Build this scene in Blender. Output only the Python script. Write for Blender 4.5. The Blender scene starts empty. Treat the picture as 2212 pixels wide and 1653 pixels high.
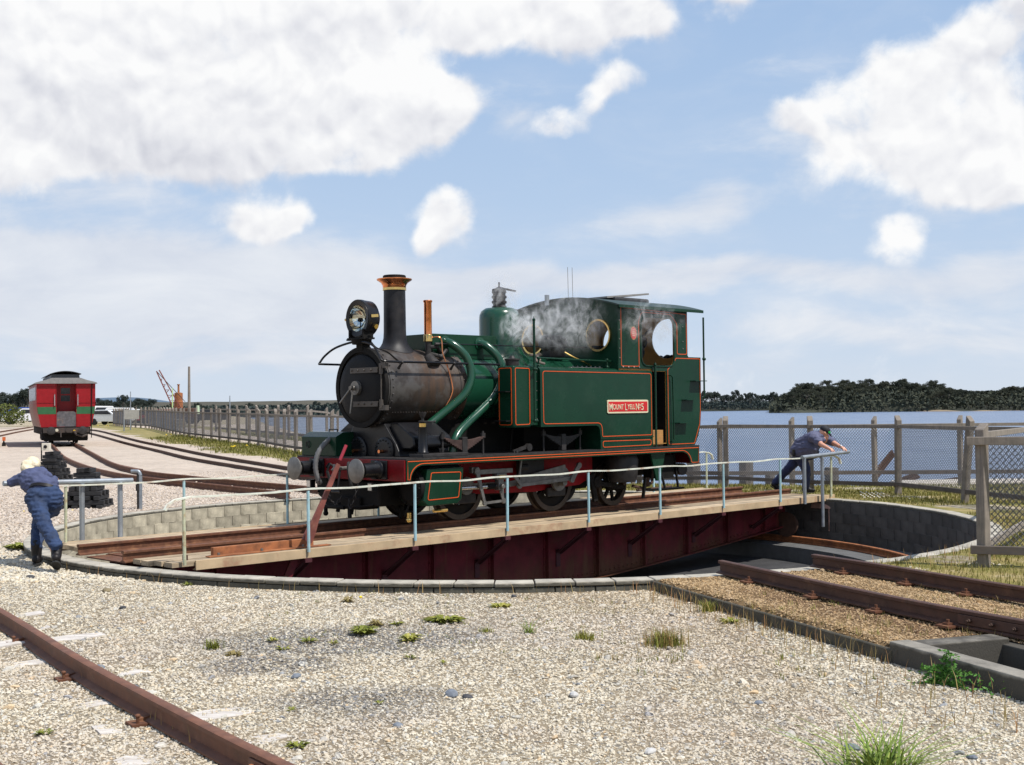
import bpy, bmesh, math, random
import numpy as np
from mathutils import Vector, Matrix, noise as mnoise
random.seed(7); rng = np.random.default_rng(7)
PI = math.pi
sc = bpy.context.scene
COL = sc.collection

# ------------------------------------------------------------------ camera
CAMZ = 1.768
FPX = 2754.8
HOR = 882.67
PITCH = math.atan((HOR - 826.5) / FPX)
ROLL = -0.0117
cam_d = bpy.data.cameras.new('camera'); cam = bpy.data.objects.new('camera', cam_d); COL.objects.link(cam)
cam_d.sensor_width = 36; cam_d.lens = FPX / 2212 * 36
cam_d.clip_start = 0.1; cam_d.clip_end = 30000
cam.matrix_world = Matrix.Translation((0, 0, CAMZ)) @ Matrix.Rotation(PI / 2 + PITCH, 4, 'X') @ Matrix.Rotation(ROLL, 4, 'Z')
sc.camera = cam

# ------------------------------------------------------------------ light
SUN_AZ = math.radians(-30)          # measured from +X towards +Y
SUN_EL = math.radians(58)
sun_d = bpy.data.lights.new('sun', 'SUN'); sun_d.energy = 5.0; sun_d.angle = math.radians(0.53); sun_d.color = (1, .955, .89)
sun = bpy.data.objects.new('sun', sun_d); COL.objects.link(sun)
sv = Vector((math.cos(SUN_EL) * math.cos(SUN_AZ), math.cos(SUN_EL) * math.sin(SUN_AZ), math.sin(SUN_EL)))
sun.rotation_euler = sv.to_track_quat('Z', 'Y').to_euler()
sc.view_settings.view_transform = 'Standard'; sc.view_settings.look = 'None'
sc.view_settings.exposure = 0.0; sc.view_settings.gamma = 1
sc.view_settings.use_curve_mapping = False

world = bpy.data.worlds.new("World"); sc.world = world; world.use_nodes = True
wt = world.node_tree; wt.nodes.clear()

class NT:
    """tiny helper to write node graphs as expressions"""
    def __init__(s, t): s.t = t
    def n(s, typ, **k):
        nd = s.t.nodes.new(typ)
        for a, b in k.items(): setattr(nd, a, b)
        return nd
    def set(s, inp, val):
        if isinstance(val, bpy.types.NodeSocket): s.t.links.new(val, inp)
        else: inp.default_value = val
    def m(s, op, a, b=None, c=None, clamp=False):
        nd = s.n('ShaderNodeMath', operation=op); nd.use_clamp = clamp
        s.set(nd.inputs[0], a)
        if b is not None: s.set(nd.inputs[1], b)
        if c is not None: s.set(nd.inputs[2], c)
        return nd.outputs[0]
    def vm(s, op, a, b=None):
        nd = s.n('ShaderNodeVectorMath', operation=op); s.set(nd.inputs[0], a)
        if b is not None: s.set(nd.inputs[1], b)
        return nd.outputs[0]
    def sep(s, v):
        nd = s.n('ShaderNodeSeparateXYZ'); s.set(nd.inputs[0], v); return nd.outputs
    def comb(s, x, y, z):
        nd = s.n('ShaderNodeCombineXYZ'); s.set(nd.inputs[0], x); s.set(nd.inputs[1], y); s.set(nd.inputs[2], z); return nd.outputs[0]
    def noise(s, vec, scale, detail=4, rough=.5, dist=0.0, dim='3D'):
        nd = s.n('ShaderNodeTexNoise', noise_dimensions=dim)
        if vec is not None: s.set(nd.inputs['Vector'], vec)
        nd.inputs['Scale'].default_value = scale; nd.inputs['Detail'].default_value = detail
        nd.inputs['Roughness'].default_value = rough; nd.inputs['Distortion'].default_value = dist
        return nd.outputs['Fac']
    def voro(s, vec, scale, feature='F1', out='Distance'):
        nd = s.n('ShaderNodeTexVoronoi', feature=feature)
        if vec is not None: s.set(nd.inputs['Vector'], vec)
        nd.inputs['Scale'].default_value = scale
        return nd.outputs[out]
    def ramp(s, fac, stops, interp='LINEAR'):
        nd = s.n('ShaderNodeValToRGB'); s.set(nd.inputs[0], fac); cr = nd.color_ramp; cr.interpolation = interp
        while len(cr.elements) < len(stops): cr.elements.new(.5)
        for e, (p, c) in zip(cr.elements, stops):
            e.position = p; e.color = (c[0], c[1], c[2], 1) if hasattr(c, '__len__') else (c, c, c, 1)
        return nd.outputs[0]
    def mix(s, fac, a, b, mode='MIX'):
        nd = s.n('ShaderNodeMix', data_type='RGBA', blend_type=mode)
        s.set(nd.inputs[0], fac)
        for i, v in ((6, a), (7, b)):
            if isinstance(v, (tuple, list)): nd.inputs[i].default_value = (v[0], v[1], v[2], 1)
            else: s.set(nd.inputs[i], v)
        return nd.outputs[2]
    def mr(s, v, a, b, c=0, d=1, smooth=False):
        nd = s.n('ShaderNodeMapRange'); nd.interpolation_type = 'SMOOTHSTEP' if smooth else 'LINEAR'
        s.set(nd.inputs[0], v)
        for i, q in ((1, a), (2, b), (3, c), (4, d)): nd.inputs[i].default_value = q
        return nd.outputs[0]

# --- world: Nishita sky with a cloud layer laid out by direction (azimuth, elevation)
def build_world():
    N = NT(wt)
    sky = N.n('ShaderNodeTexSky', sky_type='NISHITA'); sky.sun_disc = False
    sky.sun_elevation = SUN_EL; sky.sun_rotation = PI / 2 - SUN_AZ
    sky.air_density = 1.0; sky.dust_density = .6; sky.ozone_density = 2.2
    g = N.n('ShaderNodeTexCoord').outputs['Generated']
    x, y, z = N.sep(N.vm('NORMALIZE', g))
    az = N.m('ARCTAN2', x, y)
    el = N.m('ARCSINE', z)
    elc = N.m('MAXIMUM', el, 0.0)
    P0 = N.comb(az, elc, 0.37)
    def billow(vec):
        w = N.noise(N.vm('ADD', vec, (2.3, 4.1, 0)), 14.0, 4, .55)
        w2 = N.noise(N.vm('ADD', vec, (7.3, 1.1, 0)), 14.0, 4, .55)
        q = N.vm('ADD', vec, N.comb(N.m('MULTIPLY', N.m('SUBTRACT', w, .5), .05), N.m('MULTIPLY', N.m('SUBTRACT', w2, .5), .05), 0.0))
        t = N.m('MULTIPLY', N.voro(q, 15.0), .50)
        t = N.m('ADD', t, N.m('MULTIPLY', N.voro(N.vm('ADD', q, (5, 2, 0)), 33.0), .27))
        t = N.m('ADD', t, N.m('MULTIPLY', N.voro(N.vm('ADD', q, (1, 8, 0)), 75.0), .15))
        t = N.m('ADD', t, N.m('MULTIPLY', N.noise(q, 90.0, 4, .6), .12))
        return N.m('SUBTRACT', 1.0, t)
    b1 = billow(P0)
    b2 = billow(N.vm('ADD', P0, (.004, .011, 0)))
    fb = N.noise(P0, 7.0, 8, .6)
    wx = N.m('ADD', az, N.m('MULTIPLY', N.m('SUBTRACT', N.noise(P0, 9.0, 4, .55), .5), .06))
    wy = N.m('ADD', el, N.m('MULTIPLY', N.m('SUBTRACT', N.noise(N.vm('ADD', P0, (3, 1, 5)), 9.0, 4, .55), .5), .045))
    def D(px_, py_): return ((px_ - 1106) / 2755.0, (883 - py_) / 2755.0)
    def field(blobs, power):
        tot = None; vs = None
        for (bx, by, rx, ry, wgt) in blobs:
            a, e = D(bx, by)
            dx = N.m('MULTIPLY', N.m('SUBTRACT', wx, a), 2755.0 / rx); dy = N.m('MULTIPLY', N.m('SUBTRACT', wy, e), 2755.0 / ry)
            r2 = N.m('ADD', N.m('MULTIPLY', dx, dx), N.m('MULTIPLY', dy, dy))
            v = N.m('MULTIPLY', N.m('EXPONENT', N.m('MULTIPLY', N.m('POWER', r2, power), -1.0)), wgt)
            s_ = N.m('MULTIPLY', v, dy)
            tot = v if tot is None else N.m('ADD', tot, v); vs = s_ if vs is None else N.m('ADD', vs, s_)
        return tot, vs
    cum = [(120, 140, 520, 190, 1.0), (700, 50, 520, 85, .95), (1200, 70, 250, 85, .9), (1400, 50, 85, 70, .8), (820, 200, 170, 90, 1.0), (560, 260, 420, 120, .9), (300, 335, 430, 75, .8), (760, 345, 160, 58, .9), (930, 255, 95, 58, .9), (60, 400, 260, 50, .6),
        (1950, 245, 130, 95, 1.0), (1830, 300, 140, 80, .95), (2100, 300, 150, 150, 1.0), (2190, 430, 150, 85, .8), (2130, 140, 110, 60, .8), (2210, 90, 60, 60, .9), (1700, 290, 70, 40, .6), (1740, 400, 60, 45, .6), (1960, 350, 190, 80, .8), (2060, 430, 160, 50, .6), (1650, 8, 120, 34, .7), (1800, -10, 90, 30, .6),
        (575, 470, 98, 58, 1.0), (655, 478, 40, 26, .6), (985, 462, 66, 56, 1.0), (940, 510, 45, 36, .7), (1210, 285, 72, 34, .75), (1350, 205, 62, 36, .7), (1290, 240, 45, 30, .6), (1940, 520, 52, 34, .85), (1925, 560, 60, 34, .7), (15, 490, 42, 46, .8),
        (360, 182, 70, 20, -.45), (980, 150, 60, 30, -.3)]
    veil = [(200, 580, 560, 95, 1.25), (600, 640, 420, 75, 1.1), (250, 690, 420, 40, .8), (900, 620, 260, 40, .7), (1300, 600, 420, 34, .55), (1700, 610, 520, 40, .6), (2100, 640, 260, 50, .55), (300, 760, 500, 40, .55), (700, 790, 500, 34, .5), (1900, 740, 520, 44, .6), (1650, 820, 520, 26, .45), (1550, 460, 95, 50, .6), (1400, 485, 130, 38, .5), (1120, 270, 110, 50, .45), (200, 430, 350, 40, .45), (2000, 480, 260, 50, .5), (1780, 350, 160, 70, .45), (1650, 160, 100, 60, .18), (820, 690, 300, 30, .3), (1010, 400, 160, 40, .2)]
    tc_, vc = field(cum, 1.7)
    tv_, vv = field(veil, 1.0)
    # beyond the frame the same broken cloud goes on
    gen = N.mr(N.noise(N.vm('MULTIPLY', g, (1, 1, 2.2)), 2.6, 5, .55), .47, .58, 0, .9, True)
    off_ = N.m('MAXIMUM', N.mr(N.m('ABSOLUTE', az), .43, .62, 0, 1, True), N.mr(el, .335, .46, 0, 1, True))
    tc_ = N.m('MAXIMUM', N.m('MINIMUM', tc_, 1.05), N.m('MULTIPLY', gen, N.m('MULTIPLY', off_, N.mr(el, .3, .9, 1, .75))))
    dens = N.m('ADD', N.m('ADD', N.m('MULTIPLY', tc_, .95), N.m('MULTIPLY', N.m('SUBTRACT', b1, .62), .85)), N.m('ADD', N.m('MULTIPLY', N.m('SUBTRACT', fb, .5), 1.6), N.m('MULTIPLY', N.m('SUBTRACT', N.noise(P0, 24.0, 8, .68, .3), .5), .9)))
    m1 = N.mr(dens, .10, .74, 0, .98, True)
    st = N.noise(N.comb(N.m('MULTIPLY', az, 1.0), N.m('MULTIPLY', elc, 2.6), 1.7), 8.0, 9, .60, .35)
    mv = N.m('MULTIPLY', N.mr(N.m('ADD', N.m('MULTIPLY', tv_, .8), N.m('MULTIPLY', N.m('SUBTRACT', st, .5), 1.5)), .05, .75, 0, 1, True), .84)
    mv = N.m('MAXIMUM', mv, N.m('MULTIPLY', N.mr(st, .42, .72, .05, .40, True), N.mr(el, .10, .20, 1, .35, True)))
    pos_ = N.m('DIVIDE', vc, N.m('MAXIMUM', tc_, .25))
    shade = N.m('ADD', N.m('MULTIPLY', N.m('SUBTRACT', b1, b2), 1.7), .78)
    shade = N.m('ADD', shade, N.m('MULTIPLY', N.m('MINIMUM', N.m('MAXIMUM', pos_, -1.2), 1.0), .34))
    shade = N.m('ADD', shade, N.m('MULTIPLY', N.m('SUBTRACT', N.noise(N.vm('ADD', P0, (1, 1, 9)), 5.0, 5, .55), .5), -1.7))
    shade = N.m('SUBTRACT', shade, N.m('MULTIPLY', N.mr(dens, .8, 1.5, 0, 1), .16))
    shade = N.m('MINIMUM', N.m('MAXIMUM', shade, 0.0), 1.0)
    ccol = N.ramp(shade, [(0, (.60, .615, .68)), (.35, (.735, .745, .795)), (.7, (.875, .88, .905)), (1, (.985, .985, .985))])
    vcol = N.ramp(st, [(.3, (.66, .70, .79)), (.6, (.80, .825, .875)), (.8, (.90, .91, .93))])
    bl = N.ramp(N.m('MULTIPLY', el, 2.8), [(0, (.68, .765, .885)), (.15, (.585, .705, .88)), (.45, (.48, .63, .85)), (.85, (.385, .55, .81)), (1, (.26, .41, .70))])
    skyc = N.mix(.9, N.mix(1.0, sky.outputs[0], (.1, .1, .1), 'MULTIPLY'), bl)
    col = N.mix(m1, N.mix(mv, skyc, vcol), ccol)
    bg = N.n('ShaderNodeBackground'); N.set(bg.inputs[0], N.mix(1.0, col, (10, 10, 10), 'MULTIPLY')); bg.inputs[1].default_value = .1
    o = N.n('ShaderNodeOutputWorld'); wt.links.new(bg.outputs[0], o.inputs[0])
build_world()
world.cycles.sampling_method = 'MANUAL'; world.cycles.sample_map_resolution = 256
sc.cycles.volume_bounces = 2; sc.cycles.max_bounces = 6; sc.cycles.diffuse_bounces = 3; sc.cycles.glossy_bounces = 3

# ------------------------------------------------------------------ materials
MATS = {}
def mat(name, col, rough=.6, metal=0.0, var=.15, vscale=6.0, bump=.0, bscale=40.0, coat=0.0, spec=.5, fn=None, dirt=None, dscale=3.0, damt=.5, stretch=None):
    if name in MATS: return MATS[name]
    m = bpy.data.materials.new(name); m.use_nodes = True; t = m.node_tree; N = NT(t)
    b = t.nodes['Principled BSDF']
    tc = N.n('ShaderNodeTexCoord').outputs['Object']
    if stretch: tc = N.vm('MULTIPLY', tc, stretch)
    c = col
    nz = N.noise(tc, vscale, 5, .6)
    f = N.mr(nz, .3, .7, 1 - var, 1 + var)
    base = N.mix(1.0, tuple(col), N.comb(f, f, f), 'MULTIPLY')
    if dirt is not None:
        d = N.mr(N.noise(N.vm('ADD', tc, (7, 3, 1)), dscale, 7, .68), .5 - .0, .72, 0, damt, True)
        base = N.mix(d, base, tuple(dirt))
    if fn: base = fn(N, tc, base, b) or base
    N.set(b.inputs['Base Color'], base)
    b.inputs['Metallic'].default_value = metal
    N.set(b.inputs['Roughness'], N.mr(nz, .25, .75, max(.02, rough - .08), min(1, rough + .08)))
    b.inputs['Specular IOR Level'].default_value = spec
    if coat: b.inputs['Coat Weight'].default_value = coat; b.inputs['Coat Roughness'].default_value = .08
    if bump:
        bn = N.n('ShaderNodeBump'); bn.inputs['Strength'].default_value = 1; bn.inputs['Distance'].default_value = bump
        N.set(bn.inputs['Height'], N.noise(tc, bscale, 5, .6)); t.links.new(bn.outputs[0], b.inputs['Normal'])
    MATS[name] = m; return m

def smokebox_fn(N, tc, base, b):
    x, y, z = N.sep(tc)
    st = N.noise(N.vm('MULTIPLY', tc, (7, 2, 1.2)), 1.0, 6, .65)
    rust = N.m('MULTIPLY', N.mr(x, -2.75, -2.0, 0, 1, True), N.mr(st, .35, .62, 0, 1, True))
    c = N.mix(N.m('MULTIPLY', rust, .75), base, (.105, .055, .028))
    pale = N.m('MULTIPLY', N.mr(N.noise(tc, 3.3, 4, .6), .46, .62, 0, 1, True), .55)
    c = N.mix(pale, c, (.115, .11, .105))
    return c
def wood_fn(N, tc, base, b):
    gr = N.noise(N.vm('MULTIPLY', tc, (1.5, 45, 45)), 1.0, 5, .7)
    return N.mix(N.mr(gr, .42, .72, 0, .6), base, (.16, .11, .075))
def rail_wood_fn(N, tc, base, b):
    gr = N.noise(N.vm('MULTIPLY', tc, (40, 40, 2.5)), 1.0, 5, .7)
    return N.mix(N.mr(gr, .42, .72, 0, .6), base, (.10, .09, .08))
def streak_fn(N, tc, base, b):
    gr = N.noise(N.vm('MULTIPLY', tc, (9, 9, .9)), 1.0, 5, .7)
    c = N.mix(N.mr(gr, .5, .75, 0, .6), base, N.mix(1.0, base, (.38, .37, .36), 'MULTIPLY'))
    wh = N.noise(N.vm('MULTIPLY', N.vm('ADD', tc, (5, 5, 5)), (6, 6, 1.1)), 1.0, 4, .6)
    return N.mix(N.mr(wh, .62, .75, 0, .6), c, (.62, .60, .55))
def objvar(N, amt=.25):
    r = N.n('ShaderNodeObjectInfo').outputs['Random']
    return N.mr(r, 0, 1, 1 - amt, 1 + amt)
def block_fn(N, tc, base, b):
    f = objvar(N, .22)
    c = N.mix(1.0, base, N.comb(f, f, f), 'MULTIPLY')
    return streak_fn(N, tc, c, b)
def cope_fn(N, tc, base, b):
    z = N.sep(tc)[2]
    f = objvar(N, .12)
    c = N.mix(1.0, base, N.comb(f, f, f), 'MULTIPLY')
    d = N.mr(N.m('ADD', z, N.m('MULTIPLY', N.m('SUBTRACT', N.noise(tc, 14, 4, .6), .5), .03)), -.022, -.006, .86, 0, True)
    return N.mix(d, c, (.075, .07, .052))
def girder_fn(N, tc, base, b):
    x, y, z = N.sep(tc)
    st = N.noise(N.vm('MULTIPLY', tc, (5, 1, .5)), 1.0, 5, .7)
    low = N.m('MULTIPLY', N.mr(z, -.55, -1.0, 0, 1, True), N.mr(st, .35, .6, .2, 1))
    c = N.mix(N.m('MULTIPLY', low, .8), base, (.13, .065, .032))
    return N.mix(N.m('MULTIPLY', N.mr(st, .55, .72, 0, 1, True), .6), c, (.15, .07, .04))
def plank_fn(N, tc, base, b):
    f = objvar(N, .25)
    c = N.mix(1.0, base, N.comb(f, f, f), 'MULTIPLY')
    return wood_fn(N, tc, c, b)

GREEN = mat('green_paint', (.0056, .034, .0175), .26, var=.18, vscale=1.3, coat=0, spec=.2, bump=.0006, bscale=5, dirt=(.02, .05, .03), damt=.35)
GREENB = mat('green_boiler_paint', (.009, .056, .030), .24, var=.10, vscale=2, coat=.25, spec=.4)
LINING = mat('orange_lining', (.66, .085, .012), .4, var=.05)
BRED = mat('red_beam_paint', (.16, .004, .007), .4, var=.2, spec=.25)
FRED = mat('red_frame_paint', (.24, .006, .010), .5, spec=.2, var=.3, dirt=(.04, .01, .01), damt=.6)
BLACK = mat('black_paint', (.008, .008, .0095), .32, var=.3, spec=.3)
BLACKM = mat('matt_black_grime', (.007, .0065, .006), .75, var=.5, dirt=(.022, .016, .012), damt=.5, spec=.2)
DGREY = mat('dark_grey_iron', (.034, .031, .03), .5, metal=.2, spec=.3, var=.4, vscale=9)
SMOKE = mat('smokebox_metal', (.044, .036, .031), .45, metal=.3, var=.35, vscale=5, fn=smokebox_fn, bump=.001, bscale=60)
CHIM = mat('chimney_black', (.014, .014, .017), .5, spec=.3, var=.4, vscale=4, dirt=(.06, .05, .045), damt=.3)
STEEL = mat('worn_steel', (.20, .19, .175), .45, metal=.6, var=.3, vscale=10, dirt=(.10, .08, .06), damt=.5)
STEELB = mat('bright_steel', (.55, .54, .52), .25, metal=.9, var=.1)
COPPER = mat('copper', (.80, .30, .13), .22, metal=1.0, var=.25, vscale=9, dirt=(.30, .12, .06), damt=.7, dscale=8)
BRASS = mat('brass', (.72, .50, .18), .25, metal=1.0, var=.15)
LETTER = mat('cream_brass_letters', (.80, .72, .48), .35, metal=.3, var=.05)
PLRED = mat('plate_red', (.55, .012, .014), .4, var=.1)
TYRE = mat('wheel_tyre_steel', (.045, .032, .024), .5, metal=.3, var=.4, dirt=(.15, .08, .04), damt=.5)
GLASS = None
def glass_mat():
    m = bpy.data.materials.new('glass'); m.use_nodes = True; b = m.node_tree.nodes['Principled BSDF']
    b.inputs['Base Color'].default_value = (.9, .95, .95, 1); b.inputs['Transmission Weight'].default_value = 1
    b.inputs['Roughness'].default_value = .02; b.inputs['IOR'].default_value = 1.1; return m
GLASS = glass_mat()
RUST = mat('rusty_rail', (.13, .052, .026), .72, metal=.15, var=.35, vscale=14, dirt=(.30, .15, .07), damt=.6, dscale=6, bump=.001, bscale=90)
RUSTF = mat('rusty_rail_foreground', (.155, .066, .038), .7, metal=.1, var=.3, vscale=9, dirt=(.25, .13, .085), damt=.55, dscale=5, bump=.0008, bscale=130)
RUSTO = mat('orange_rust', (.30, .11, .04), .8, var=.4, vscale=8, dirt=(.14, .05, .03), damt=.7)
RUSTD = mat('dark_rust', (.07, .035, .022), .8, var=.4, vscale=10)
MAROON = mat('maroon_girder', (.135, .019, .026), .6, spec=.2, var=.45, vscale=2.5, dirt=(.085, .038, .020), damt=.85, dscale=2.6, fn=girder_fn, bump=.003, bscale=25)
MAROOND = mat('maroon_bracket', (.065, .012, .016), .6, var=.3)
DECK = mat('deck_plank_wood', (.44, .34, .22), .85, var=.25, vscale=4, fn=plank_fn, bump=.003, bscale=30)
EDGE = mat('deck_edge_channel', (.47, .345, .205), .75, var=.2, vscale=3, dirt=(.30, .12, .07), damt=.65, dscale=4)
BLUEP = mat('pale_blue_pipe_paint', (.36, .56, .60), .5, var=.15, dirt=(.33, .22, .10), damt=.45, dscale=7)
CREAMP = mat('cream_handrail_paint', (.66, .67, .56), .5, var=.15, dirt=(.36, .15, .06), damt=.7, dscale=6)
GALV = mat('galvanised_pipe', (.30, .33, .36), .45, metal=.5, var=.2, dirt=(.2, .13, .08), damt=.3)
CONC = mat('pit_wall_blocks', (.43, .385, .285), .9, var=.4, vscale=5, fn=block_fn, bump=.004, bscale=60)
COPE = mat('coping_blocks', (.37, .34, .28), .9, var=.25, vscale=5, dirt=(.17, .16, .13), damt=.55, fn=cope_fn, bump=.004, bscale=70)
CONC_SHADE = mat('shaded_damp_pit_blocks', (.085, .08, .072), .85, var=.3, vscale=5, fn=block_fn, bump=.004, bscale=60)  # right-hand wall blocks: their shade painted into the colour, plus presumed damp
FENCEW = mat('weathered_fence_timber', (.24, .205, .17), .9, var=.25, vscale=6, fn=rail_wood_fn, bump=.003, bscale=40)
RAILW = mat('dark_fence_rail', (.11, .095, .085), .9, var=.3, vscale=6, fn=wood_fn)
WIRE = mat('galvanised_wire', (.11, .11, .115), .5, metal=.4, var=.1)
SLEEPER = mat('bleached_sleeper', (.60, .56, .51), .9, var=.15, fn=wood_fn, bump=.003, bscale=40)
TRACKRUST = mat('dark_brown_rail', (.078, .036, .024), .6, metal=.2, var=.3, vscale=9, dirt=(.17, .09, .055), damt=.55, dscale=6, bump=.0008, bscale=110)
TAR = mat('tarred_timber', (.017, .016, .017), .7, var=.6, vscale=8)
CARR = mat('carriage_red', (.25, .006, .010), .4, var=.12, spec=.3)
CARG = mat('carriage_green_band', (.02, .105, .035), .4, var=.1)
ROOFG = mat('carriage_roof_grey', (.21, .205, .20), .7, var=.15)
GLASSD = mat('dark_window_glass', (.015, .018, .022), .12, var=.1)
WHITE = mat('white_car_paint', (.75, .76, .78), .25, var=.05, coat=.6)
BLUEC = mat('blue_car_paint', (.02, .07, .35), .25, var=.05, coat=.6)
MUST = mat('mustard_cab_lining', (.42, .22, .05), .6, var=.2)
RUBBER = mat('rubber', (.02, .02, .02), .8, var=.2)
SKIN = mat('skin', (.60, .30, .20), .55, var=.12, vscale=12)
SHIRT = mat('slate_shirt', (.095, .10, .165), .85, var=.2, vscale=9, bump=.006, bscale=16)
SHIRTW = mat('blue_work_shirt', (.060, .072, .145), .85, var=.2, vscale=9, bump=.006, bscale=16)
TROU = mat('navy_trousers', (.016, .024, .072), .85, var=.3, vscale=9, bump=.008, bscale=14)
DENIM = mat('blue_work_trousers', (.020, .040, .098), .85, var=.35, vscale=7, bump=.008, bscale=13)
BLOND = mat('blond_hair', (.70, .60, .42), .6, var=.3, vscale=30, stretch=(1, 1, .25), bump=.006, bscale=60)
LEATHER = mat('black_leather', (.012, .010, .010), .5, var=.3, spec=.3)

# ------------------------------------------------------------------ mesh helpers
def link(o, parent=None):
    COL.objects.link(o)
    if parent is not None: o.parent = parent
    return o
def tag(o, label=None, cat=None, group=None, kind=None):
    if label: o['label'] = label
    if cat: o['category'] = cat
    if group: o['group'] = group
    if kind: o['kind'] = kind
    return o
def thing(name, label, cat, loc=(0, 0, 0), rz=0.0, group=None):
    o = bpy.data.objects.new(name, None); o.empty_display_size = .2; COL.objects.link(o)
    o.location = loc; o.rotation_euler = (0, 0, rz)
    return tag(o, label, cat, group)
def copy_tree(o, parent=None):
    c = o.copy(); COL.objects.link(c)
    if parent is not None: c.parent = parent
    for ch in [k for k in ALLCH.get(o.name, [])]:
        nc = copy_tree(ch, c); ALLCH.setdefault(c.name, []).append(nc)
    return c
ALLCH = {}
class MB:
    def __init__(s): s.v = []; s.f = []
    def add(s, vs, fs):
        k = len(s.v); s.v += [tuple(p) for p in vs]; s.f += [tuple(i + k for i in f) for f in fs]
        return s
    def loft(s, rings, closed=True, caps=True, loop=False):
        n = len(rings[0]); vs = [p for r in rings for p in r]; fs = []
        R = len(rings)
        for i in range(R if loop else R - 1):
            j = (i + 1) % R
            for a in range(n if closed else n - 1):
                b = (a + 1) % n
                fs.append((i * n + a, i * n + b, j * n + b, j * n + a))
        if caps and not loop and closed:
            fs.append(tuple(range(n))[::-1]); fs.append(tuple((R - 1) * n + a for a in range(n)))
        return s.add(vs, fs)
    def box(s, a, b, M=None):
        x0, y0, z0 = a; x1, y1, z1 = b
        vs = [(x0, y0, z0), (x1, y0, z0), (x1, y1, z0), (x0, y1, z0), (x0, y0, z1), (x1, y0, z1), (x1, y1, z1), (x0, y1, z1)]
        if M is not None: vs = [tuple(M @ Vector(p)) for p in vs]
        return s.add(vs, [(3, 2, 1, 0), (4, 5, 6, 7), (0, 1, 5, 4), (1, 2, 6, 5), (2, 3, 7, 6), (3, 0, 4, 7)])
    def bar(s, p, q, w, h=None, up=(0, 0, 1)):
        p = Vector(p); q = Vector(q); d = (q - p).normalized(); h = w if h is None else h
        u = Vector(up)
        if abs(d.dot(u)) > .98: u = Vector((1, 0, 0))
        sd = d.cross(u).normalized(); u = sd.cross(d)
        r = lambda c: [tuple(c + sd * (a * w / 2) + u * (b * h / 2)) for a, b in ((-1, -1), (1, -1), (1, 1), (-1, 1))]
        return s.loft([r(p), r(q)])
    def cyl(s, p, q, r0, r1=None, n=16, caps=True):
        p = Vector(p); q = Vector(q); r1 = r0 if r1 is None else r1
        d = (q - p).normalized(); u = Vector((0, 0, 1)) if abs(d.z) < .95 else Vector((1, 0, 0))
        a = d.cross(u).normalized(); b = d.cross(a)
        rg = lambda c, r: [tuple(c + (a * math.cos(t) + b * math.sin(t)) * r) for t in [2 * PI * i / n for i in range(n)]]
        return s.loft([rg(p, r0), rg(q, r1)], caps=caps)
    def tube(s, path, r, n=8, caps=True, flat=None, loop=False):
        P = [Vector(p) for p in path]; L = len(P)
        rr = r if hasattr(r, '__len__') else [r] * L
        T = []
        for i in range(L):
            if loop: t = P[(i + 1) % L] - P[i - 1]
            else: t = P[min(i + 1, L - 1)] - P[max(i - 1, 0)]
            T.append(t.normalized())
        u = Vector((0, 0, 1)) if abs(T[0].z) < .9 else Vector((1, 0, 0))
        nrm = (u - T[0] * u.dot(T[0])).normalized(); rings = []
        for i in range(L):
            nrm = (nrm - T[i] * nrm.dot(T[i]))
            if nrm.length < 1e-5: nrm = T[i].orthogonal()
            nrm.normalize(); b = T[i].cross(nrm)
            fl = flat or 1.0
            rings.append([tuple(P[i] + (nrm * math.cos(t) * fl + b * math.sin(t)) * rr[i]) for t in [2 * PI * (k + .5) / n for k in range(n)]])
        return s.loft(rings, caps=caps and not loop, loop=loop)
    def lathe(s, prof, c=(0, 0, 0), ax='z', n=24, caps=True):
        rings = []
        for (r, h) in prof:
            ring = []
            for i in range(n):
                t = 2 * PI * i / n; a = r * math.cos(t); b = r * math.sin(t)
                if ax == 'z': p = (c[0] + a, c[1] + b, c[2] + h)
                elif ax == 'x': p = (c[0] + h, c[1] + a, c[2] + b)
                else: p = (c[0] + a, c[1] + h, c[2] + b)
                ring.append(p)
            rings.append(ring)
        return s.loft(rings, caps=caps)
    def prism(s, poly, f0, f1):
        return s.loft([[f0(*p) for p in poly], [f1(*p) for p in poly]])
    def sphere(s, c, r, n=12, m=8, sc_=(1, 1, 1)):
        rings = []
        for j in range(m + 1):
            ph = PI * j / m; rr = max(math.sin(ph), .001)
            rings.append([(c[0] + r * sc_[0] * rr * math.cos(2 * PI * i / n), c[1] + r * sc_[1] * rr * math.sin(2 * PI * i / n), c[2] + r * sc_[2] * math.cos(ph)) for i in range(n)])
        return s.loft(rings)
    def build(s, name, m, parent=None, smooth=35, bevel=0.0, seg=2, recalc=True, **tg):
        me = bpy.data.meshes.new(name); me.from_pydata(s.v, [], s.f)
        if recalc:
            bm = bmesh.new(); bm.from_mesh(me); bmesh.ops.recalc_face_normals(bm, faces=bm.faces); bm.to_mesh(me); bm.free()
        if smooth:
            me.polygons.foreach_set('use_smooth', [True] * len(me.polygons)); me.set_sharp_from_angle(angle=math.radians(smooth))
        me.materials.append(m); me.update()
        o = bpy.data.objects.new(name, me); link(o, parent)
        if parent is not None: ALLCH.setdefault(parent.name, []).append(o)
        if bevel:
            b = o.modifiers.new('bevel', 'BEVEL'); b.width = bevel; b.segments = seg; b.limit_method = 'ANGLE'
        if tg: tag(o, **tg)
        return o
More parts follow.
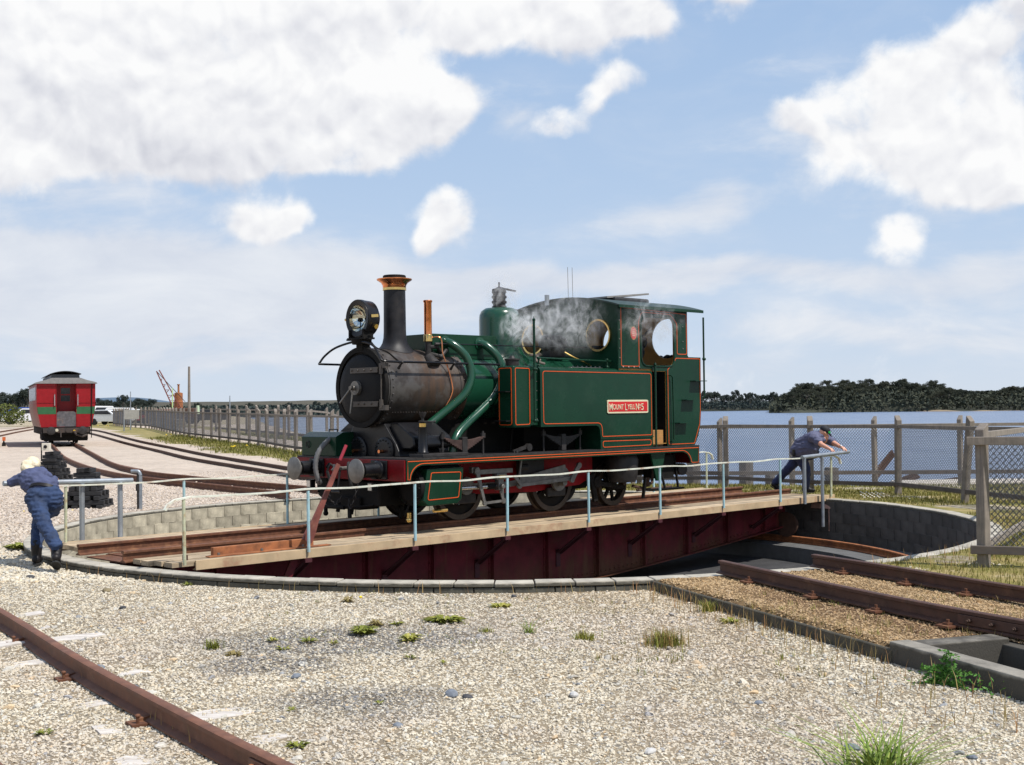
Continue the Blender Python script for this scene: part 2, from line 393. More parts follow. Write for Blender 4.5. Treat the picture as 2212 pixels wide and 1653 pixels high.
def fillet(pts, rad, seg=5):
    out = []; n = len(pts)
    for i in range(n):
        r = rad[i] if hasattr(rad, '__len__') else rad
        p = Vector(pts[i]); a = Vector(pts[i - 1]); b = Vector(pts[(i + 1) % n])
        if r <= 0: out.append(tuple(p)); continue
        da = (a - p).normalized(); db = (b - p).normalized()
        ang = da.angle(db); d = min(r / math.tan(ang / 2), (a - p).length * .49, (b - p).length * .49)
        p0 = p + da * d; p1 = p + db * d
        for k in range(seg + 1):
            t = k / seg; out.append(tuple(p0 * (1 - t) ** 2 + p * 2 * t * (1 - t) + p1 * t * t))
    return out
def spline(pts, k=6, closed=False):
    P = [Vector(p) for p in pts]; n = len(P); out = []
    for i in range(n if closed else n - 1):
        g = lambda j: P[j % n] if closed else P[max(0, min(n - 1, j))]
        p0, p1, p2, p3 = g(i - 1), g(i), g(i + 1), g(i + 2)
        for j in range(k):
            t = j / k
            out.append(.5 * ((2 * p1) + (p2 - p0) * t + (2 * p0 - 5 * p1 + 4 * p2 - p3) * t * t + (3 * p1 - p0 - 3 * p2 + p3) * t ** 3))
    if not closed: out.append(P[-1])
    return out
def plate(name, outer, holes, fmap, thick, m, parent, **k):
    """flat plate with holes; fmap maps (a,b,offset) to 3-D"""
    bm = bmesh.new(); es = []
    for lp in [outer] + holes:
        vs = [bm.verts.new((p[0], p[1], 0)) for p in lp]
        es += [bm.edges.new((vs[i], vs[(i + 1) % len(vs)])) for i in range(len(vs))]
    bmesh.ops.triangle_fill(bm, use_beauty=True, use_dissolve=False, edges=es)
    r = bmesh.ops.extrude_face_region(bm, geom=bm.faces[:])
    for v in r['geom']:
        if isinstance(v, bmesh.types.BMVert): v.co.z = thick
    for v in bm.verts: v.co = Vector(fmap(v.co.x, v.co.y, v.co.z))
    bmesh.ops.recalc_face_normals(bm, faces=bm.faces)
    me = bpy.data.meshes.new(name); bm.to_mesh(me); bm.free()
    me.materials.append(m); o = bpy.data.objects.new(name, me); link(o, parent)
    me.polygons.foreach_set('use_smooth', [True] * len(me.polygons)); me.set_sharp_from_angle(angle=math.radians(35))
    if parent is not None: ALLCH.setdefault(parent.name, []).append(o)
    return o
def circ(cx, cy, r, n=28): return [(cx + r * math.cos(2 * PI * i / n), cy + r * math.sin(2 * PI * i / n)) for i in range(n)]

# ------------------------------------------------------------------ terrain
PC = (0.0, 20.23); PR = 7.012; PRO = 7.25
def sm(a, b, x):
    t = min(1.0, max(0.0, (x - a) / (b - a))); return t * t * (3 - 2 * t)
SHORE = [(60, 22), (14, 28.9), (8, 29.5), (3, 30.6), (-1, 37), (-4.5, 50), (-9, 72), (-16, 100), (-32, 170), (-60, 300), (-120, 520)]
def shore_d(x, y):
    """signed distance to the shoreline, positive on the land side"""
    best = 1e9; sg = 1
    for (ax, ay), (bx, by) in zip(SHORE[:-1], SHORE[1:]):
        dx, dy = bx - ax, by - ay; t = max(0, min(1, ((x - ax) * dx + (y - ay) * dy) / (dx * dx + dy * dy)))
        qx, qy = ax + t * dx - x, ay + t * dy - y; d = math.hypot(qx, qy)
        if d < best:
            best = d; sg = 1 if (dx * (y - ay) - dy * (x - ax)) > 0 else -1
    return best * sg
WATERZ = -0.75
EDGE_A = Vector((1.40, 13.10)); EDGE_B = Vector((2.74, 9.25))
def front_low(x, y):
    """the gravel yard in front lies 0.1 m below the coping and the track bed"""
    if y > 20: return 0.0
    d = (EDGE_B - EDGE_A).normalized(); side = (x - EDGE_A.x) * (-d.y) + (y - EDGE_A.y) * d.x   # >0 to the right of the edge
    f = sm(-.11, -.01, -side)
    ang = math.degrees(math.atan2(y - PC[1], x - PC[0]))
    g = 1 - sm(-155, -172, ang) if ang < 0 else 0
    return -0.105 * f * g
def terr(x, y):
    d = math.hypot(x, y)
    z = front_low(x, y)
    z += .0068 * max(0, min(d, 105) - 24) * sm(3, -6, x - .0 * y) * sm(24, 34, y)
    if y > 22 or x > 15:
        s = shore_d(x, y)
        z = z * sm(0, 3, s) + (-.12 * sm(2.0, .6, s)) - 1.3 * sm(.7, -2.5, s)
    return z
def ray(px, py):
    cr, sr = math.cos(ROLL), math.sin(ROLL); c, s = math.cos(PITCH), math.sin(PITCH)
    a, b = px - 1106, py - 826.5; x = a * cr + b * sr; y = -a * sr + b * cr
    return Vector((x, FPX * c + y * s, FPX * s - y * c)) / FPX
def G(px, py, h=0.0):
    """where a sight line meets the terrain (raised by h); used once to read positions off the photograph"""
    r = ray(px, py); t = 5.0; p = None
    for i in range(60):
        z = terr(r.x * t, r.y * t) + h
        tn = (z - CAMZ) / r.z if r.z < -1e-4 else 300
        tn = max(3, min(tn, 400)); t = .6 * t + .4 * tn
    return Vector((r.x * t, r.y * t, terr(r.x * t, r.y * t)))
# ================================================================== SETTING
c5 = lambda x, y: ((280 + x / 2.836) / 1.4222, (1150 + y / 2.836) / 1.4222)
VERGE = sorted([(g.y, g.x) for g in [G(*c5(a, b)) for a, b in ((2600, 790), (2300, 745), (1800, 690), (1435, 622), (1085, 578), (790, 537), (515, 474), (330, 462), (190, 446))]])
VERGE = [(0, VERGE[0][1] + (VERGE[0][0]) * .32)] + VERGE + [(400, VERGE[-1][1] - 60)]
def verge_x(y):
    for (a, b), (c, d) in zip(VERGE[:-1], VERGE[1:]):
        if y <= c: return b + (d - b) * (y - a) / (c - a)
    return VERGE[-1][1]
# zones used both by the ground material and by the loose stones and grass
EDN = (EDGE_B - EDGE_A).normalized()
def pnoise(x, y, s=1.0, k=0.0): return mnoise.noise(Vector((x * s, y * s, k)))
def zone(x, y):
    """(grass, tan track bed, lilac yard gravel, dark stain)"""
    side = (x - EDGE_A.x) * (-EDN.y) + (y - EDGE_A.y) * EDN.x
    r = math.hypot(x - PC[0], y - PC[1])
    n = pnoise(x, y, .5) * 1.2 + pnoise(x, y, 1.7, 4) * .6
    grass = tan = lil = st = 0.0
    if y < 21 and side > .0:
        far = (x - 3.24) * (-EDN.y) * 1.0 + (y - 13.8) * .398
        tan = 1 - sm(-.05, .5, far + n * .12)
        grass = sm(-.1, .5, far + n * .5 - .15) * (1 - .55 * sm(.0, .35, pnoise(x, y, 1.1, 9)))
        st = tan * sm(-.15, .35, .5 - abs(side - .75) * 1.1 + n * .25) * sm(13.0, 12.0, y) * sm(8.9, 9.6, y) * (1 if side < 1.25 else .25)
    elif x > -1 and y >= 21 or (x > 6):
        sd = shore_d(x, y)
        grass = sm(.2, .9, sd - .6 + n * .5) * sm(-.5, .9, x + n)
        if y > 21 and x < 12: grass *= .45 + .55 * sm(-.35, .15, pnoise(x, y, .8, 3))
    if x < 3 and y > 18:
        lil = sm(-2.0, -5.0, x + n) * .8
    if x < -2 and y > 16: lil = max(lil, sm(16, 22, y + n))
    if y > 33:
        # verge along the left-hand fence
        dd = verge_x(y) - x
        grass = max(grass, sm(-1.0, .2, dd + .3 * n) * sm(3.4 + .045 * (y - 40), 1.3, dd + n * .9) * .9)
        if dd < -1.0: grass = max(grass, .62 * sm(-9, -5.5, dd + n) * (0 if dd > -3.5 else 1))
    if y > 26 and -2 < x < 3: grass = max(grass, .75)
    if y > 120: grass = max(grass, .5)
    if 6.0 < y < 14 and x < 2:   # patches of darker stone in the yard
        q1 = math.exp(-((x + 1.35) / 1.15) ** 2 - ((y - 10.4) / .75) ** 2); q2 = math.exp(-((x + 1.75) / .55) ** 2 - ((y - 9.45) / .35) ** 2); q3 = .6 * math.exp(-((x + 1.0) / .9) ** 2 - ((y - 8.3) / .6) ** 2)
        st = max(st, .95 * sm(.15, .65, max(q1, q2, q3) + .25 * n))
        sd_ = -((x - EDGE_A.x) * (-EDN.y) + (y - EDGE_A.y) * EDN.x)
        if y < 13.6: tan = max(tan, .28 * sm(2.4, .2, sd_ + n * .8) * sm(6.5, 8.5, y)); lil = max(lil, .35 * sm(-.1, .5, n) * sm(13, 11, y))
    return grass, tan, lil, st

TRENCH = [(2.93, 9.38), (3.42, 9.72), (4.62, 6.95), (5.2, 5.6), (4.35, 4.9)]
def in_trench(x, y):
    # inspection pit between the yard wall and the rail
    ax, ay = 2.80, 9.30; d = Vector((.330, -.944)); q = Vector((x - ax, y - ay)); al = q.dot(d); ac = q.x * .944 + q.y * .330
    return -.02 < al < 5.5 and .06 < ac < .90
def ground_mesh():
    rad = [PRO - .02]; r = PRO - .02
    while r < 14: r += .1; rad.append(r)
    while r < 2600: r *= 1.045; rad.append(r)
    NA = 720; vs = []; att = []
    for r in rad:
        for k in range(NA):
            a = 2 * PI * k / NA; x = PC[0] + r * math.cos(a); y = PC[1] + r * math.sin(a)
            z = terr(x, y) if r < 700 else -3.0
            if y < 60 and r < 40: z += .012 * pnoise(x, y, 1.3) * sm(PRO, PRO + .5, r) + .006 * pnoise(x, y, 5)
            vs.append((x, y, z)); att.append(zone(x, y) if r < 300 else (.5, 0, 0, 0))
    fs = []
    for i in range(len(rad) - 1):
        for k in range(NA):
            j = (k + 1) % NA; q = (i * NA + k, i * NA + j, (i + 1) * NA + j, (i + 1) * NA + k)
            if rad[i] < 20:
                c = vs[q[0]]
                if in_trench(c[0], c[1]): continue
            fs.append(q)
    return vs, fs, np.array(att, dtype=np.float32)

def stone_palette(N, cv):
    return N.ramp(cv, [(0, (.57, .525, .43)), (.18, (.53, .485, .40)), (.34, (.61, .57, .48)), (.50, (.49, .46, .395)), (.62, (.58, .52, .41)), (.74, (.65, .625, .555)), (.86, (.44, .435, .41)), (.92, (.53, .53, .50)), (.96, (.56, .44, .29)), (.98, (.27, .285, .31))], 'CONSTANT')
def tint_nodes(N, c, att):
    """shift the palette by zone: tan track bed, lilac yard, dark patch"""
    g = N.sep(att)
    c = N.mix(g[0], c, N.mix(1.0, N.mix(.35, c, (.46, .35, .225)), (.80, .66, .48), 'MULTIPLY'))
    c = N.mix(g[1], c, N.mix(1.0, N.mix(.45, c, (.50, .465, .455)), (1.0, .955, .95), 'MULTIPLY'))
    sel = N.mr(N.noise(N.n('ShaderNodeNewGeometry').outputs['Position'], 38.0, 2, .5), .44, .58, 1, 0)
    tanm = N.m('GREATER_THAN', g[0], .3)
    c = N.mix(N.m('MULTIPLY', g[2], sel), c, N.mix(tanm, (.185, .19, .205), (.17, .10, .055)))
    return c
def ground_material():
    m = bpy.data.materials.new('gravel_ground'); m.use_nodes = True; t = m.node_tree; N = NT(t); b = t.nodes['Principled BSDF']
    pos = N.n('ShaderNodeNewGeometry').outputs['Position']
    a1 = N.n('ShaderNodeAttribute', attribute_name='zone').outputs['Vector']
    gr = N.n('ShaderNodeAttribute', attribute_name='grass').outputs['Fac']
    dist = N.n('ShaderNodeVectorMath', operation='LENGTH'); N.set(dist.inputs[0], pos); dd = dist.outputs['Value']
    v = N.n('ShaderNodeTexVoronoi'); v.inputs['Scale'].default_value = 34; N.set(v.inputs['Vector'], N.vm('ADD', pos, (31, 17, 0)))
    cv = N.sep(v.outputs['Color'])[0]
    c = tint_nodes(N, stone_palette(N, cv), a1)
    gap = N.mr(v.outputs['Distance'], .012, .028, 1, .45)
    near = N.mr(dd, 14, 34, 1, .15)
    c = N.mix(N.m('MULTIPLY', N.mr(gap, .45, 1, 1, 0), near), c, N.mix(1.0, c, (.45, .42, .38), 'MULTIPLY'))
    sp = N.noise(pos, 3.2, 8, .8)
    c = N.mix(1.0, c, N.ramp(sp, [(.3, (.72, .70, .68)), (.5, (.98, .97, .96)), (.68, (1.2, 1.18, 1.16))]), 'MULTIPLY')
    big = N.noise(pos, .45, 5, .6)
    c = N.mix(1.0, c, N.ramp(big, [(.3, (.87, .83, .765)), (.7, (1.04, 1.0, .93))]), 'MULTIPLY')
    gn = N.noise(pos, 3.0, 6, .7)
    gcol = N.ramp(N.noise(pos, 1.1, 6, .65), [(.25, (.075, .085, .018)), (.45, (.17, .155, .035)), (.6, (.30, .235, .095)), (.78, (.40, .34, .23))])
    gm = N.mr(N.m('ADD', gr, N.m('MULTIPLY', N.m('SUBTRACT', gn, .5), .9)), .42, .6, 0, .93, True)
    c = N.mix(gm, c, gcol)
    N.set(b.inputs['Base Color'], c); b.inputs['Roughness'].default_value = .95; b.inputs['Specular IOR Level'].default_value = .2
    bn = N.n('ShaderNodeBump'); bn.inputs['Strength'].default_value = 1; bn.inputs['Distance'].default_value = .012
    N.set(bn.inputs['Height'], N.m('ADD', N.mr(v.outputs['Distance'], 0, .035, 1, 0), N.m('MULTIPLY', N.noise(pos, 7, 4, .6), .6))); t.links.new(bn.outputs[0], b.inputs['Normal'])
    return m
GROUNDM = ground_material()
vs, fs, att = ground_mesh()
me = bpy.data.meshes.new('ground'); me.from_pydata(vs, [], fs)
a = me.attributes.new('zone', 'FLOAT_VECTOR', 'POINT'); a.data.foreach_set('vector', att[:, [1, 2, 3]].ravel())
a = me.attributes.new('grass', 'FLOAT', 'POINT'); a.data.foreach_set('value', att[:, 0].ravel())
me.polygons.foreach_set('use_smooth', [True] * len(me.polygons)); me.materials.append(GROUNDM); me.update()
ground = link(bpy.data.objects.new('ground', me)); tag(ground, kind='structure')

# ---- water: one sheet from under the shore to the horizon
def water_mat():
    m = bpy.data.materials.new('harbour_water'); m.use_nodes = True; t = m.node_tree; N = NT(t); b = t.nodes['Principled BSDF']
    pos = N.n('ShaderNodeNewGeometry').outputs['Position']
    n0 = N.noise(N.vm('MULTIPLY', pos, (.25, .12, 1)), 1.0, 4, .6)
    N.set(b.inputs['Base Color'], N.ramp(n0, [(.35, (.115, .165, .26)), (.65, (.16, .215, .31))]))
    b.inputs['Roughness'].default_value = .3; b.inputs['IOR'].default_value = 1.33
    h = N.m('ADD', N.m('MULTIPLY', N.noise(N.vm('MULTIPLY', pos, (1.0, .8, 1)), 1.6, 6, .65, .3), 1.0), N.m('MULTIPLY', N.noise(N.vm('MULTIPLY', pos, (.22, .14, 1)), 1.0, 5, .6), 2.0))
    bn = N.n('ShaderNodeBump'); bn.inputs['Strength'].default_value = 1; bn.inputs['Distance'].default_value = .30
    N.set(bn.inputs['Height'], h); t.links.new(bn.outputs[0], b.inputs['Normal'])
    return m
w = MB(); ring = []
for k in range(96):
    a = 2 * PI * k / 96; ring.append((9000 * math.cos(a), 9000 * math.sin(a), WATERZ))
# leave the water out under the yard itself
x0, x1, y0, y1 = -5000, 5000, 27.6, 9000
w.add([(x0, y0, WATERZ), (x1, y0, WATERZ), (x1, y1, WATERZ), (x0, y1, WATERZ)], [(0, 1, 2, 3)])
w.build('water', water_mat(), smooth=0, kind='structure')

# ---- loose stones: real pebbles instanced on computed points
def gravel(name, pts, scl, cv, zn, label_=None):
    n = len(pts); me = bpy.data.meshes.new(name); me.from_pydata([tuple(p) for p in pts], [], [])
    def at(nm, ty, key, arr):
        a = me.attributes.new(nm, ty, 'POINT'); a.data.foreach_set(key, np.asarray(arr, dtype=np.float32 if ty != 'INT' else np.int32).ravel())
    rot = np.c_[rng.normal(0, .28, n), rng.normal(0, .28, n), rng.uniform(0, 6.28, n)]
    s3 = np.c_[scl * rng.uniform(.75, 1.35, n), scl * rng.uniform(.6, 1.0, n), scl * rng.uniform(.38, .7, n)]
    at('rot', 'FLOAT_VECTOR', 'vector', rot); at('scl', 'FLOAT_VECTOR', 'vector', s3); at('pid', 'INT', 'value', rng.integers(0, 5, n))
    at('cv', 'FLOAT', 'value', cv); at('zone', 'FLOAT_VECTOR', 'vector', zn)
    o = link(bpy.data.objects.new(name, me)); tag(o, kind='stuff')
    ng = bpy.data.node_groups.new('gravel_' + name, 'GeometryNodeTree')
    ng.interface.new_socket('Geometry', in_out='INPUT', socket_type='NodeSocketGeometry')
    ng.interface.new_socket('Geometry', in_out='OUTPUT', socket_type='NodeSocketGeometry')
    nd = lambda t: ng.nodes.new(t); L = ng.links.new
    gi = nd('NodeGroupInput'); go = nd('NodeGroupOutput'); ip = nd('GeometryNodeInstanceOnPoints'); join = nd('GeometryNodeJoinGeometry')
    for k in range(5):
        ico = nd('GeometryNodeMeshIcoSphere'); ico.inputs['Radius'].default_value = .5; ico.inputs['Subdivisions'].default_value = 2
        sp = nd('GeometryNodeSetPosition'); L(ico.outputs['Mesh'], sp.inputs['Geometry'])
        p = nd('GeometryNodeInputPosition'); off = nd('ShaderNodeVectorMath'); off.operation = 'ADD'; L(p.outputs[0], off.inputs[0]); off.inputs[1].default_value = (k * 7.3, k * 3.1, 1)
        vz = nd('ShaderNodeTexVoronoi'); vz.inputs['Scale'].default_value = 1.25; L(off.outputs[0], vz.inputs['Vector'])
        sub = nd('ShaderNodeVectorMath'); sub.operation = 'SUBTRACT'; L(vz.outputs['Color'], sub.inputs[0]); sub.inputs[1].default_value = (.5, .5, .5)
        ms = nd('ShaderNodeVectorMath'); ms.operation = 'SCALE'; L(sub.outputs[0], ms.inputs[0]); ms.inputs['Scale'].default_value = .34
        L(ms.outputs[0], sp.inputs['Offset'])
        g2 = nd('GeometryNodeGeometryToInstance'); L(sp.outputs[0], g2.inputs[0]); L(g2.outputs[0], join.inputs[0])
    def named(nm, ty):
        q = nd('GeometryNodeInputNamedAttribute'); q.data_type = ty; q.inputs[0].default_value = nm; return q.outputs[0]
    L(gi.outputs[0], ip.inputs['Points']); L(join.outputs[0], ip.inputs['Instance']); ip.inputs['Pick Instance'].default_value = True
    L(named('pid', 'INT'), ip.inputs['Instance Index'])
    e = nd('FunctionNodeEulerToRotation'); L(named('rot', 'FLOAT_VECTOR'), e.inputs[0]); L(e.outputs[0], ip.inputs['Rotation'])
    L(named('scl', 'FLOAT_VECTOR'), ip.inputs['Scale'])
    sm_ = nd('GeometryNodeSetMaterial'); L(ip.outputs[0], sm_.inputs[0]); sm_.inputs['Material'].default_value = PEBBLE
    L(sm_.outputs[0], go.inputs[0])
    mo = o.modifiers.new('stones', 'NODES'); mo.node_group = ng
    return o
def pebble_mat():
    m = bpy.data.materials.new('pebble_stone'); m.use_nodes = True; t = m.node_tree; N = NT(t); b = t.nodes['Principled BSDF']
    cv = N.n('ShaderNodeAttribute', attribute_type='INSTANCER', attribute_name='cv').outputs['Fac']
    zn = N.n('ShaderNodeAttribute', attribute_type='INSTANCER', attribute_name='zone').outputs['Vector']
    c = tint_nodes(N, stone_palette(N, cv), zn)
    pos = N.n('ShaderNodeNewGeometry').outputs['Position']
    f = N.mr(N.noise(pos, 60, 3, .6), .3, .7, .8, 1.2); c = N.mix(1.0, c, N.comb(f, f, f), 'MULTIPLY')
    big = N.noise(pos, .45, 5, .6)
    c = N.mix(1.0, c, N.ramp(big, [(.3, (.87, .83, .765)), (.7, (1.04, 1.0, .93))]), 'MULTIPLY')
    N.set(b.inputs['Base Color'], c); b.inputs['Roughness'].default_value = .85
    return m
PEBBLE = pebble_mat()
def scatter(name, n, ylo, yhi, xlo, xhi, smin, smax, keep, cvr=(0, 1)):
    pts = []; sc_ = []; zn = []
    ys = ylo + (yhi - ylo) * rng.random(n) ; us = rng.random(n); r3 = rng.random(n); ss = smin + (smax - smin) * rng.random(n) ** 2
    for i in range(n):
        y = float(ys[i]); a, b_ = xlo(y), xhi(y); x = a + (b_ - a) * float(us[i])
        if not keep(x, y): continue
        g, t, l, s = zone(x, y)
        if g > .3 and r3[i] < g * 1.3: continue
        pts.append((x, y, terr(x, y) + .012 * pnoise(x, y, 1.3) * sm(PRO, PRO + .5, math.hypot(x, y - PC[1])) + .006 * pnoise(x, y, 5) + ss[i] * .08)); sc_.append(ss[i]); zn.append((t, l, s))
    n2 = len(pts); cv = cvr[0] + (cvr[1] - cvr[0]) * rng.random(n2)
    return gravel(name, pts, np.array(sc_), cv, np.array(zn))
outpit = lambda x, y: math.hypot(x - PC[0], y - PC[1]) > PRO + .015 and not in_trench(x, y)
edge_gap = lambda x, y: abs((x - EDGE_A.x) * (-EDN.y) + (y - EDGE_A.y) * EDN.x - .0) > .022 or y < 9.2 or y > 13.2
ok = lambda x, y: outpit(x, y) and edge_gap(x, y)
scatter('gravel', 88000, 4.6, 8.6, lambda y: -.46 * y - .6, lambda y: .46 * y + .6, .011, .028, ok)
scatter('gravel', 98000, 8.6, 14.2, lambda y: -.46 * y - .6, lambda y: .46 * y + .6, .014, .031, ok)
scatter('gravel', 42000, 14.2, 30, lambda y: -.44 * y - .5, lambda y: -2.0 if y > 20 else -4.0, .025, .06, ok)
scatter('gravel', 5000, 26, 36, lambda y: -9.0, lambda y: -2.0, .03, .05, ok)
scatter('gravel', 420, 5.2, 14, lambda y: -.42 * y, lambda y: .42 * y, .035, .07, ok, (.86, 1))

# ---- turntable pit: floor, ledge, block wall and coping
CONCD0 = mat('dark_damp_blocks', (.10, .095, .075), .95, var=.35, vscale=9, dirt=(.04, .04, .025), damt=.6, bump=.004, bscale=50)
pit = thing('turntable_pit', 'round concrete block lined pit with grey coping under the turntable', 'pit', (PC[0], PC[1], 0))
ASPH = mat('pit_floor_bitumen', (.036, .036, .038), .92, var=.3, vscale=3, dirt=(.08, .075, .068), damt=.4, bump=.003, bscale=120)
LEDGE = mat('pit_ledge_concrete', (.105, .105, .103), .9, var=.25, vscale=4, dirt=(.08, .08, .08), damt=.5)
MORTAR = mat('mortar', (.30, .29, .26), .95, var=.3, vscale=6, fn=streak_fn)
m = MB(); n = 128
rg = lambda r, z: [(r * math.cos(2 * PI * i / n), r * math.sin(2 * PI * i / n), z) for i in range(n)]
m.loft([rg(.02, -1.1), rg(5.9, -1.06)], caps=False); m.build('floor', ASPH, pit)
m = MB(); m.loft([rg(5.83, -1.2), rg(5.83, -.80), rg(7.03, -.785)], caps=False); m.build('ledge', LEDGE, pit, smooth=30)
m = MB(); m.loft([rg(7.03, -1.0), rg(7.03, -.045), rg(7.2, -.045)], caps=False); m.build('wall_backing', MORTAR, pit, smooth=30)
def wedge(r0, r1, a, z0, z1, seg=2, gap=.006):
    m = MB(); R = []
    for k in range(seg + 1):
        t = -a / 2 + a * k / seg; t += (gap / r1) * (.5 if k == 0 else -.5 if k == seg else 0)
        R.append([(r * math.cos(t), r * math.sin(t), z) for r, z in ((r0, z0), (r1, z0), (r1, z1), (r0, z1))])
    return m.loft(R)
NB = 110; DA = 2 * PI / NB
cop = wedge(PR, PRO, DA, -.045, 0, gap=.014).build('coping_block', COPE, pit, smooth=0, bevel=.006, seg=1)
# the course below the coping shows along the yard side
cme = cop.data
first = True
for k in range(NB):
    a = DA * (k + .5); deg = math.degrees(a) % 360
    if 113.5 < deg < 120.5: continue           # worn gap where the yard track meets the pit
    o = cop if first else link(cop.copy(), pit); first = False
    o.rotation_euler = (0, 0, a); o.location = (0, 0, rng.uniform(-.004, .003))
blk = wedge(7.008, 7.08, DA, -.195, 0, gap=.010).build('wall_block', CONC, pit, smooth=0, bevel=.004, seg=1)
lit_ = blk.data; shade_dmp = blk.data.copy(); shade_dmp.materials.clear(); shade_dmp.materials.append(CONC_SHADE)
first = True; cnt = 0
for c in range(4):
    for k in range(NB):
        a = DA * (k + (.5 if c % 2 else 0)); deg = math.degrees(a) % 360
        if not (-28 < (deg if deg < 200 else deg - 360) < 196): continue
        if cnt >= 296: continue
        o = blk if first else link(blk.copy(), pit); first = False; cnt += 1
        q = rng.uniform(-.004, .004)
        o.data = shade_dmp if (deg if deg < 200 else deg - 360) < 62 else lit_  # right side takes the copy darkened for shade and damp
        o.rotation_euler = (0, 0, a); o.location = (q * math.cos(a), q * math.sin(a), -.049 - c * .19)
fb = wedge(7.09, PRO - .01, DA, -.24, -.055, gap=.012).build('foundation_block', COPE, pit, smooth=0, bevel=.006, seg=1)
first = True
fb.data.materials[0] = CONCD0
for k in range(NB):
    a = DA * k; deg = math.degrees(a) % 360
    if not (168 < deg < 284): continue
    o = fb if first else link(fb.copy(), pit); first = False
    o.rotation_euler = (0, 0, a)

# ---- rails
def rail_ring(c, lat, top, hgt=.135, hw=.034, bw=.058):
    """rail section: lat is the sideways unit vector"""
    prof = [(-bw, 0), (bw, 0), (bw, .012), (.010, .03), (.010, hgt - .038), (hw, hgt - .030), (hw, hgt - .006), (hw - .01, hgt), (-hw + .01, hgt), (-hw, hgt - .006), (-hw, hgt - .030), (-.010, hgt - .038), (-.010, .03), (-bw, .012)]
    return [(c[0] + lat[0] * a, c[1] + lat[1] * a, top - hgt + b) for a, b in prof]
def rail_mb(path, hgt=.135, mb=None):
    mb = mb or MB(); P = [Vector(p) for p in path]; R = []
    for i in range(len(P)):
        d = P[min(i + 1, len(P) - 1)] - P[max(0, i - 1)]; d.z = 0; d.normalize()
        R.append(rail_ring(P[i], (-d.y, d.x), P[i].z, hgt))
    return mb.loft(R)
def px_rail(pxs, h, name, m, parent, k=6):
    pts = []
    for (a, b) in pxs:
        g = G(a, b, h); pts.append((g.x, g.y, g.z + h))
    return rail_mb(spline(pts, k)).build(name, m, parent, smooth=40)
m = MB(); R = []
for k in range(129):
    a = 2 * PI * k / 128; R.append(rail_ring((6.35 * math.cos(a), 6.35 * math.sin(a)), (math.cos(a), math.sin(a)), -.67, .12))
m.loft(R[:-1], loop=True, caps=False); m.build('ring_rail', RUSTO, pit, smooth=40)
ch = MB().box((-.09, -.05, 0), (.09, .05, .035)).box((-.02, -.03, .035), (.02, .03, .075)).build('rail_chair', RUSTD, pit, smooth=0)
for k in range(26):
    a = 2 * PI * (k + .3) / 26; o = ch if k == 0 else link(ch.copy(), pit)
    o.location = (6.43 * math.cos(a), 6.43 * math.sin(a), -.79); o.rotation_euler = (0, 0, a)

# right-hand track leaving the turntable
trk = thing('railway_track', 'rusty track leaving the turntable towards the right on tan ballast', 'railway track', (0, 0, 0))
nr = [(2.162, 13.374), (2.604, 12.214), (2.99, 11.2), (3.36, 10.33), (3.807, 9.42), (4.6, 7.9), (5.4, 6.5)]
fr = [(3.235, 13.816), (3.689, 12.909), (4.072, 12.03), (4.429, 11.24), (5.0, 10.1), (5.9, 8.4), (6.9, 6.7)]
rail_mb(spline([(x, y, .158) for x, y in nr], 6)).build('rail', TRACKRUST, trk, smooth=40)
rail_mb(spline([(x, y, .158) for x, y in fr], 6)).build('rail', TRACKRUST, trk, smooth=40)
fp = MB()   # fishplate and bolts at the rail joint
a0 = Vector((3.50, 10.03, .085)); a1 = Vector((3.92, 9.22, .085)); dd = (a1 - a0).normalized(); nn = Vector((-dd.y, dd.x, 0)) * -1
fp.bar(a0 + nn * .028, a1 + nn * .028, .03, .075)
fpo = fp.build('fishplate', TRACKRUST, trk, bevel=.003)
bolt = MB().cyl((0, 0, 0), (.03, 0, 0), .017, n=6).cyl((.03, 0, 0), (.045, 0, 0), .009, n=6)
for k in range(4):
    c = a0 + (a1 - a0) * (.14 + .24 * k) + nn * .04
    o = bolt.build('bolt', RUSTD, fpo, smooth=0) if k == 0 else link(bo_.copy(), fpo)
    bo_ = o; o.location = c; o.rotation_euler = (0, 0, math.atan2(nn.y, nn.x))
clip = MB().box((-.07, -.055, 0), (.07, .055, .018)).cyl((0, .01, .018), (0, .01, .06), .014, n=6).box((-.03, -.02, .018), (.03, .035, .035))
first = True
for L_, off in ((nr, -1), (fr, -1)):
    S_ = spline([(x, y, 0) for x, y in L_], 10)
    for i in range(6, len(S_) - 1, 9):
        d = (S_[i + 1] - S_[i]).normalized(); nn = Vector((-d.y, d.x, 0)) * off
        o = clip.build('rail_clip', RUST, trk, smooth=0) if first else link(clp.copy(), trk); first = False; clp = o
        o.location = S_[i] + nn * .10 + Vector((0, 0, .015)); o.rotation_euler = (0, 0, math.atan2(d.y, d.x))
# concrete edging between track bed and yard, and the steel strip at the pit
kb = thing('concrete_edging', 'low dark concrete edging between the tan track bed and the pale yard gravel', 'kerb', (0, 0, 0))
CONCD = mat('dark_mossy_concrete', (.07, .062, .045), .95, var=.35, vscale=9, dirt=(.04, .04, .02), damt=.6, bump=.004, bscale=50)
for k in range(8):
    p = EDGE_A + (EDGE_B - EDGE_A) * ((k + .03) / 8.0); q = EDGE_A + (EDGE_B - EDGE_A) * ((k + .985) / 8.0)
    MB().bar((p.x, p.y, -.088), (q.x, q.y, -.088), .034, .165).build('edging_stone', CONCD, kb, smooth=0, bevel=.008, seg=1)
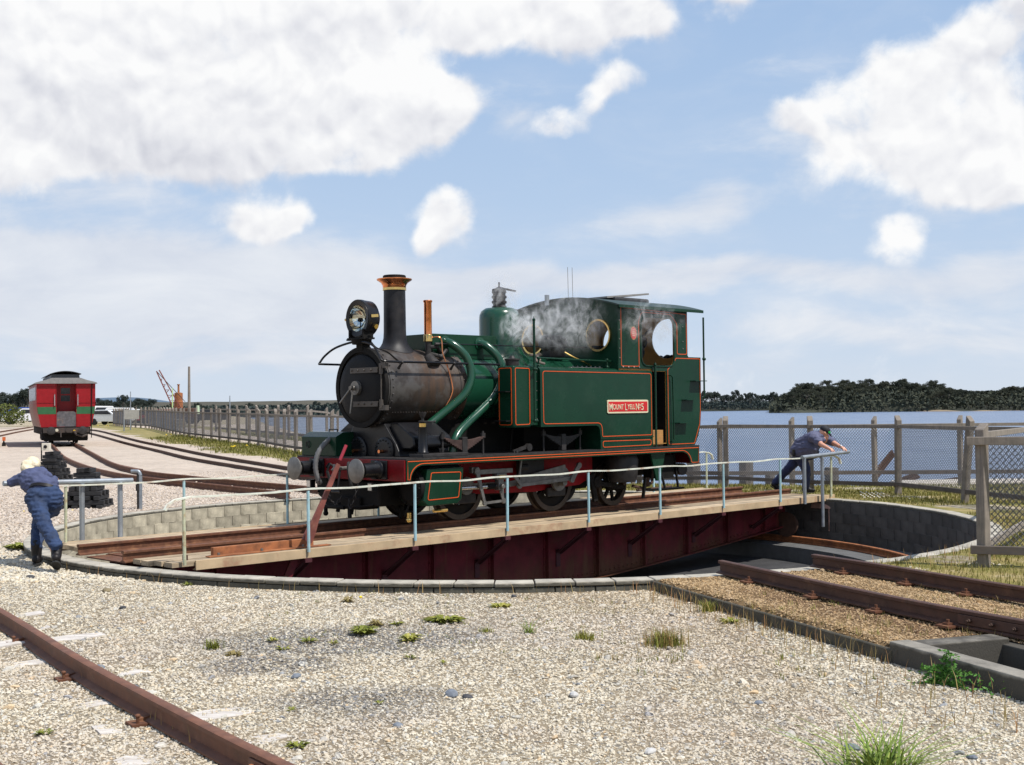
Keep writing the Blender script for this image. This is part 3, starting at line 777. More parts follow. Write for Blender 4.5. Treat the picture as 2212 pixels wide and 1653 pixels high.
# inspection pit at the right edge
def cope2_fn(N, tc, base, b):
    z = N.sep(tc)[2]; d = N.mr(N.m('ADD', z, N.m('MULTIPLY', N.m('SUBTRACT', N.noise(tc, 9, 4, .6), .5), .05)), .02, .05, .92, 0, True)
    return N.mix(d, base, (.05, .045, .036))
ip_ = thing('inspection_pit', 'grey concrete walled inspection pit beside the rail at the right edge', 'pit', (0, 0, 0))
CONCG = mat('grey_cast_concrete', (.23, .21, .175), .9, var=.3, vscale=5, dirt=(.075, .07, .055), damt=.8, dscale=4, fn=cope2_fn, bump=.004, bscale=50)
b0 = Vector((2.80, 9.30)); bd = Vector((.330, -.944)); bn_ = Vector((.944, .330))
def B(al, ac, z): p = b0 + bd * al + bn_ * ac; return (p.x, p.y, z)
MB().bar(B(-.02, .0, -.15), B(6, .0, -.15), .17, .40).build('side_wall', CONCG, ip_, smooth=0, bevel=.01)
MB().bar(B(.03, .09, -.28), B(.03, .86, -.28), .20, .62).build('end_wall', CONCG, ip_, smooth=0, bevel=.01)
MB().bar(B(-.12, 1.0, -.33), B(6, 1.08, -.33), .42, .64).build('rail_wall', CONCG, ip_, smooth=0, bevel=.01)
MB().bar(B(-.05, .5, -.62), B(6, .5, -.62), 1.3, .06).build('floor', ASPH, ip_, smooth=0)
for k in range(5): MB().bar(B(.55 + 1.1 * k, .76, -.55), B(.55 + 1.1 * k, .76, .0), .09, .14).build('buttress', CONCG, ip_, smooth=0, bevel=.006)

# ---- foreground track with bleached sleepers
ft = thing('railway_track', 'brown rail on bleached timber sleepers crossing the gravel at the bottom left', 'railway track', (0, 0, 0))
fgp = [(-6.4, 14.0), (-4.555, 11.325), (-3.124, 9.118), (-2.289, 7.90), (-1.542, 6.84), (-1.035, 6.15), (-.2, 5.0), (.7, 3.8)]
fgs = spline([(x, y, .045) for x, y in fgp], 8)
jn = 5 * 8 - 2
rail_mb(fgs[:jn + 1], .14).build('rail', RUSTF, ft, smooth=40)
rail_mb([fgs[jn] + (fgs[jn + 1] - fgs[jn]) * .02] + fgs[jn + 1:], .14).build('rail', RUSTF, ft, smooth=40)
off = []
for i, p in enumerate(fgs):
    d = (fgs[min(i + 1, len(fgs) - 1)] - fgs[max(0, i - 1)]).normalized(); off.append(p + Vector((d.y, -d.x, 0)) * 1.135)
rail_mb(off, .14).build('rail', RUSTF, ft, smooth=40)
# walk along the rail placing sleepers, spikes and plates
acc = 0; nxt = .1; si = 0
slp_var = [(.50, .20, 0), (.34, .12, .03), (.62, .23, -.02), (.45, .21, .02), (.56, .25, -.03), (.40, .16, 0), (.60, .26, .02)]
for i in range(len(fgs) - 1):
    seg = (fgs[i + 1] - fgs[i]).length
    while acc + seg > nxt:
        p = fgs[i] + (fgs[i + 1] - fgs[i]) * ((nxt - acc) / seg); d = (fgs[i + 1] - fgs[i]).normalized(); lt = Vector((-d.y, d.x, 0))
        if p.y < 12.4:
            ln, wd, rr = slp_var[si % 7]; si += 1
            dirv = (lt * 1 + d * rr * 3).normalized()
            z = -.105 + .012 * pnoise(p.x, p.y, 1.3) - .043
            mb = MB(); q0 = Vector((p.x, p.y, z - .012 * (si % 3))) - dirv * ((.5, 1.55, .35, 1.3, .9)[si % 5]); q1 = Vector((p.x, p.y, z + .004)) + dirv * (ln)
            sd = dirv.cross(Vector((0, 0, 1))); R = []
            for j in range(9):
                t = j / 8; c = q0 + (q1 - q0) * t; w_ = wd / 2 * (1 + .1 * rng.normal() * (1 if j < 8 else 2)) * (1 if 0 < j < 8 else .8); h_ = .045 + .008 * rng.normal()
                R.append([tuple(c + sd * a + Vector((0, 0, b))) for a, b in ((-w_, -.07), (w_, -.07), (w_, h_), (w_ * .3, h_ + .004), (-w_ * .3, h_ - .003), (-w_, h_))])
            mb.loft(R).build('sleeper', SLEEPER, ft, smooth=0)
            pl = p - lt * (-.0); bz = z + .055
            pb = MB(); c = Vector((p.x, p.y, bz)) - lt * -.0
            pb.bar(c - lt * .16 - Vector((0, 0, .0)), c + lt * .12, .13, .016)
            sp_ = c - lt * .115 + d * .03
            pb.cyl(sp_, sp_ + Vector((0, 0, .05)), .011, n=7); pb.sphere(sp_ + Vector((0, 0, .052)), .018, 8, 5, (1, 1, .7))
            sp2 = c - lt * .09 - d * .04; pb.bar(sp2 + Vector((0, 0, .01)), sp2 + lt * .07 + Vector((0, 0, .022)), .04, .02)
            if si % 2: pb.build('tie_plate', RUST, ft, smooth=40)
        nxt += .80 + .06 * rng.normal()
    acc += seg
fpj = fgs[jn]; dj = (fgs[jn + 1] - fgs[jn - 1]).normalized(); lj = Vector((-dj.y, dj.x, 0))
fp = MB(); fp.bar(fpj - dj * .26 - lj * .026 + Vector((0, 0, -.075)), fpj + dj * .26 - lj * .026 + Vector((0, 0, -.075)), .03, .075)
fpo = fp.build('fishplate', RUSTF, ft, bevel=.003)
for k in range(4):
    c = fpj + dj * (-.19 + .127 * k) - lj * .04 + Vector((0, 0, -.075))
    MB().cyl(c, c - lj * .024, .022, n=6).cyl(c - lj * .024, c - lj * .045, .012, n=8).build('bolt', RUSTO, fpo, smooth=0)

# ---- yard tracks behind
c3 = lambda x, y: ((300 + x / 3.16) / 1.4222, (1350 + y / 3.16) / 1.4222)
c1 = lambda x, y: ((x / 2.296) / 1.4222, (1080 + y / 2.296) / 1.4222)
c5 = lambda x, y: ((280 + x / 2.836) / 1.4222, (1150 + y / 2.836) / 1.4222)
t1 = thing('railway_track', 'rusty curved track running from the pit to the red carriage', 'railway track', (0, 0, 0))
px_rail([c1(330, 640), c1(375, 660), c1(450, 735), c1(600, 800), c1(800, 850), c3(400, 355), c3(700, 390), c3(900, 412), c3(1200, 442), c3(1500, 474), c3(1860, 512)], .15, 'rail', RUST, t1)
px_rail([c1(500, 635), c1(545, 655), c1(640, 705), c1(800, 785), c1(1000, 830), c3(200, 245), c3(500, 310), c3(900, 352), c3(1300, 392), c3(1860, 437), c3(2190, 468)], .15, 'rail', RUST, t1)
t2 = thing('railway_track', 'dark thin track running beside the grass verge behind the red carriage', 'railway track', (0, 0, 0))
px_rail([c5(-150, 492), c5(0, 510), c5(300, 590), c5(600, 660), c5(880, 725), c3(1500, 270), c3(1860, 330), c3(2300, 390), c3(2900, 470)], .11, 'rail', RUSTD, t2)
px_rail([c5(-60, 475), c5(80, 490), c5(400, 570), c5(700, 630), c5(1000, 690), c3(1600, 225), c3(1860, 265), c3(2300, 325), c3(2900, 400)], .11, 'rail', RUSTD, t2)
t3 = thing('railway_track', 'rusty siding at the far left edge behind the woman', 'railway track', (0, 0, 0))
px_rail([c1(-150, 590), c1(0, 563), c1(120, 545), c1(235, 528)], .10, 'rail', RUST, t3)
px_rail([c1(-150, 615), c1(0, 590), c1(120, 565), c1(235, 545)], .10, 'rail', RUST, t3)
st_ = thing('steel_threshold', 'rusted steel strip where the yard track meets the pit wall', 'steel strip', (0, 0, 0))
for a0_, a1_ in ((112.6, 121.2),):
    R = []
    for k in range(9):
        a = math.radians(a0_ + (a1_ - a0_) * k / 8); R.append([(PC[0] + r * math.cos(a), PC[1] + r * math.sin(a), z) for r, z in ((6.99, -.03), (7.3, -.03), (7.3, .025), (6.99, .025))])
    MB().loft(R).build('strip', RUSTO, st_, smooth=20)
# ================================================================== TURNTABLE BRIDGE
YAW = 0.7792; ORG = (PC[0], PC[1], 0.158)
U_ = Vector((math.cos(YAW), math.sin(YAW), 0)); V_ = Vector((math.sin(YAW), -math.cos(YAW), 0))
def WP(u, v, w): return Vector(ORG) + U_ * u + V_ * v + Vector((0, 0, w))
L = lambda u, v, w: (u, -v, w)          # local frame: u along, v towards the yard, w above rail head
br = thing('railway_turntable', 'rusty maroon turntable bridge with plank decks and pale blue handrail posts', 'turntable', ORG, YAW)
for v in (.567, -.567):
    rail_mb([(u, -v, 0) for u in (-6.98, 0, 6.98)], .135).build('rail', RUST, br, smooth=40)
def endu(v, r=6.93): return math.sqrt(r * r - v * v)
# rack strip between the rails
m = MB(); m.bar(L(-6.5, .30, -.085), L(6.5, .30, -.085), .05, .05)
for k in range(150): u = -6.5 + 13 * (k + .5) / 150; m.box((u - .022, -.325, -.062), (u + .022, -.275, -.035))
m.build('rack_strip', RUSTD, br, smooth=0)
# girders: fish-bellied plates
def gbot(u): a = abs(u); return -1.09 if a < .9 else -1.09 + (a - .9) ** 1.25 * .052
for v in (.78, -.78):
    us = np.linspace(-6.45, 6.45, 41)
    m = MB(); R = [[L(u, v - .008, -.2), L(u, v + .008, -.2), L(u, v + .008, gbot(u)), L(u, v - .008, gbot(u))] for u in us]; m.loft(R)
    g = m.build('girder', MAROON, br, smooth=25)
    m = MB(); m.loft([[L(u, v - .11, gbot(u) - .012), L(u, v + .11, gbot(u) - .012), L(u, v + .11, gbot(u) + .006), L(u, v - .11, gbot(u) + .006)] for u in us]); m.build('bottom_flange', MAROON, g, smooth=25)
    m = MB(); m.box(L(-6.45, v + .11, -.215), L(6.45, v - .11, -.19)); m.build('top_flange', MAROON, g, smooth=0)
    if v > 0:
        for k, u in enumerate(np.arange(-5.9, 6.2, 1.16)):
            m = MB(); m.box(L(u - .012, v + .010, gbot(u) + .01), L(u + .012, v + .085, -.215)); m.box(L(u - .05, v + .0085, gbot(u) + .01), L(u + .05, v + .018, -.215))
            m.build('stiffener', MAROON, g, smooth=0)
        m = MB()
        for u in np.arange(-6.3, 6.35, .11): 
            c = L(u, v + .009, gbot(u) + .07); m.sphere(c, .018, 6, 4)
        for u0 in np.arange(-5.9, 6.2, 1.16):
            for w in np.arange(-.3, gbot(u0), -.12):
                for du in (-.035, .035): m.sphere(L(u0 + du, v + .019, w), .017, 6, 4)
        m.build('rivets', MAROON, g, kind='stuff')
m = MB()
for u in np.arange(-6.2, 6.5, 1.3): m.box(L(u - .05, .76, -.5), L(u + .05, -.76, -.3))
m.build('cross_frame', MAROOND, br, smooth=0)
MB().box(L(-6.62, .50, -.150), L(6.62, -.50, -.138)).build('centre_plate', RUST, br, smooth=0)
for s in (-1, 1):  # rusty end plates between rails
    m = MB(); m.box(L(s * 6.6, .5, -.165), L(s * 6.9, -.5, -.150)); m.build('end_plate', RUST, br, smooth=0)
# deck planks lie lengthwise beside each rail
DN = -.105
def deck(side, top, vouter):
    rows = 4; v0 = .64; wd = (vouter - .03 - v0) / rows
    for r in range(rows):
        va = v0 + r * wd; lim = endu(va + wd, 6.98); st = -lim + rng.uniform(0, .05)
        cuts = [st, -3.9 + rng.uniform(-.8, .8), -.2 + rng.uniform(-1, 1), 3.4 + rng.uniform(-.8, .8), lim + (.15 if r > 1 and side > 0 else 0)]
        for a, b in zip(cuts[:-1], cuts[1:]):
            z = top + rng.uniform(-.004, .004); m = MB(); R = []
            for k in range(5):
                u = a + .004 + (b - a - .008) * k / 4; d1, d2 = rng.uniform(-.004, .004, 2)
                R.append([L(u, side * (va + .006 + d1), z - .055), L(u, side * (va + wd - .006 + d2), z - .055), L(u, side * (va + wd - .006 + d2), z), L(u, side * (va + .006 + d1), z)])
            m.loft(R).build('deck_plank', DECK, br, smooth=0)
deck(1, DN + .012, 1.42); deck(-1, -.055, 1.46)
# edge channels
m = MB(); m.box(L(-6.52, 1.395, DN - .095), L(7.18, 1.42, DN + .016)); m.box(L(-6.52, 1.34, DN - .095), L(7.18, 1.395, DN - .08)); m.build('edge_channel', EDGE, br, smooth=0, bevel=.003)
m = MB(); m.box(L(-6.9, -1.455, -.16), L(6.9, -1.48, -.05)); m.build('edge_channel', EDGE, br, smooth=0, bevel=.003)
# handrail posts
YELP = mat('yellowed_post_paint', (.50, .52, .36), .5, var=.2, dirt=(.34, .20, .08), damt=.8, dscale=8)
PU = [-6.69 + 1.715 * k for k in range(9)]
post = None
for side, v, z0, z1 in ((1, 1.445, DN - .02, .63), (-1, -1.44, -.06, .665)):
    for k, u in enumerate(PU):
        uu = u if side > 0 else u - .03
        le = rng.normal(0, .006)
        mt = YELP if k in (0, 8) else BLUEP
        o = MB().cyl(L(uu + le, v, z0), L(uu, v, z1), .020 if side > 0 else .019, n=10).build('handrail_post', mt, br)
        if side > 0:
            b = MB(); b.bar(L(uu, v - .03, z0 - .10), L(uu, .80, z0 - .50), .085, .014); b.bar(L(uu + .03, v - .03, z0 - .10), L(uu + .04, .80, z0 - .50), .010, .075, up=(0, 0, 1))
            b.bar(L(uu, .795, z0 - .45), L(uu, .795, max(gbot(uu), -1.0) + .16), .09, .02, up=(0, 1, 0)); b.box(L(uu - .05, 1.34, z0 - .125), L(uu + .05, v + .005, z0 - .075))
            b.build('deck_bracket', MAROOND, br, smooth=0)
def sag(k): return .005 * math.sin(k * 2.1) 
def hpath(v, z, u0, u1, curl0, curl1):
    P = []
    if curl0: P += [L(u0 - .33, v, z - .13), L(u0 - .29, v, z - .07), L(u0 - .2, v, z - .02)]
    n = 60
    for k in range(n + 1):
        u = u0 + (u1 - u0) * k / n; ph = (u - PU[0]) / 1.715 * 2 * PI
        P.append(L(u, v, z + .008 * math.cos(ph) - .004 * math.sin(ph * 1.7) + (0.0)))
    if curl1: P += [L(u1 + .17, v, z - .015), L(u1 + .27, v, z - .06), L(u1 + .31, v, z - .16)]
    return P
def flatbar(path, wd, th):
    mb = MB(); P = [Vector(p) for p in path]; R = []
    for i in range(len(P)):
        d = (P[min(i + 1, len(P) - 1)] - P[max(0, i - 1)]).normalized(); s = Vector((0, 1, 0)); u = s.cross(d).normalized()
        R.append([tuple(P[i] + s * a + u * b) for a, b in ((-wd / 2, -th / 2), (wd / 2, -th / 2), (wd / 2, th / 2), (-wd / 2, th / 2))])
    return mb.loft(R)
flatbar(hpath(1.445, .64, -6.6, 7.05, 1, 1), .05, .020).build('handrail', CREAMP, br, smooth=40)
flatbar(hpath(-1.44, .672, -6.7, 6.9, 1, 1), .05, .018).build('handrail', CREAMP, br, smooth=40)
# push bars (grey pipes) at both ends
MB().tube([L(5.95, 1.50, .655), L(7.58, 1.50, .705)], .034, 14).build('push_bar', GALV, br)
for u, z in ((6.02, -.20), (6.62, -.66)): MB().cyl(L(u, 1.50, z), L(u, 1.50, .65), .032, n=12).build('push_bar_post', GALV, br)
MB().tube([L(-7.50, -1.52, .742), L(-5.75, -1.50, .70)], .034, 14).build('push_bar', GALV, br)
for u in (-6.47, -5.93): MB().cyl(L(u, -1.50, -.06), L(u, -1.50, .69), .034, n=12).build('push_bar_post', GALV, br)
# locking lever, its cross bar and its timber stop
m = MB(); 
def lerp(a, b, t): return tuple(x + (y - x) * t for x, y in zip(a, b))
a_, b_ = (-4.94, 1.36, .0), (-4.35, 1.40, 1.17)
R = []
for t, wd, th in ((0, .13, .03), (.12, .12, .03), (.2, .085, .028), (.45, .06, .024), (.8, .05, .02), (.83, .036, .03), (1, .034, .03)):
    c = Vector(L(*lerp(a_, b_, t))); R.append([tuple(c + Vector((a * wd / 2, b * th / 2, a * wd * -.25))) for a, b in ((-1, -1), (1, -1), (1, 1), (-1, 1))])
m.loft(R[:5]); lv = m.build('locking_lever', mat('red_brown_lever', (.19, .055, .04), .6, var=.3, dirt=(.32, .16, .10), damt=.6), br, smooth=20)
MB().tube([L(*lerp(a_, b_, .84)), L(*lerp(a_, b_, 1))], .021, 10).build('grip', mat('crimson_grip', (.30, .02, .035), .4, var=.1), lv)
MB().bar(L(-5.03, 1.30, -.12), L(-5.40, 1.18, -1.0), .05, .10).build('locking_leg', MAROON, br, smooth=0, bevel=.004)
MB().box(L(-6.14, 1.17, DN + .015), L(-4.7, 1.11, DN + .115)).build('lever_guide', RUSTO, br, smooth=0, bevel=.004)
MB().box(L(-6.25, 1.27, DN + .0135), L(-4.5, 1.175, DN + .026)).build('lever_guide_foot', RUSTO, br, smooth=0)
for u in (-6.1, -5.5, -4.9): MB().cyl(L(u, 1.22, DN + .026), L(u, 1.22, DN + .055), .016, n=6).build('bolt', STEEL, br, smooth=0)
# carrying wheels with their guards
for s in (-1, 1):
    for v in (.95, -.95):
        wz = -.67 + .0 + .21 - .0
        m = MB(); ru = s * 6.28; m.lathe([(.03, -.05), (.21, -.05), (.235, -.05), (.21, -.035), (.205, .05), (.03, .05)], L(ru, v, -.67 - .158 + .21), 'x', 26)
        m.build('carrying_wheel', RUSTD, br)
        g = MB(); uu = s * 6.86
        vf = v + .56
        g.loft([[L(uu + x, yv, z) for x, z in ((-.04, -.34), (.0, -.26), (.10, -.225), (.32, -.225), (.42, -.26), (.46, -.34), (.43, -.34), (.38, -.27), (.06, -.27), (-.01, -.34))] for yv in (vf + .02, vf - .40)])
        g.box(L(uu - .02, vf, -.30), L(uu + .09, vf - .03, -.74)); g.box(L(uu + .33, vf, -.30), L(uu + .43, vf - .03, -.74)); g.box(L(uu - .02, vf + .002, -.62), L(uu + .43, vf - .032, -.76)); g.box(L(uu + .40, vf - .03, -.30), L(uu + .43, vf - .40, -.76)); g.box(L(uu + .12, vf - .08, -.32), L(uu + .28, vf - .14, -.70))
        if s > 0 and v > 0: g.build('wheel_guard', mat('pale_pink_rusty_steel', (.46, .28, .22), .7, var=.3, dirt=(.25, .10, .06), damt=.6), br, smooth=0, bevel=.005)
MB().cyl(L(0, 0, -1.2), L(0, 0, -.3), .35, n=24).build('centre_pivot', RUSTD, br)
ms = MB(); ms.tube([L(-6.66, 1.39, .60), L(-6.62, 1.37, .3), L(-6.66, 1.35, .08), L(-6.62, 1.36, -.02)], .007, 5); ms.box(L(-6.65, 1.38, -.08), L(-6.60, 1.34, -.02)); ms.build('chain_and_padlock', RUSTD, br)
# ================================================================== LOCOMOTIVE
LO = thing('steam_locomotive', 'dark green steam tank locomotive with copper capped chimney standing on the turntable', 'steam locomotive', ORG, YAW)
def mp(a, b, c): return None
def sheet_uw(v0, sgn=1):                      # polygon in (u,w), offset outward
    return lambda a, b, c: (a, -(v0 + c) * sgn, b)
def lining(parent, poly, v, rad=.035, sgn=1, r=.0055, closed=True, name='lining', m=None):
    P = fillet(poly, rad, 4) if rad else poly
    pts = [L(p[0], v * sgn, p[1]) for p in P]
    mb = MB(); Q = [Vector(p) for p in pts]; n = len(Q); R = []
    for i in range(n):
        d = (Q[(i + 1) % n] - Q[i - 1]) if closed else (Q[min(i + 1, n - 1)] - Q[max(i - 1, 0)])
        d.normalize(); s = Vector((0, 1, 0)); o_ = s.cross(d).normalized()
        R.append([tuple(Q[i] + o_ * a * r + s * b * .003) for a, b in ((-1, -1), (1, -1), (1, 1), (-1, 1))])
    mb.loft(R, loop=closed, caps=not closed)
    return mb.build(name, m or LINING, parent, smooth=0)
# --- footplate and valances
fp_ = MB().box(L(-3.24, 1.25, .930), L(3.20, -1.25, .955)).build('footplate', DGREY, LO, smooth=0)
for sg in (1, -1):
    def arc(cx, cy, rx, ry, a0, a1, n=8): return [(cx + rx * math.cos(math.radians(a0 + (a1 - a0) * k / n)), cy + ry * math.sin(math.radians(a0 + (a1 - a0) * k / n))) for k in range(n + 1)]
    poly = [(-3.238, .930), (-3.238, .655), (-3.155, .655)] + arc(-2.93, .655, .225, .20, 180, 90)[1:] + arc(2.72, .655, .235, .20, 90, 0) + [(3.198, .655), (3.198, .930)]
    va = plate('valance', poly, [], sheet_uw(1.236, sg), .014, GREEN, LO)
    if sg > 0:
        inner = [(-3.215, .915), (-3.215, .670), (-3.175, .670)] + arc(-2.93, .672, .245, .208, 176, 90)[0:] + arc(2.72, .672, .255, .208, 90, 4) + [(3.0, .67), (3.175, .670), (3.175, .915)]
        lining(va, inner, 1.2515, 0)
# --- buffer beams
for u0, u1 in ((-3.262, -3.226), (3.186, 3.215)):
    bb = MB().box(L(u0, 1.235, .645), L(u1, -1.235, .932)).build('buffer_beam', BRED, LO, smooth=0, bevel=.004)
def buffer(u, v, w, s):
    m = MB(); c = L(u, v, w)
    m.lathe([(.13, 0), (.125, s * .04), (.105, s * .06), (.098, s * .30)], c, 'x', 24)
    o = m.build('buffer', BLACK, LO)
    MB().lathe([(.062, s * .28), (.062, s * .38)], c, 'x', 18).build('plunger', STEEL, o)
    MB().lathe([(.055, s * .355), (.12, s * .375), (.162, s * .385), (.165, s * .405), (.10, s * .425), (.02, s * .43)], c, 'x', 32).build('buffer_head', STEEL, o)
    MB().box((c[0] - (0 if s < 0 else .0) - .02, c[1] - .17, c[2] - .13), (c[0] + .02, c[1] + .17, c[2] + .13)).build('base_plate', BLACK, o, smooth=0, bevel=.01)
for v in (.715, -.715): buffer(-3.27, v, .795, -1)
for v in (.715, -.715): buffer(3.22, v, .795, 1)
# coupling hook, links, hoses
m = MB(); m.tube([L(-3.26, 0, .80), L(-3.42, 0, .80), L(-3.50, 0, .84), L(-3.53, 0, .79), L(-3.47, 0, .74)], [.03, .03, .028, .024, .012], 8)
hk = m.build('coupling_hook', STEEL, LO)
m = MB()
for v in (-.055, .055): m.tube([L(-3.44, v, .80), L(-3.46, v, .62), L(-3.47, v * .8, .48)], .016, 7)
m.cyl(L(-3.47, -.09, .48), L(-3.47, .09, .48), .022, n=8); m.cyl(L(-3.44, -.08, .80), L(-3.44, .08, .80), .022, n=8)
m.build('screw_link', DGREY, hk)
def chain(path, name, parent, r=.008, sz=.035):
    S_ = spline([L(*p) for p in path], 10); m = MB(); acc = 0; k = 0
    for i in range(len(S_) - 1):
        acc += (S_[i + 1] - S_[i]).length
        if acc > sz * 1.4:
            acc = 0; c = S_[i]; d = (S_[i + 1] - S_[i]).normalized(); s = d.orthogonal().normalized() if k % 2 else d.cross(d.orthogonal()).normalized(); k += 1
            m.tube([c + (d * math.cos(t) * sz + s * math.sin(t) * sz * .55) for t in [2 * PI * j / 8 for j in range(8)]], r, 5, loop=True)
    return m.build(name, DGREY, parent)
chain([(-3.3, -.33, .70), (-3.38, -.30, .42), (-3.34, -.18, .30), (-3.3, -.08, .42)], 'side_chain', LO)
chain([(-3.3, .33, .70), (-3.38, .30, .40), (-3.34, .16, .26), (-3.3, .06, .40)], 'side_chain', LO)
m = MB(); P = spline([L(-3.05, -.50, 1.22), L(-3.20, -.52, 1.19), L(-3.36, -.55, 1.02), L(-3.42, -.55, .82), L(-3.40, -.52, .64), L(-3.34, -.55, .58)], 8)
m.tube(P, [.034 + (.006 if i % 2 else 0) for i in range(len(P))], 10); m.build('corrugated_hose', mat('grey_hose', (.12, .12, .12), .6, var=.3), LO)
MB().tube([L(-3.10, -.44, 1.24), L(-3.14, -.44, .95), L(-3.30, -.44, .80)], .025, 8).build('brake_pipe', BLACKM, LO)
m = MB(); P = spline([L(-3.30, .16, .76), L(-3.38, .18, .88), L(-3.42, .22, .80), L(-3.40, .24, .62), L(-3.36, .22, .52)], 8)
m.tube(P, .022, 8).build('brake_hose', RUBBER, LO)
MB().tube([L(-3.3, -.18, .78), L(-3.42, -.2, .86), L(-3.44, -.24, .76), L(-3.40, -.22, .6)], .02, 8).build('brake_hose', RUBBER, LO)
for v in (-.80, .62):
    o = MB().box(L(-3.36, v + .055, .50), L(-3.28, v - .055, .62)).build('marker_lamp', BLACK, LO, smooth=0, bevel=.004)
    MB().box(L(-3.366, v + .04, .515), L(-3.361, v - .04, .605)).build('lens', STEELB, o, smooth=0)
# under-beam pipework, cowcatcher-like guard irons and rack brake gear
m = MB(); m.box(L(-3.2, .62, .28), L(-2.6, -.62, .62)); m.box(L(-3.25, .25, .22), L(-2.9, -.2, .40))
m.build('front_underframe', BLACKM, LO, smooth=0, bevel=.02)
m = MB()
for v in (-.56, .56): m.bar(L(-2.65, v, .62), L(-2.78, v, .09), .05, .03)
m.tube([L(-3.22, -.7, .30), L(-3.24, -.3, .26), L(-3.24, .2, .26), L(-3.2, .5, .3)], .018, 6); m.cyl(L(-3.25, -.55, .24), L(-3.25, -.1, .24), .03, n=8); m.bar(L(-3.2, -.05, .32), L(-3.22, -.02, .10), .06, .03); m.bar(L(-3.2, -.28, .3), L(-3.22, -.3, .17), .07, .05)
m.tube([L(-2.95, .95, .30), L(-2.98, .90, .16), L(-2.8, .7, .12), L(-2.6, .6, .16)], .014, 6)
m.build('guard_irons', BLACKM, LO)
# --- wheels
def wheel(u, v, r, spokes=10, bal=True):
    s = 1 if v > 0 else -1; c = L(u, v, r)
    m = MB(); m.lathe([(r - .075, -.055), (r, -.055), (r, .04), (r + .028, .05), (r + .028, .065), (r - .075, .065)], (c[0], c[1], c[2]), 'y', 44, caps=False)
    m.lathe([(r - .075, .065), (r - .075, -.055)], c, 'y', 44, caps=False)
    if s < 0: pass
    o = m.build('wheel', TYRE, LO, smooth=30)
    m = MB()
    for k in range(spokes):
        a = 2 * PI * k / spokes + .2; d = Vector((math.cos(a), 0, math.sin(a))); m.bar(Vector(c) + d * .06, Vector(c) + d * (r - .06), .05, .035, up=(0, 1, 0))
    m.lathe([(.11, -.05), (.11, .05)], c, 'y', 20)
    if bal: m.loft([[(c[0] + rr * math.cos(a), c[1] + q, c[2] + rr * math.sin(a)) for rr, q in ((r * .55, -.03), (r - .07, -.03), (r - .07, .03), (r * .55, .03))] for a in np.linspace(-2.6, -.6, 9)])
    m.build('spokes', BLACKM, o)
for v in (.56, -.56):
    wheel(-1.70, v, .457); wheel(.25, v, .457); wheel(1.69, v, .352, 8, False)
for u, r in ((-1.70, .457), (.25, .457), (1.69, .352)): MB().cyl(L(u, .5, r), L(u, -.5, r), .06, n=12).build('axle', BLACKM, LO)
# --- frames
for sg in (1, -1):
    poly = [(-2.35, .93), (-2.35, .40), (-1.35, .36), (-.2, .33), (.15, .36), (.80, .385), (.97, .45), (1.12, .60), (1.12, .93)]
    plate('outside_frame', poly, [], sheet_uw(.655, sg), .025, FRED, LO)
    plate('inside_frame', [(-3.1, .93), (-3.1, .45), (3.1, .45), (3.1, .93)], [], sheet_uw(.42, sg), .02, BLACKM, LO)
    plate('rear_frame_bracket', [(1.98, .86), (2.36, .86), (2.21, .40), (2.13, .40)], [], sheet_uw(1.16, sg), .03, GREEN, LO)
m = MB(); m.box(L(-2.2, .38, .30), L(1.3, -.38, .92)); m.box(L(2.2, .40, .50), L(3.15, -.40, .92)); m.box(L(1.1, .5, .42), L(1.5, -.5, .92)); m.build('between_frames', BLACKM, LO, smooth=0)
m = MB(); m.lathe([(.02, .0), (.22, .0), (.25, .10), (.27, .36), (.22, .46), (.05, .5)], L(1.62, .88, .40), 'z', 26); m.build('sand_pot', DGREY, LO)
m = MB(); m.lathe([(.09, -.04), (.09, .04)], L(1.08, .80, .42), 'y', 18); m.bar(L(1.08, .82, .40), L(1.75, .82, .30), .03, .07); m.bar(L(.95, .8, .55), L(1.05, .8, .12), .05, .09); m.build('brake_gear', BLACKM, LO)
m = MB(); m.tube([L(2.35, .9, .90), L(2.36, .92, .60), L(2.30, .95, .36), L(2.05, .95, .28), L(1.85, .9, .32)], .025, 8); m.tube([L(1.9, .95, .25), L(2.75, 1.0, .27)], .02, 7); m.cyl(L(2.12, 1.0, .45), L(2.12, 1.0, .30), .035, n=8); m.build('injector_pipes', RUSTD, LO)
m = MB(); m.box(L(2.35, 1.05, .42), L(2.75, .72, .80)); m.bar(L(2.0, 1.12, .25), L(2.85, 1.12, .25), .14, .03); m.bar(L(2.45, 1.1, .25), L(2.45, 1.0, .6), .03); m.bar(L(2.8, 1.1, .25), L(2.8, 1.0, .9), .03); m.bar(L(1.96, 1.08, .45), L(1.90, 1.08, .13), .05, .03); m.build('cab_steps', BLACKM, LO, smooth=0)
m = MB(); m.cyl(L(3.0, 1.05, .55), L(3.05, .75, .55), .10, n=18); m.tube([L(2.9, 1.0, .62), L(2.75, 1.02, .7), L(2.7, 1.0, .9)], .018, 6); m.build('rear_pipe', DGREY, LO)
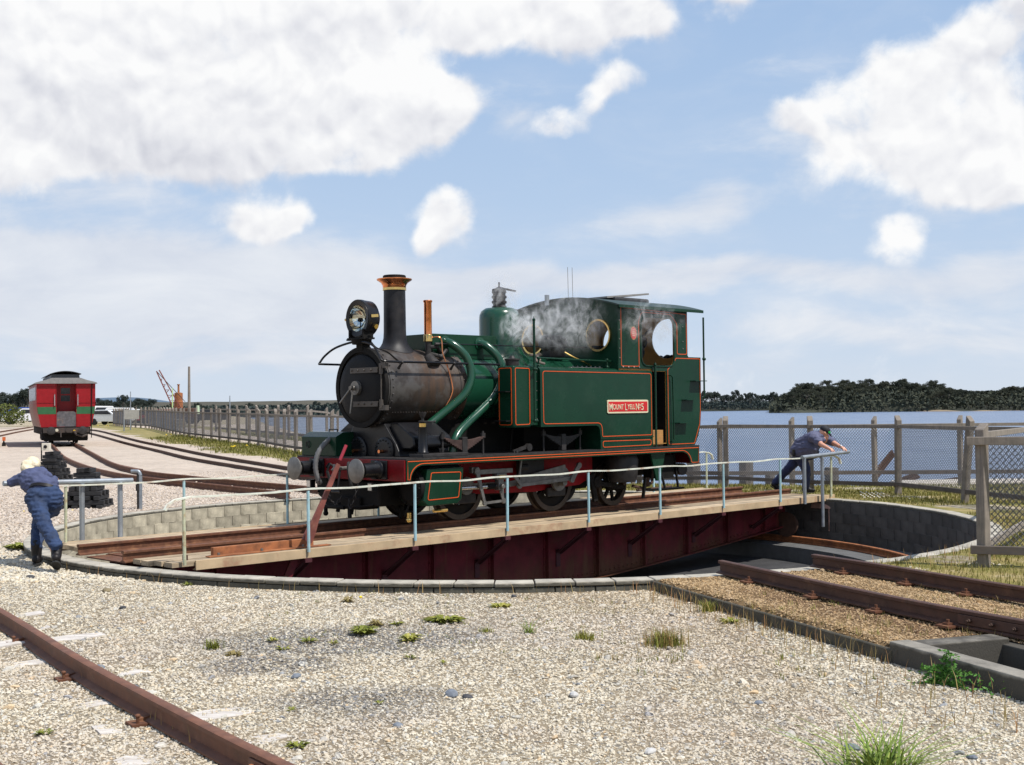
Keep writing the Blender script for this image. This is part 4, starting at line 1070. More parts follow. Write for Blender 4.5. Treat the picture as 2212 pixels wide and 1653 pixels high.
# --- outside cylinders
for sg in (1, -1):
    F = sheet_uw(1.13, sg)
    m = MB(); poly = [(-2.83, .80), (-2.16, .80), (-2.20, .36), (-2.28, .30), (-2.82, .29), (-2.90, .36)]
    m.loft([[L(p[0], .72 * sg, p[1]) for p in poly], [L(p[0], 1.205 * sg, p[1]) for p in fillet(poly, 0)]])
    cy = m.build('cylinder', GREEN, LO, smooth=0, bevel=.012)
    lining(cy, [(-2.76, .745), (-2.215, .735), (-2.265, .385), (-2.83, .375)], 1.208, .03, sg)
    m = MB(); m.box(L(-2.74, .78 * sg, .80), L(-2.14, 1.14 * sg, .825)); m.box(L(-2.70, .80 * sg, .825), L(-2.17, 1.12 * sg, .862)); m.build('steam_chest_cover', BLACK, cy, smooth=0, bevel=.012)
    m = MB(); c = L(-2.9, .95 * sg, .54); m.lathe([(.02, -.07), (.17, -.065), (.195, -.045), (.245, -.03), (.25, .04)], c, 'x', 28)
    for k in range(10): a = 2 * PI * k / 10; m.cyl((c[0] - .03, c[1] + .215 * math.cos(a), c[2] + .215 * math.sin(a)), (c[0] - .065, c[1] + .215 * math.cos(a), c[2] + .215 * math.sin(a)), .014, n=6)
    m.build('cylinder_cover', BLACKM, cy)
    m = MB(); m.cyl(L(-2.95, .95 * sg, .20), L(-2.95, .95 * sg, .10), .03, n=8); m.cyl(L(-2.55, 1.0 * sg, .20), L(-2.30, 1.0 * sg, .20), .025, n=8); m.sphere(L(-2.95, .95 * sg, .10), .04, 10, 6); m.build('drain_cocks', BRASS if sg > 0 else BLACKM, cy)
    # --- motion
    v = .95 * sg
    mo = MB().cyl(L(-2.16, v, .485), L(-1.30, v, .480), .028, n=12).build('piston_rod', STEELB, LO)
    MB().cyl(L(-1.47, v, .481), L(-1.32, v, .481), .042, n=12).build('collar', BLACKM, mo)
    m = MB(); m.box(L(-1.72, v - .03, .665), L(-.97, v + .03, .735)); m.box(L(-1.80, v - .03, .69), L(-1.66, v + .035, .775)); m.box(L(-2.15, v - .02, .59), L(-1.0, v + .02, .615)); m.build('slide_bar', STEEL, LO, smooth=0, bevel=.005)
    m = MB(); m.box(L(-1.32, v - .05, .575), L(-1.12, v + .055, .665)); m.box(L(-1.28, v - .04, .42), L(-1.18, v + .05, .60)); m.cyl(L(-1.23, v + .02, .475), L(-1.23, v + .10 * sg, .475), .035, n=10); m.build('crosshead', STEEL, LO, smooth=30, bevel=.006)
    m = MB(); m.box(L(-1.29, v + .03 * sg, .595), L(-1.17, v + .075 * sg, .64)); m.build('oil_box', BRASS, LO, smooth=0)
    def rod(name, p, q, w0, w1, vv, th=.03, e0=.0, e1=.0, mt=STEEL):
        p = Vector((p[0], 0, p[1])); q = Vector((q[0], 0, q[1])); d = (q - p).normalized(); o_ = Vector((-d.z, 0, d.x)); mb = MB()
        mb.loft([[tuple(c + o_ * a * w_ / 2 + Vector((0, -vv + b * th / 2, 0))) for a, b in ((-1, -1), (1, -1), (1, 1), (-1, 1))] for c, w_ in ((p, w0), (q, w1))])
        for c, e in ((p, e0), (q, e1)):
            if e: mb.cyl((c.x, -vv - th * .62, c.z), (c.x, -vv + th * .62, c.z), e, n=18)
        return mb.build(name, mt, LO, smooth=30)
    rod('connecting_rod', (-1.23, .475), (.21, .575), .075, .11, .885 * sg, .035, .05, .12)
    rod('connecting_rod_upper', (-.82, .53), (.24, .685), .08, .10, .90 * sg, .03, .0, .0)
    rod('coupling_rod', (-1.74, .50), (.20, .475), .07, .07, .80 * sg, .03, .13, .15)
    rod('return_crank', (.31, .50), (.475, .715), .085, .075, .98 * sg, .03, .045, .045)
    rod('eccentric_rod', (-.825, .469), (.32, .520), .05, .06, .965 * sg, .022, .05, .055)
    rod('expansion_link', (-.94, .60), (-.825, .469), .05, .04, 1.0 * sg, .02, .03, .0)
    rod('lifting_link', (-.81, .86), (-.86, .62), .03, .03, 1.0 * sg, .02, .0, .02)
    rod('lifting_link', (-.78, .86), (-.80, .49), .022, .022, .95 * sg, .02, .0, .02)
    rod('combination_lever', (-1.715, .72), (-1.57, .25), .07, .04, 1.0 * sg, .022, .05, .03)
    rod('union_link', (-1.57, .25), (-1.19, .265), .035, .035, 1.0 * sg, .025, .035, .04)
    rod('drop_arm', (-1.23, .42), (-1.20, .27), .08, .035, 1.0 * sg, .02, .0, .03)
    MB().cyl(L(.21, .72 * sg, .457), L(.21, .93 * sg, .457), .05, n=14).build('crank_pin', STEEL, LO)
    m = MB(); m.box(L(-.62, .80 * sg, .60), L(-.12, .70 * sg, .90)); m.cyl(L(-.78, .9 * sg, .73), L(-.6, .9 * sg, .73), .05, n=10); m.build('valve_gear_bracket', DGREY, LO, smooth=30)
    for ua, ub in ((.02, .42), (-1.90, -1.5)): MB().box(L(ua, .69 * sg, .24), L(ub, .74 * sg, .38)).build('axlebox_keep', DGREY, LO, smooth=0, bevel=.008)
# --- leaf springs on the footplate
def spring(u, v, w0, hl, h, mt):
    m = MB(); n = 9
    for k in range(n):
        l = hl * (1 - k / n * .92); z = w0 + h - k * (h / n)
        P = [L(u + l * t, v, z + .05 * (hl and (l * t / hl) ** 2) * 1.0) for t in (-1, -.5, 0, .5, 1)]
        R = [[(p[0], p[1] - .035, p[2] - h / n * .44), (p[0], p[1] + .035, p[2] - h / n * .44), (p[0], p[1] + .035, p[2] + h / n * .44), (p[0], p[1] - .035, p[2] + h / n * .44)] for p in P]
        m.loft(R)
    o = m.build('leaf_spring', mt, LO, smooth=20)
    MB().box(L(u - .05, v + .045, w0 - .06), L(u + .05, v - .045, w0 + h + .05)).build('buckle', DGREY, o, smooth=0, bevel=.006)
    for s in (-1, 1): MB().cyl(L(u + s * hl * .98, v, .955), L(u + s * hl * .98, v, w0 + h + .13), .015, n=8).cyl(L(u + s * hl * .98, v, w0 + h + .03), L(u + s * hl * .98, v, w0 + h + .10), .038, n=6).build('hanger', DGREY, o)
SPRM = mat('rusty_spring_steel', (.085, .05, .042), .6, metal=.3, var=.4)
for v in (.93, -.93): spring(-1.915, v, 1.02, .40, .14, SPRM); spring(.15, v, 1.02, .42, .14, DGREY)
# --- smokebox, saddle, boiler
CW = 1.935
m = MB(); m.lathe([(.555, -3.00), (.558, -1.47)], L(0, 0, CW), 'x', 64, caps=False); sb = m.build('smokebox', SMOKE, LO)
m = MB(); m.lathe([(.50, -3.03), (.575, -3.03), (.578, -2.995), (.578, -2.97), (.545, -2.96)], L(0, 0, CW), 'x', 64, caps=False); m.lathe([(.02, -3.0), (.52, -3.0)], L(0, 0, CW), 'x', 64, caps=False); m.build('front_ring', BLACKM, sb)
m = MB(); m.lathe([(.558, -2.93), (.565, -2.93), (.565, -2.84), (.558, -2.84)], L(0, 0, CW), 'x', 64, caps=False); m.lathe([(.558, -1.60), (.566, -1.60), (.566, -1.47), (.50, -1.47)], L(0, 0, CW), 'x', 64, caps=False); m.build('strap_band', SMOKE, sb)
m = MB()
for u in (-2.885, -1.535):
    for k in range(34):
        a = 2 * PI * k / 34; m.sphere((u, .566 * math.cos(a), CW + .566 * math.sin(a)), .0145, 7, 5)
for k in range(26): u = -2.8 + 1.3 * k / 26; m.sphere(L(u, .43, CW - .362), .011, 6, 4)
m.build('rivets', SMOKE, sb, kind='stuff')
m = MB(); m.lathe([(.02, -3.075), (.2, -3.07), (.36, -3.055), (.465, -3.035), (.485, -3.02), (.49, -3.0)], L(0, 0, CW - .02), 'x', 56); dr = m.build('smokebox_door', mat('smokebox_door_black', (.006, .006, .007), .55, var=.3, spec=.18), sb)
m = MB(); m.box(L(-3.085, .46, CW + .20), L(-3.06, -.16, CW + .275)); m.box(L(-3.085, .46, CW - .275), L(-3.06, -.10, CW - .20))
for w in (.2375, -.2375): m.cyl(L(-3.05, .50, CW + w - .06), L(-3.05, .50, CW + w + .06), .03, n=10); m.box(L(-3.06, .60, CW + w + (.02 if w > 0 else -.09)), L(-3.0, .46, CW + w + (.09 if w > 0 else -.02)))
for w in (.2375, -.2375):
    for v in (-.12, .02, .16, .32): m.sphere(L(-3.088, v, CW + w), .016, 8, 5)
m.cyl(L(-3.05, .50, CW - .3), L(-3.05, .50, CW + .3), .012, n=8)
m.build('hinge_strap', mat('worn_brown_iron', (.075, .062, .052), .5, metal=.2, var=.3), dr)
m = MB(); m.lathe([(.10, -3.115), (.105, -3.07)], L(0, -.02, CW - .01), 'x', 24); m.lathe([(.03, -3.20), (.035, -3.11)], L(0, -.02, CW - .01), 'x', 14); m.tube([L(-3.18, -.02, CW - .01), L(-3.24, -.20, CW - .22)], .013, 8); m.tube([L(-3.15, -.02, CW - .03), L(-3.17, -.05, CW - .37)], .013, 8); m.build('door_handle', STEEL, dr)
for v, w in ((-.2, .38), (.12, .4), (-.42, -.02), (.36, 0)): pass
# saddle
m = MB()
prof = [(-.62, .955), (-.60, 1.03), (-.34, 1.42), (.34, 1.42), (.60, 1.13), (.66, 1.03), (.68, .955)]
m.loft([[L(-2.88, v, w) for v, w in prof], [L(-1.85, v, w) for v, w in prof]]); sd = m.build('smokebox_saddle', BLACK, LO, smooth=0, bevel=.01)
for v in (-.235, .36):
    c = L(-2.885, v, 1.03); m = MB(); m.lathe([(.10, -.03), (.175, -.03), (.20, -.02), (.20, .03)], c, 'x', 32)
    for k in range(9): a = PI * k / 8; m.sphere((c[0] - .035, c[1] + .16 * math.cos(a), c[2] + .16 * math.sin(a)), .013, 6, 4)
    o = m.build('inside_cylinder_cover', BLACK, sd); MB().cyl((c[0] - .11, c[1], c[2]), (c[0] - .03, c[1], c[2]), .025, n=10).build('rod_gland', COPPER, o)
for sg in (1, -1):
    pf = fillet([(.40, 1.43), (.56, 1.43), (.90, 1.235), (.93, 1.10), (.84, 1.06), (.40, 1.06)], [.03, .08, .07, .05, .05, 0], 5)
    m = MB(); m.loft([[L(u, v * sg, w) for v, w in pf] for u in (-2.82, -2.12)]); m.build('valve_chest', BLACK, LO, smooth=45, bevel=.045, seg=4)
# boiler barrel and cladding
m = MB(); m.lathe([(.535, -1.47), (.535, 1.28)], L(0, 0, CW), 'x', 64, caps=False); bo = m.build('boiler', GREENB, LO)
for u in (-1.44, -.76, -.05, .62): MB().lathe([(.535, u - .03), (.541, u - .03), (.541, u + .03), (.535, u + .03)], L(0, 0, CW), 'x', 64, caps=False).build('boiler_band', GREENB, bo)
m = MB(); m.box(L(-.3, .56, .96), L(1.27, -.56, 1.9)); m.build('firebox', BLACKM, LO, smooth=0)
m = MB(); m.box(L(-1.9, .30, .96), L(-.3, -.30, 1.46)); m.build('boiler_underside_plumbing', BLACKM, LO, smooth=0)
# chimney
cx, cz = -2.385, 2.44
m = MB(); R = []
n = 48
for (r, z, drape) in ((.27, 2.47, 1), (.25, 2.485, 1), (.215, 2.515, .75), (.185, 2.56, .4), (.168, 2.63, .1), (.163, 2.72, 0), (.158, 3.34, 0)):
    ring = []
    for i in range(n):
        t = 2 * PI * i / n; a = r * math.cos(t); b = r * math.sin(t); dz = (math.sqrt(max(.568 ** 2 - b * b, 0)) - .568) * drape
        ring.append((cx + a, b, z + dz + .025))
    R.append(ring)
m.loft(R); ch_ = m.build('chimney', CHIM, LO, smooth=60)
m = MB(); m.lathe([(.160, 3.375), (.168, 3.38), (.172, 3.42), (.195, 3.46), (.25, 3.495), (.258, 3.505), (.256, 3.517), (.20, 3.525), (.13, 3.53)], (cx, 0, 0), 'z', 48, caps=False); m.build('copper_cap', COPPER, ch_, smooth=60)
m = MB(); m.lathe([(.164, 3.348), (.172, 3.35), (.172, 3.385), (.164, 3.387)], (cx, 0, 0), 'z', 48); m.build('brass_band', BRASS, ch_)
m = MB(); m.lathe([(.145, 3.515), (.168, 3.52), (.168, 3.56), (.155, 3.57), (.12, 3.57), (.115, 3.40)], (cx, 0, 0), 'z', 40, caps=False); m.build('chimney_rim', BLACKM, ch_)
# headlamp on its bracket
hu, hw = -3.02, 2.915
m = MB(); m.lathe([(.255, -.05), (.268, -.05), (.270, .0), (.262, .04), (.255, .15), (.20, .20), (.05, .215)], L(hu, 0, hw), 'x', 44, caps=False); hl = m.build('headlamp', BLACK, LO, smooth=50)
m = MB(); m.lathe([(.19, -.045), (.255, -.058), (.262, -.045), (.262, -.02)], L(hu, 0, hw), 'x', 44, caps=False); m.build('rim', BLACK, hl, smooth=50)
m = MB(); m.lathe([(.02, .13), (.12, .09), (.19, .0), (.205, -.03)], L(hu, 0, hw), 'x', 40, caps=False); m.build('reflector', mat('mirror_reflector', (.75, .74, .66), .08, metal=1.0, var=.02), hl, smooth=60)
m = MB(); m.lathe([(.015, -.04), (.20, -.04)], L(hu, 0, hw), 'x', 40, caps=False); m.build('lens', GLASS, hl)
m = MB(); m.cyl(L(hu - .02, 0, hw - .02), L(hu + .05, 0, hw - .02), .03, n=10); m.tube([L(hu, 0, hw - .2), L(hu, .02, hw - .08), L(hu, 0, hw)], .008, 6); m.build('bulb', BLACKM, hl)
m = MB(); m.box(L(hu - .09, .19, hw - .30), L(hu + .11, -.19, hw - .275)); m.box(L(hu - .08, .17, hw - .28), L(hu + .10, .14, hw - .16)); m.box(L(hu - .08, -.17, hw - .28), L(hu + .10, -.14, hw - .16)); m.lathe([(.13, -.37), (.15, -.30)], L(hu + .02, 0, hw), 'z', 20); m.box(L(hu - .02, .07, 2.46), L(hu + .12, -.07, hw - .36)); m.box(L(hu - .05, .26, hw - .31), L(hu + .0, -.26, hw - .285)); m.build('lamp_bracket', BLACKM, hl, smooth=30)
m = MB(); m.cyl(L(hu, -.27, hw), L(hu, -.34, hw), .02, n=8); m.cyl(L(hu + .05, .26, hw - .12), L(hu + .05, .31, hw - .13), .035, n=12); m.bar(L(hu - .02, .27, hw + .02), L(hu + .1, .275, hw + .03), .03, .04); m.build('clamps', BRASS, hl)
MB().tube(spline([L(hu + .1, .1, 2.60), L(-2.86, .16, 2.50), L(-2.75, .26, 2.44), L(-2.72, .36, 2.37), L(-2.68, .44, 2.30), L(-2.66, .50, 2.27)], 6), .010, 6).build('lamp_cable', BLACKM, LO)
# boiler handrail round the smokebox
hp = [L(-3.26, -.66, 2.285), L(-3.20, -.60, 2.40), L(-3.12, -.42, 2.52), L(-3.08, 0, 2.585), L(-3.08, .35, 2.52), L(-3.10, .52, 2.37), L(-3.10, .585, 2.30), L(-2.98, .625, 2.282), L(-2.4, .63, 2.28), L(-1.45, .63, 2.275), L(-.72, .63, 2.27)]
MB().tube(spline(hp, 8), .0165, 8).build('boiler_handrail', BLACK, LO)
MB().tube(spline([L(-3.26, -.66, 2.285), L(-3.0, -.63, 2.28), L(-.7, -.63, 2.27)], 6), .0165, 8).build('boiler_handrail', BLACK, LO)
for u in (-2.78, -1.8, -.85):
    for s in (1, -1): MB().tube([L(u, s * .55, 2.19), L(u, s * .63, 2.27)], [.022, .012], 8).sphere(L(u, s * .63, 2.275), .026, 8, 6).build('handrail_knob', DGREY, LO)
# copper ejector pipe and cock
m = MB(); m.lathe([(.058, 2.685), (.056, 3.16), (.066, 3.175), (.068, 3.19), (.060, 3.2), (.04, 3.18)], L(-2.06, .36, 0), 'z', 22, caps=False); m.build('copper_whistle_pipe', COPPER, LO)
MB().lathe([(.065, 2.60), (.066, 2.685), (.058, 2.70)], L(-2.06, .36, 0), 'z', 18).build('brass_union', BRASS, LO)
m = MB(); m.cyl(L(-2.06, .36, 2.32), L(-2.06, .36, 2.6), .045, n=14); m.cyl(L(-2.06, .36, 2.38), L(-2.06, .48, 2.24), .07, .11, n=14); m.tube([L(-2.06, .38, 2.52), L(-1.92, .40, 2.52), L(-1.82, .36, 2.45)], .03, 8); m.tube([L(-2.06, .38, 2.42), L(-1.86, .42, 2.38), L(-1.76, .42, 2.48)], .03, 8); m.cyl(L(-1.98, .42, 2.56), L(-1.88, .44, 2.56), .025, n=8); m.build('valve_body', DGREY, LO)
MB().tube(spline([L(-2.0, .40, 2.66), L(-1.93, .46, 2.66), L(-1.90, .48, 2.60), L(-1.90, .50, 2.42), L(-1.84, .545, 2.2), L(-1.80, .575, 2.0), L(-1.79, .575, 1.85), L(-1.85, .52, 1.68), L(-1.9, .42, 1.56)], 6), .009, 6).build('copper_pipe', COPPER, LO)
# green box on top of the barrel, pipes wrapping down
m = MB(); m.box(L(-1.96, .34, 2.36), L(-.66, -.34, 2.72)); bx = m.build('condenser_box', GREEN, LO, smooth=0, bevel=.006)
P1 = [L(-1.72, .33, 2.60), L(-1.68, .42, 2.58), L(-1.58, .52, 2.48), L(-1.50, .59, 2.34), L(-1.46, .625, 2.16), L(-1.49, .635, 2.0), L(-1.60, .62, 1.82), L(-1.80, .56, 1.65), L(-2.0, .50, 1.50), L(-2.2, .46, 1.36)]
P2 = [L(-1.02, .33, 2.60), L(-.98, .43, 2.57), L(-.90, .53, 2.46), L(-.84, .60, 2.32), L(-.83, .645, 2.14), L(-.90, .67, 1.97), L(-1.08, .70, 1.78), L(-1.35, .73, 1.60), L(-1.62, .76, 1.44), L(-1.86, .80, 1.29), L(-1.98, .83, 1.17), L(-2.03, .84, 1.05), L(-2.04, .84, .95)]
for P in (P1, P2):
    for s in (1, -1):
        MB().tube(spline([(p[0], p[1] * s, p[2]) for p in P], 8), .062, 20).build('steam_pipe', GREENB, LO, smooth=60)
for u in (-1.72, -1.02):
    MB().cyl(L(u, .34, 2.60), L(u, .355, 2.60), .095, n=20).build('pipe_flange', GREENB, LO)
# top rods
MB().tube([L(-1.95, .42, 2.565), L(-.3, .44, 2.575), L(1.26, .46, 2.59)], .010, 6).build('regulator_rod', BLACK, LO)
MB().tube([L(-2.72, -.30, 2.50), L(-1.95, -.33, 2.52)], .010, 6).build('regulator_rod', BLACK, LO)
# dome with safety valve
m = MB(); R = []
for (r, z, drape) in ((.50, 2.42, 1), (.46, 2.44, .9), (.38, 2.49, .55), (.335, 2.56, .2), (.322, 2.64, 0), (.322, 2.98, 0), (.315, 3.06, 0), (.29, 3.12, 0), (.23, 3.165, 0), (.12, 3.18, 0)):
    ring = []
    for i in range(48):
        t = 2 * PI * i / 48; a = r * math.cos(t); b = r * math.sin(t); dz = (math.sqrt(max(.535 ** 2 - b * b, 0.01)) - .535) * drape
        ring.append((-.262 + a, b, z + dz + .02))
    R.append(ring)
m.loft(R); dm = m.build('dome', GREENB, LO, smooth=60)
m = MB(); m.lathe([(.115, 3.19), (.115, 3.22), (.10, 3.23), (.10, 3.26), (.118, 3.27), (.118, 3.30), (.10, 3.31), (.10, 3.34), (.118, 3.35), (.118, 3.38), (.10, 3.39), (.10, 3.42), (.115, 3.43), (.11, 3.49), (.05, 3.51), (.012, 3.53), (.012, 3.6)], (-.262, 0, 0), 'z', 24); m.bar(L(-.26, 0, 3.515), L(.10, 0, 3.48), .03, .025); m.build('safety_valve', DGREY, dm)
MB().tube([L(-.12, .02, 3.20), L(.3, .1, 3.15), L(1.2, .2, 3.10)], .007, 5).build('whistle_cord', BLACKM, LO)
# turbo generator
m = MB(); m.lathe([(.05, -.27), (.11, -.25), (.125, -.20), (.125, -.06), (.07, -.04), (.07, .02), (.13, .04), (.135, .16), (.10, .22), (.03, .24)], L(.68, .28, 2.655), 'x', 26)
for k in range(7): m.lathe([(.13, -.20 + k * .022), (.138, -.195 + k * .022), (.13, -.188 + k * .022)], L(.68, .28, 2.655), 'x', 26, caps=False)
m.box(L(.5, .36, 2.42), L(.86, .2, 2.55)); m.build('turbo_generator', BLACK, LO, smooth=40)
MB().tube(spline([L(.75, .45, 2.50), L(.85, .55, 2.42), L(1.0, .6, 2.36), L(1.2, .62, 2.28)], 6), .014, 8).build('exhaust_pipe', BRASS, LO)
m = MB(); m.tube(spline([L(-.10, .5, 2.44), L(0.02, .55, 2.42), L(-.05, .6, 2.34), L(.1, .62, 2.30)], 6), .022, 8); m.tube([L(0, .5, 2.38), L(.06, .58, 2.46)], .03, 8); m.sphere(L(.02, .56, 2.36), .05, 8, 6); m.build('clack_valve', mat('lagged_pipe', (.16, .13, .11), .8, var=.4), LO)
# --- side tanks
for sg in (1, -1):
    tp = [(-.535, 2.235), (2.10, 2.225), (2.10, 1.125), (.815, 1.125)] + [(.80, 1.20), (.79, 1.27), (.76, 1.315), (.70, 1.33)] + [(-.535, 1.33)]
    m = MB(); m.loft([[L(u, .56 * sg, w) for u, w in tp], [L(u, 1.06 * sg, w) for u, w in tp], [L(u, 1.145 * sg, w - (.085 if w > 2 else 0)) for u, w in tp]][:2])
    # rounded top edge
    R = []
    for k in range(7):
        a = PI / 2 * k / 6; R.append([L(u, (1.06 + .085 * math.sin(a)) * sg, (w - .085 * (1 - math.cos(a))) if w > 2 else w) for u, w in tp])
    m = MB(); m.loft([[L(u, .56 * sg, w) for u, w in tp]] + R); tk = m.build('side_tank', GREEN, LO, smooth=35)
    lining(tk, [(-.485, 2.165), (2.065, 2.155), (2.065, 1.155), (.85, 1.155), (.84, 1.37), (-.475, 1.375)], 1.1475, [.05, .05, .02, .02, .17, .05], sg)
    m = MB(); m.box(L(.81, .6 * sg, .957), L(2.10, 1.142 * sg, 1.115)); lp = m.build('lower_panel', GREEN, LO, smooth=0)
    lining(lp, [(.86, 1.08), (2.05, 1.075), (2.05, .99), (.86, .985)], 1.1455, .042, sg)
    MB().box(L(.80, .6 * sg, 1.115), L(2.115, 1.152 * sg, 1.127)).build('ledge', GREEN, LO, smooth=0)
    # small front tank
    m = MB(); m.box(L(-1.10, .80 * sg, 1.325), L(-.725, 1.14 * sg, 2.24)); ftk = m.build('sandbox', GREEN, LO, smooth=30, bevel=.03, seg=3)
    lining(ftk, [(-1.06, 2.205), (-.765, 2.20), (-.765, 1.375), (-1.06, 1.37)], 1.1425, .03, sg)
    P = fillet([(.845, 2.205), (1.10, 2.205), (1.10, 1.37), (.845, 1.37)], .03, 4); mb = MB(); Q = [Vector(L(-1.103, p[0] * sg, p[1])) for p in P]; R = []
    for i in range(len(Q)):
        d = (Q[(i + 1) % len(Q)] - Q[i - 1]).normalized(); s = Vector((1, 0, 0)); o_ = s.cross(d).normalized(); R.append([tuple(Q[i] + o_ * a * .0065 + s * b * .003) for a, b in ((-1, -1), (1, -1), (1, 1), (-1, 1))])
    mb.loft(R, loop=True, caps=False).build('lining', LINING, ftk, smooth=0)
    for w in (1.85, 1.42): MB().box(L(-1.22, .84 * sg, w), L(-1.105, 1.10 * sg, w + .015)).build('step', BLACKM, ftk, smooth=0)
    MB().lathe([(.10, 2.245), (.10, 2.32), (.115, 2.325), (.115, 2.345), (.05, 2.352), (.03, 2.39)], L(-.95, .97 * sg, 0), 'z', 22).build('filler_cap', DGREY, ftk)
    MB().box(L(-.74, .80 * sg, 1.36), L(-.53, 1.09 * sg, 2.22)).build('tank_connector', GREEN, LO, smooth=0)
    # handrails
    def vrail(u, v, w0, w1, r=.017, knobs=(), top=True):
        m = MB(); m.cyl(L(u, v * sg, w0), L(u, v * sg, w1), r, n=10)
        for w in knobs: m.cyl(L(u, v * sg, w), L(u + .09, (v - .055) * sg, w), .013, n=8); m.sphere(L(u, v * sg, w), .03, 8, 6); m.sphere(L(u + .09, (v - .05) * sg, w), .026, 8, 6)
        if top: m.sphere(L(u, v * sg, w1), .026, 8, 6); m.cyl(L(u, v * sg, w1), L(u, v * sg, w1 + .05), .006, n=6)
        m.build('grab_rail', GREEN, LO)
    vrail(-.715, 1.20, 1.42, 2.92, .0185, (2.19, 1.425)); vrail(2.135, 1.18, .957, 2.30, .0175); 
    vrail(3.455, 1.18, 1.80, 3.13, .016, (2.42,), False)
    MB().tube(spline([L(3.455, 1.18 * sg, 1.82), L(3.45, 1.18 * sg, 1.77), L(3.43, 1.16 * sg, 1.745)], 4), .016, 8).build('grab_rail', GREEN, LO)
    MB().tube([L(2.53, 1.135 * sg, 2.13), L(2.545, 1.18 * sg, 2.13), L(2.585, 1.185 * sg, 2.10), L(2.60, 1.185 * sg, 1.6), L(2.60, 1.185 * sg, 1.06), L(2.56, 1.18 * sg, 1.03), L(2.55, 1.135 * sg, 1.03)], .014, 8).build('grab_rail', GREEN, LO)
    m = MB(); m.tube([L(-.45, 1.0 * sg, 2.37), L(1.27, 1.0 * sg, 2.345)], .014, 8)
    for u in (-.42, 1.15): m.cyl(L(u, 1.0 * sg, 2.235), L(u, 1.0 * sg, 2.36), .013, n=8); m.sphere(L(u, 1.0 * sg, 2.365), .028, 8, 6); m.sphere(L(u, 1.0 * sg, 2.25), .03, 8, 6)
    m.build('tank_top_rail', GREEN, LO)
    m = MB(); 
    for k in range(7): m.sphere(L(.42 + k * .105, .93 * sg, 2.25), .016, 7, 5)
    m.box(L(.3, .85 * sg, 2.235), L(1.1, .95 * sg, 2.245)); m.build('tank_top_bolts', STEEL, LO)
    # --- cab side
    outer = [(1.275, 2.232), (2.112, 2.232), (2.112, 2.20), (2.485, 2.20), (2.485, .957), (3.23, .957), (3.33, 1.12), (3.39, 1.30), (3.415, 1.55), (3.42, 2.445), (3.06, 2.445), (3.06, 3.215), (1.275, 3.25)]
    wp = fillet([(1.835, 2.275), (2.695, 2.275), (2.695, 3.085), (1.835, 3.085)], .16, 7)
    cs = plate('cab_side', outer, [wp], sheet_uw(1.124, sg), .014, GREEN, LO)
    fr_ = MB(); Q = [Vector(L(p[0], 1.14 * sg, p[1])) for p in wp]; fr_.tube(Q, .015, 6, loop=True); fr_.build('window_frame', GREEN, cs)
    lining(cs, [(1.335, 2.27), (1.775, 2.27), (1.775, 3.00), (1.85, 3.155), (2.60, 3.145), (2.775, 3.0), (2.775, 2.49), (3.03, 2.49), (3.03, 3.165), (1.335, 3.21)][::-1], 1.1395, [.03, .03, .03, .03, .09, .13, .09, .03, .03, .03], sg)
    lining(cs, [(2.515, 2.23), (2.66, 2.32), (2.74, 2.42), (3.395, 2.42), (3.39, 1.55), (3.365, 1.31), (3.215, .985), (2.52, .985)], 1.1395, .03, sg)
    plate('cab_side_lining', [(1.30, 1.0), (3.04, 1.0), (3.04, 3.20), (1.30, 3.22)], [wp, [(2.118, .99 + .02), (2.48, 1.01), (2.48, 2.19), (2.118, 2.19)]], sheet_uw(1.108, sg), .01, MUST, LO)
    m = MB()
    for k in range(4): m.sphere(L(1.37 + k * .135, 1.142 * sg, 2.25), .017, 8, 5)
    for k in range(5): m.sphere(L(1.297, 1.142 * sg, 2.40 + k * .15), .011, 7, 5)
    for u, w in ((2.93, 2.70), (2.93, 2.58), (2.93, 2.95), (2.88, 3.02)): m.sphere(L(u, 1.142 * sg, w), .011, 7, 5)
    for k in range(6): m.sphere(L(-.56, 1.09 * sg, 1.45 + k * .14), .009, 6, 4)
    m.build('rivets', STEEL, cs, kind='stuff')
    for u, w in ((3.27, 2.035), (3.03, 1.715), (2.83, 1.33)):
        MB().box(L(u - .15, 1.135 * sg, w), L(u + .17, 1.255 * sg, w + .012)).build('coal_bunker_step', GREEN, LO, smooth=0)
# maker's oval plate and nameplate (near side)
MB().loft([[L(1.633 + .078 * math.cos(t), v, 2.803 + .107 * math.sin(t)) for t in [2 * PI * k / 28 for k in range(28)]] for v in (1.138, 1.150)]).build('makers_plate', BRASS, LO, smooth=20)
MB().loft([[L(1.633 + .068 * math.cos(t), v, 2.803 + .097 * math.sin(t)) for t in [2 * PI * k / 28 for k in range(28)]] for v in (1.149, 1.1535)]).build('makers_plate_face', PLRED, LO, smooth=20)
for k, (wd, ww) in enumerate(((.035, .055), (.07, .02), (.085, -.008), (.07, -.036))):
    MB().box(L(1.633 - wd / 2, 1.1535, 2.797 + ww), L(1.633 + wd / 2, 1.157, 2.806 + ww)).build('makers_lettering', LETTER, LO, smooth=0)
npo = [(.958, 1.525), (.985, 1.513), (1.94, 1.513), (1.968, 1.525), (1.968, 1.712), (1.94, 1.727), (.985, 1.727), (.958, 1.712)]
MB().loft([[L(u, v, w) for u, w in npo] for v in (1.1462, 1.162)]).build('nameplate', LETTER, LO, smooth=0, bevel=.003)
MB().box(L(.982, 1.1605, 1.540), L(1.944, 1.1642, 1.700)).build('nameplate_field', PLRED, LO, smooth=0)
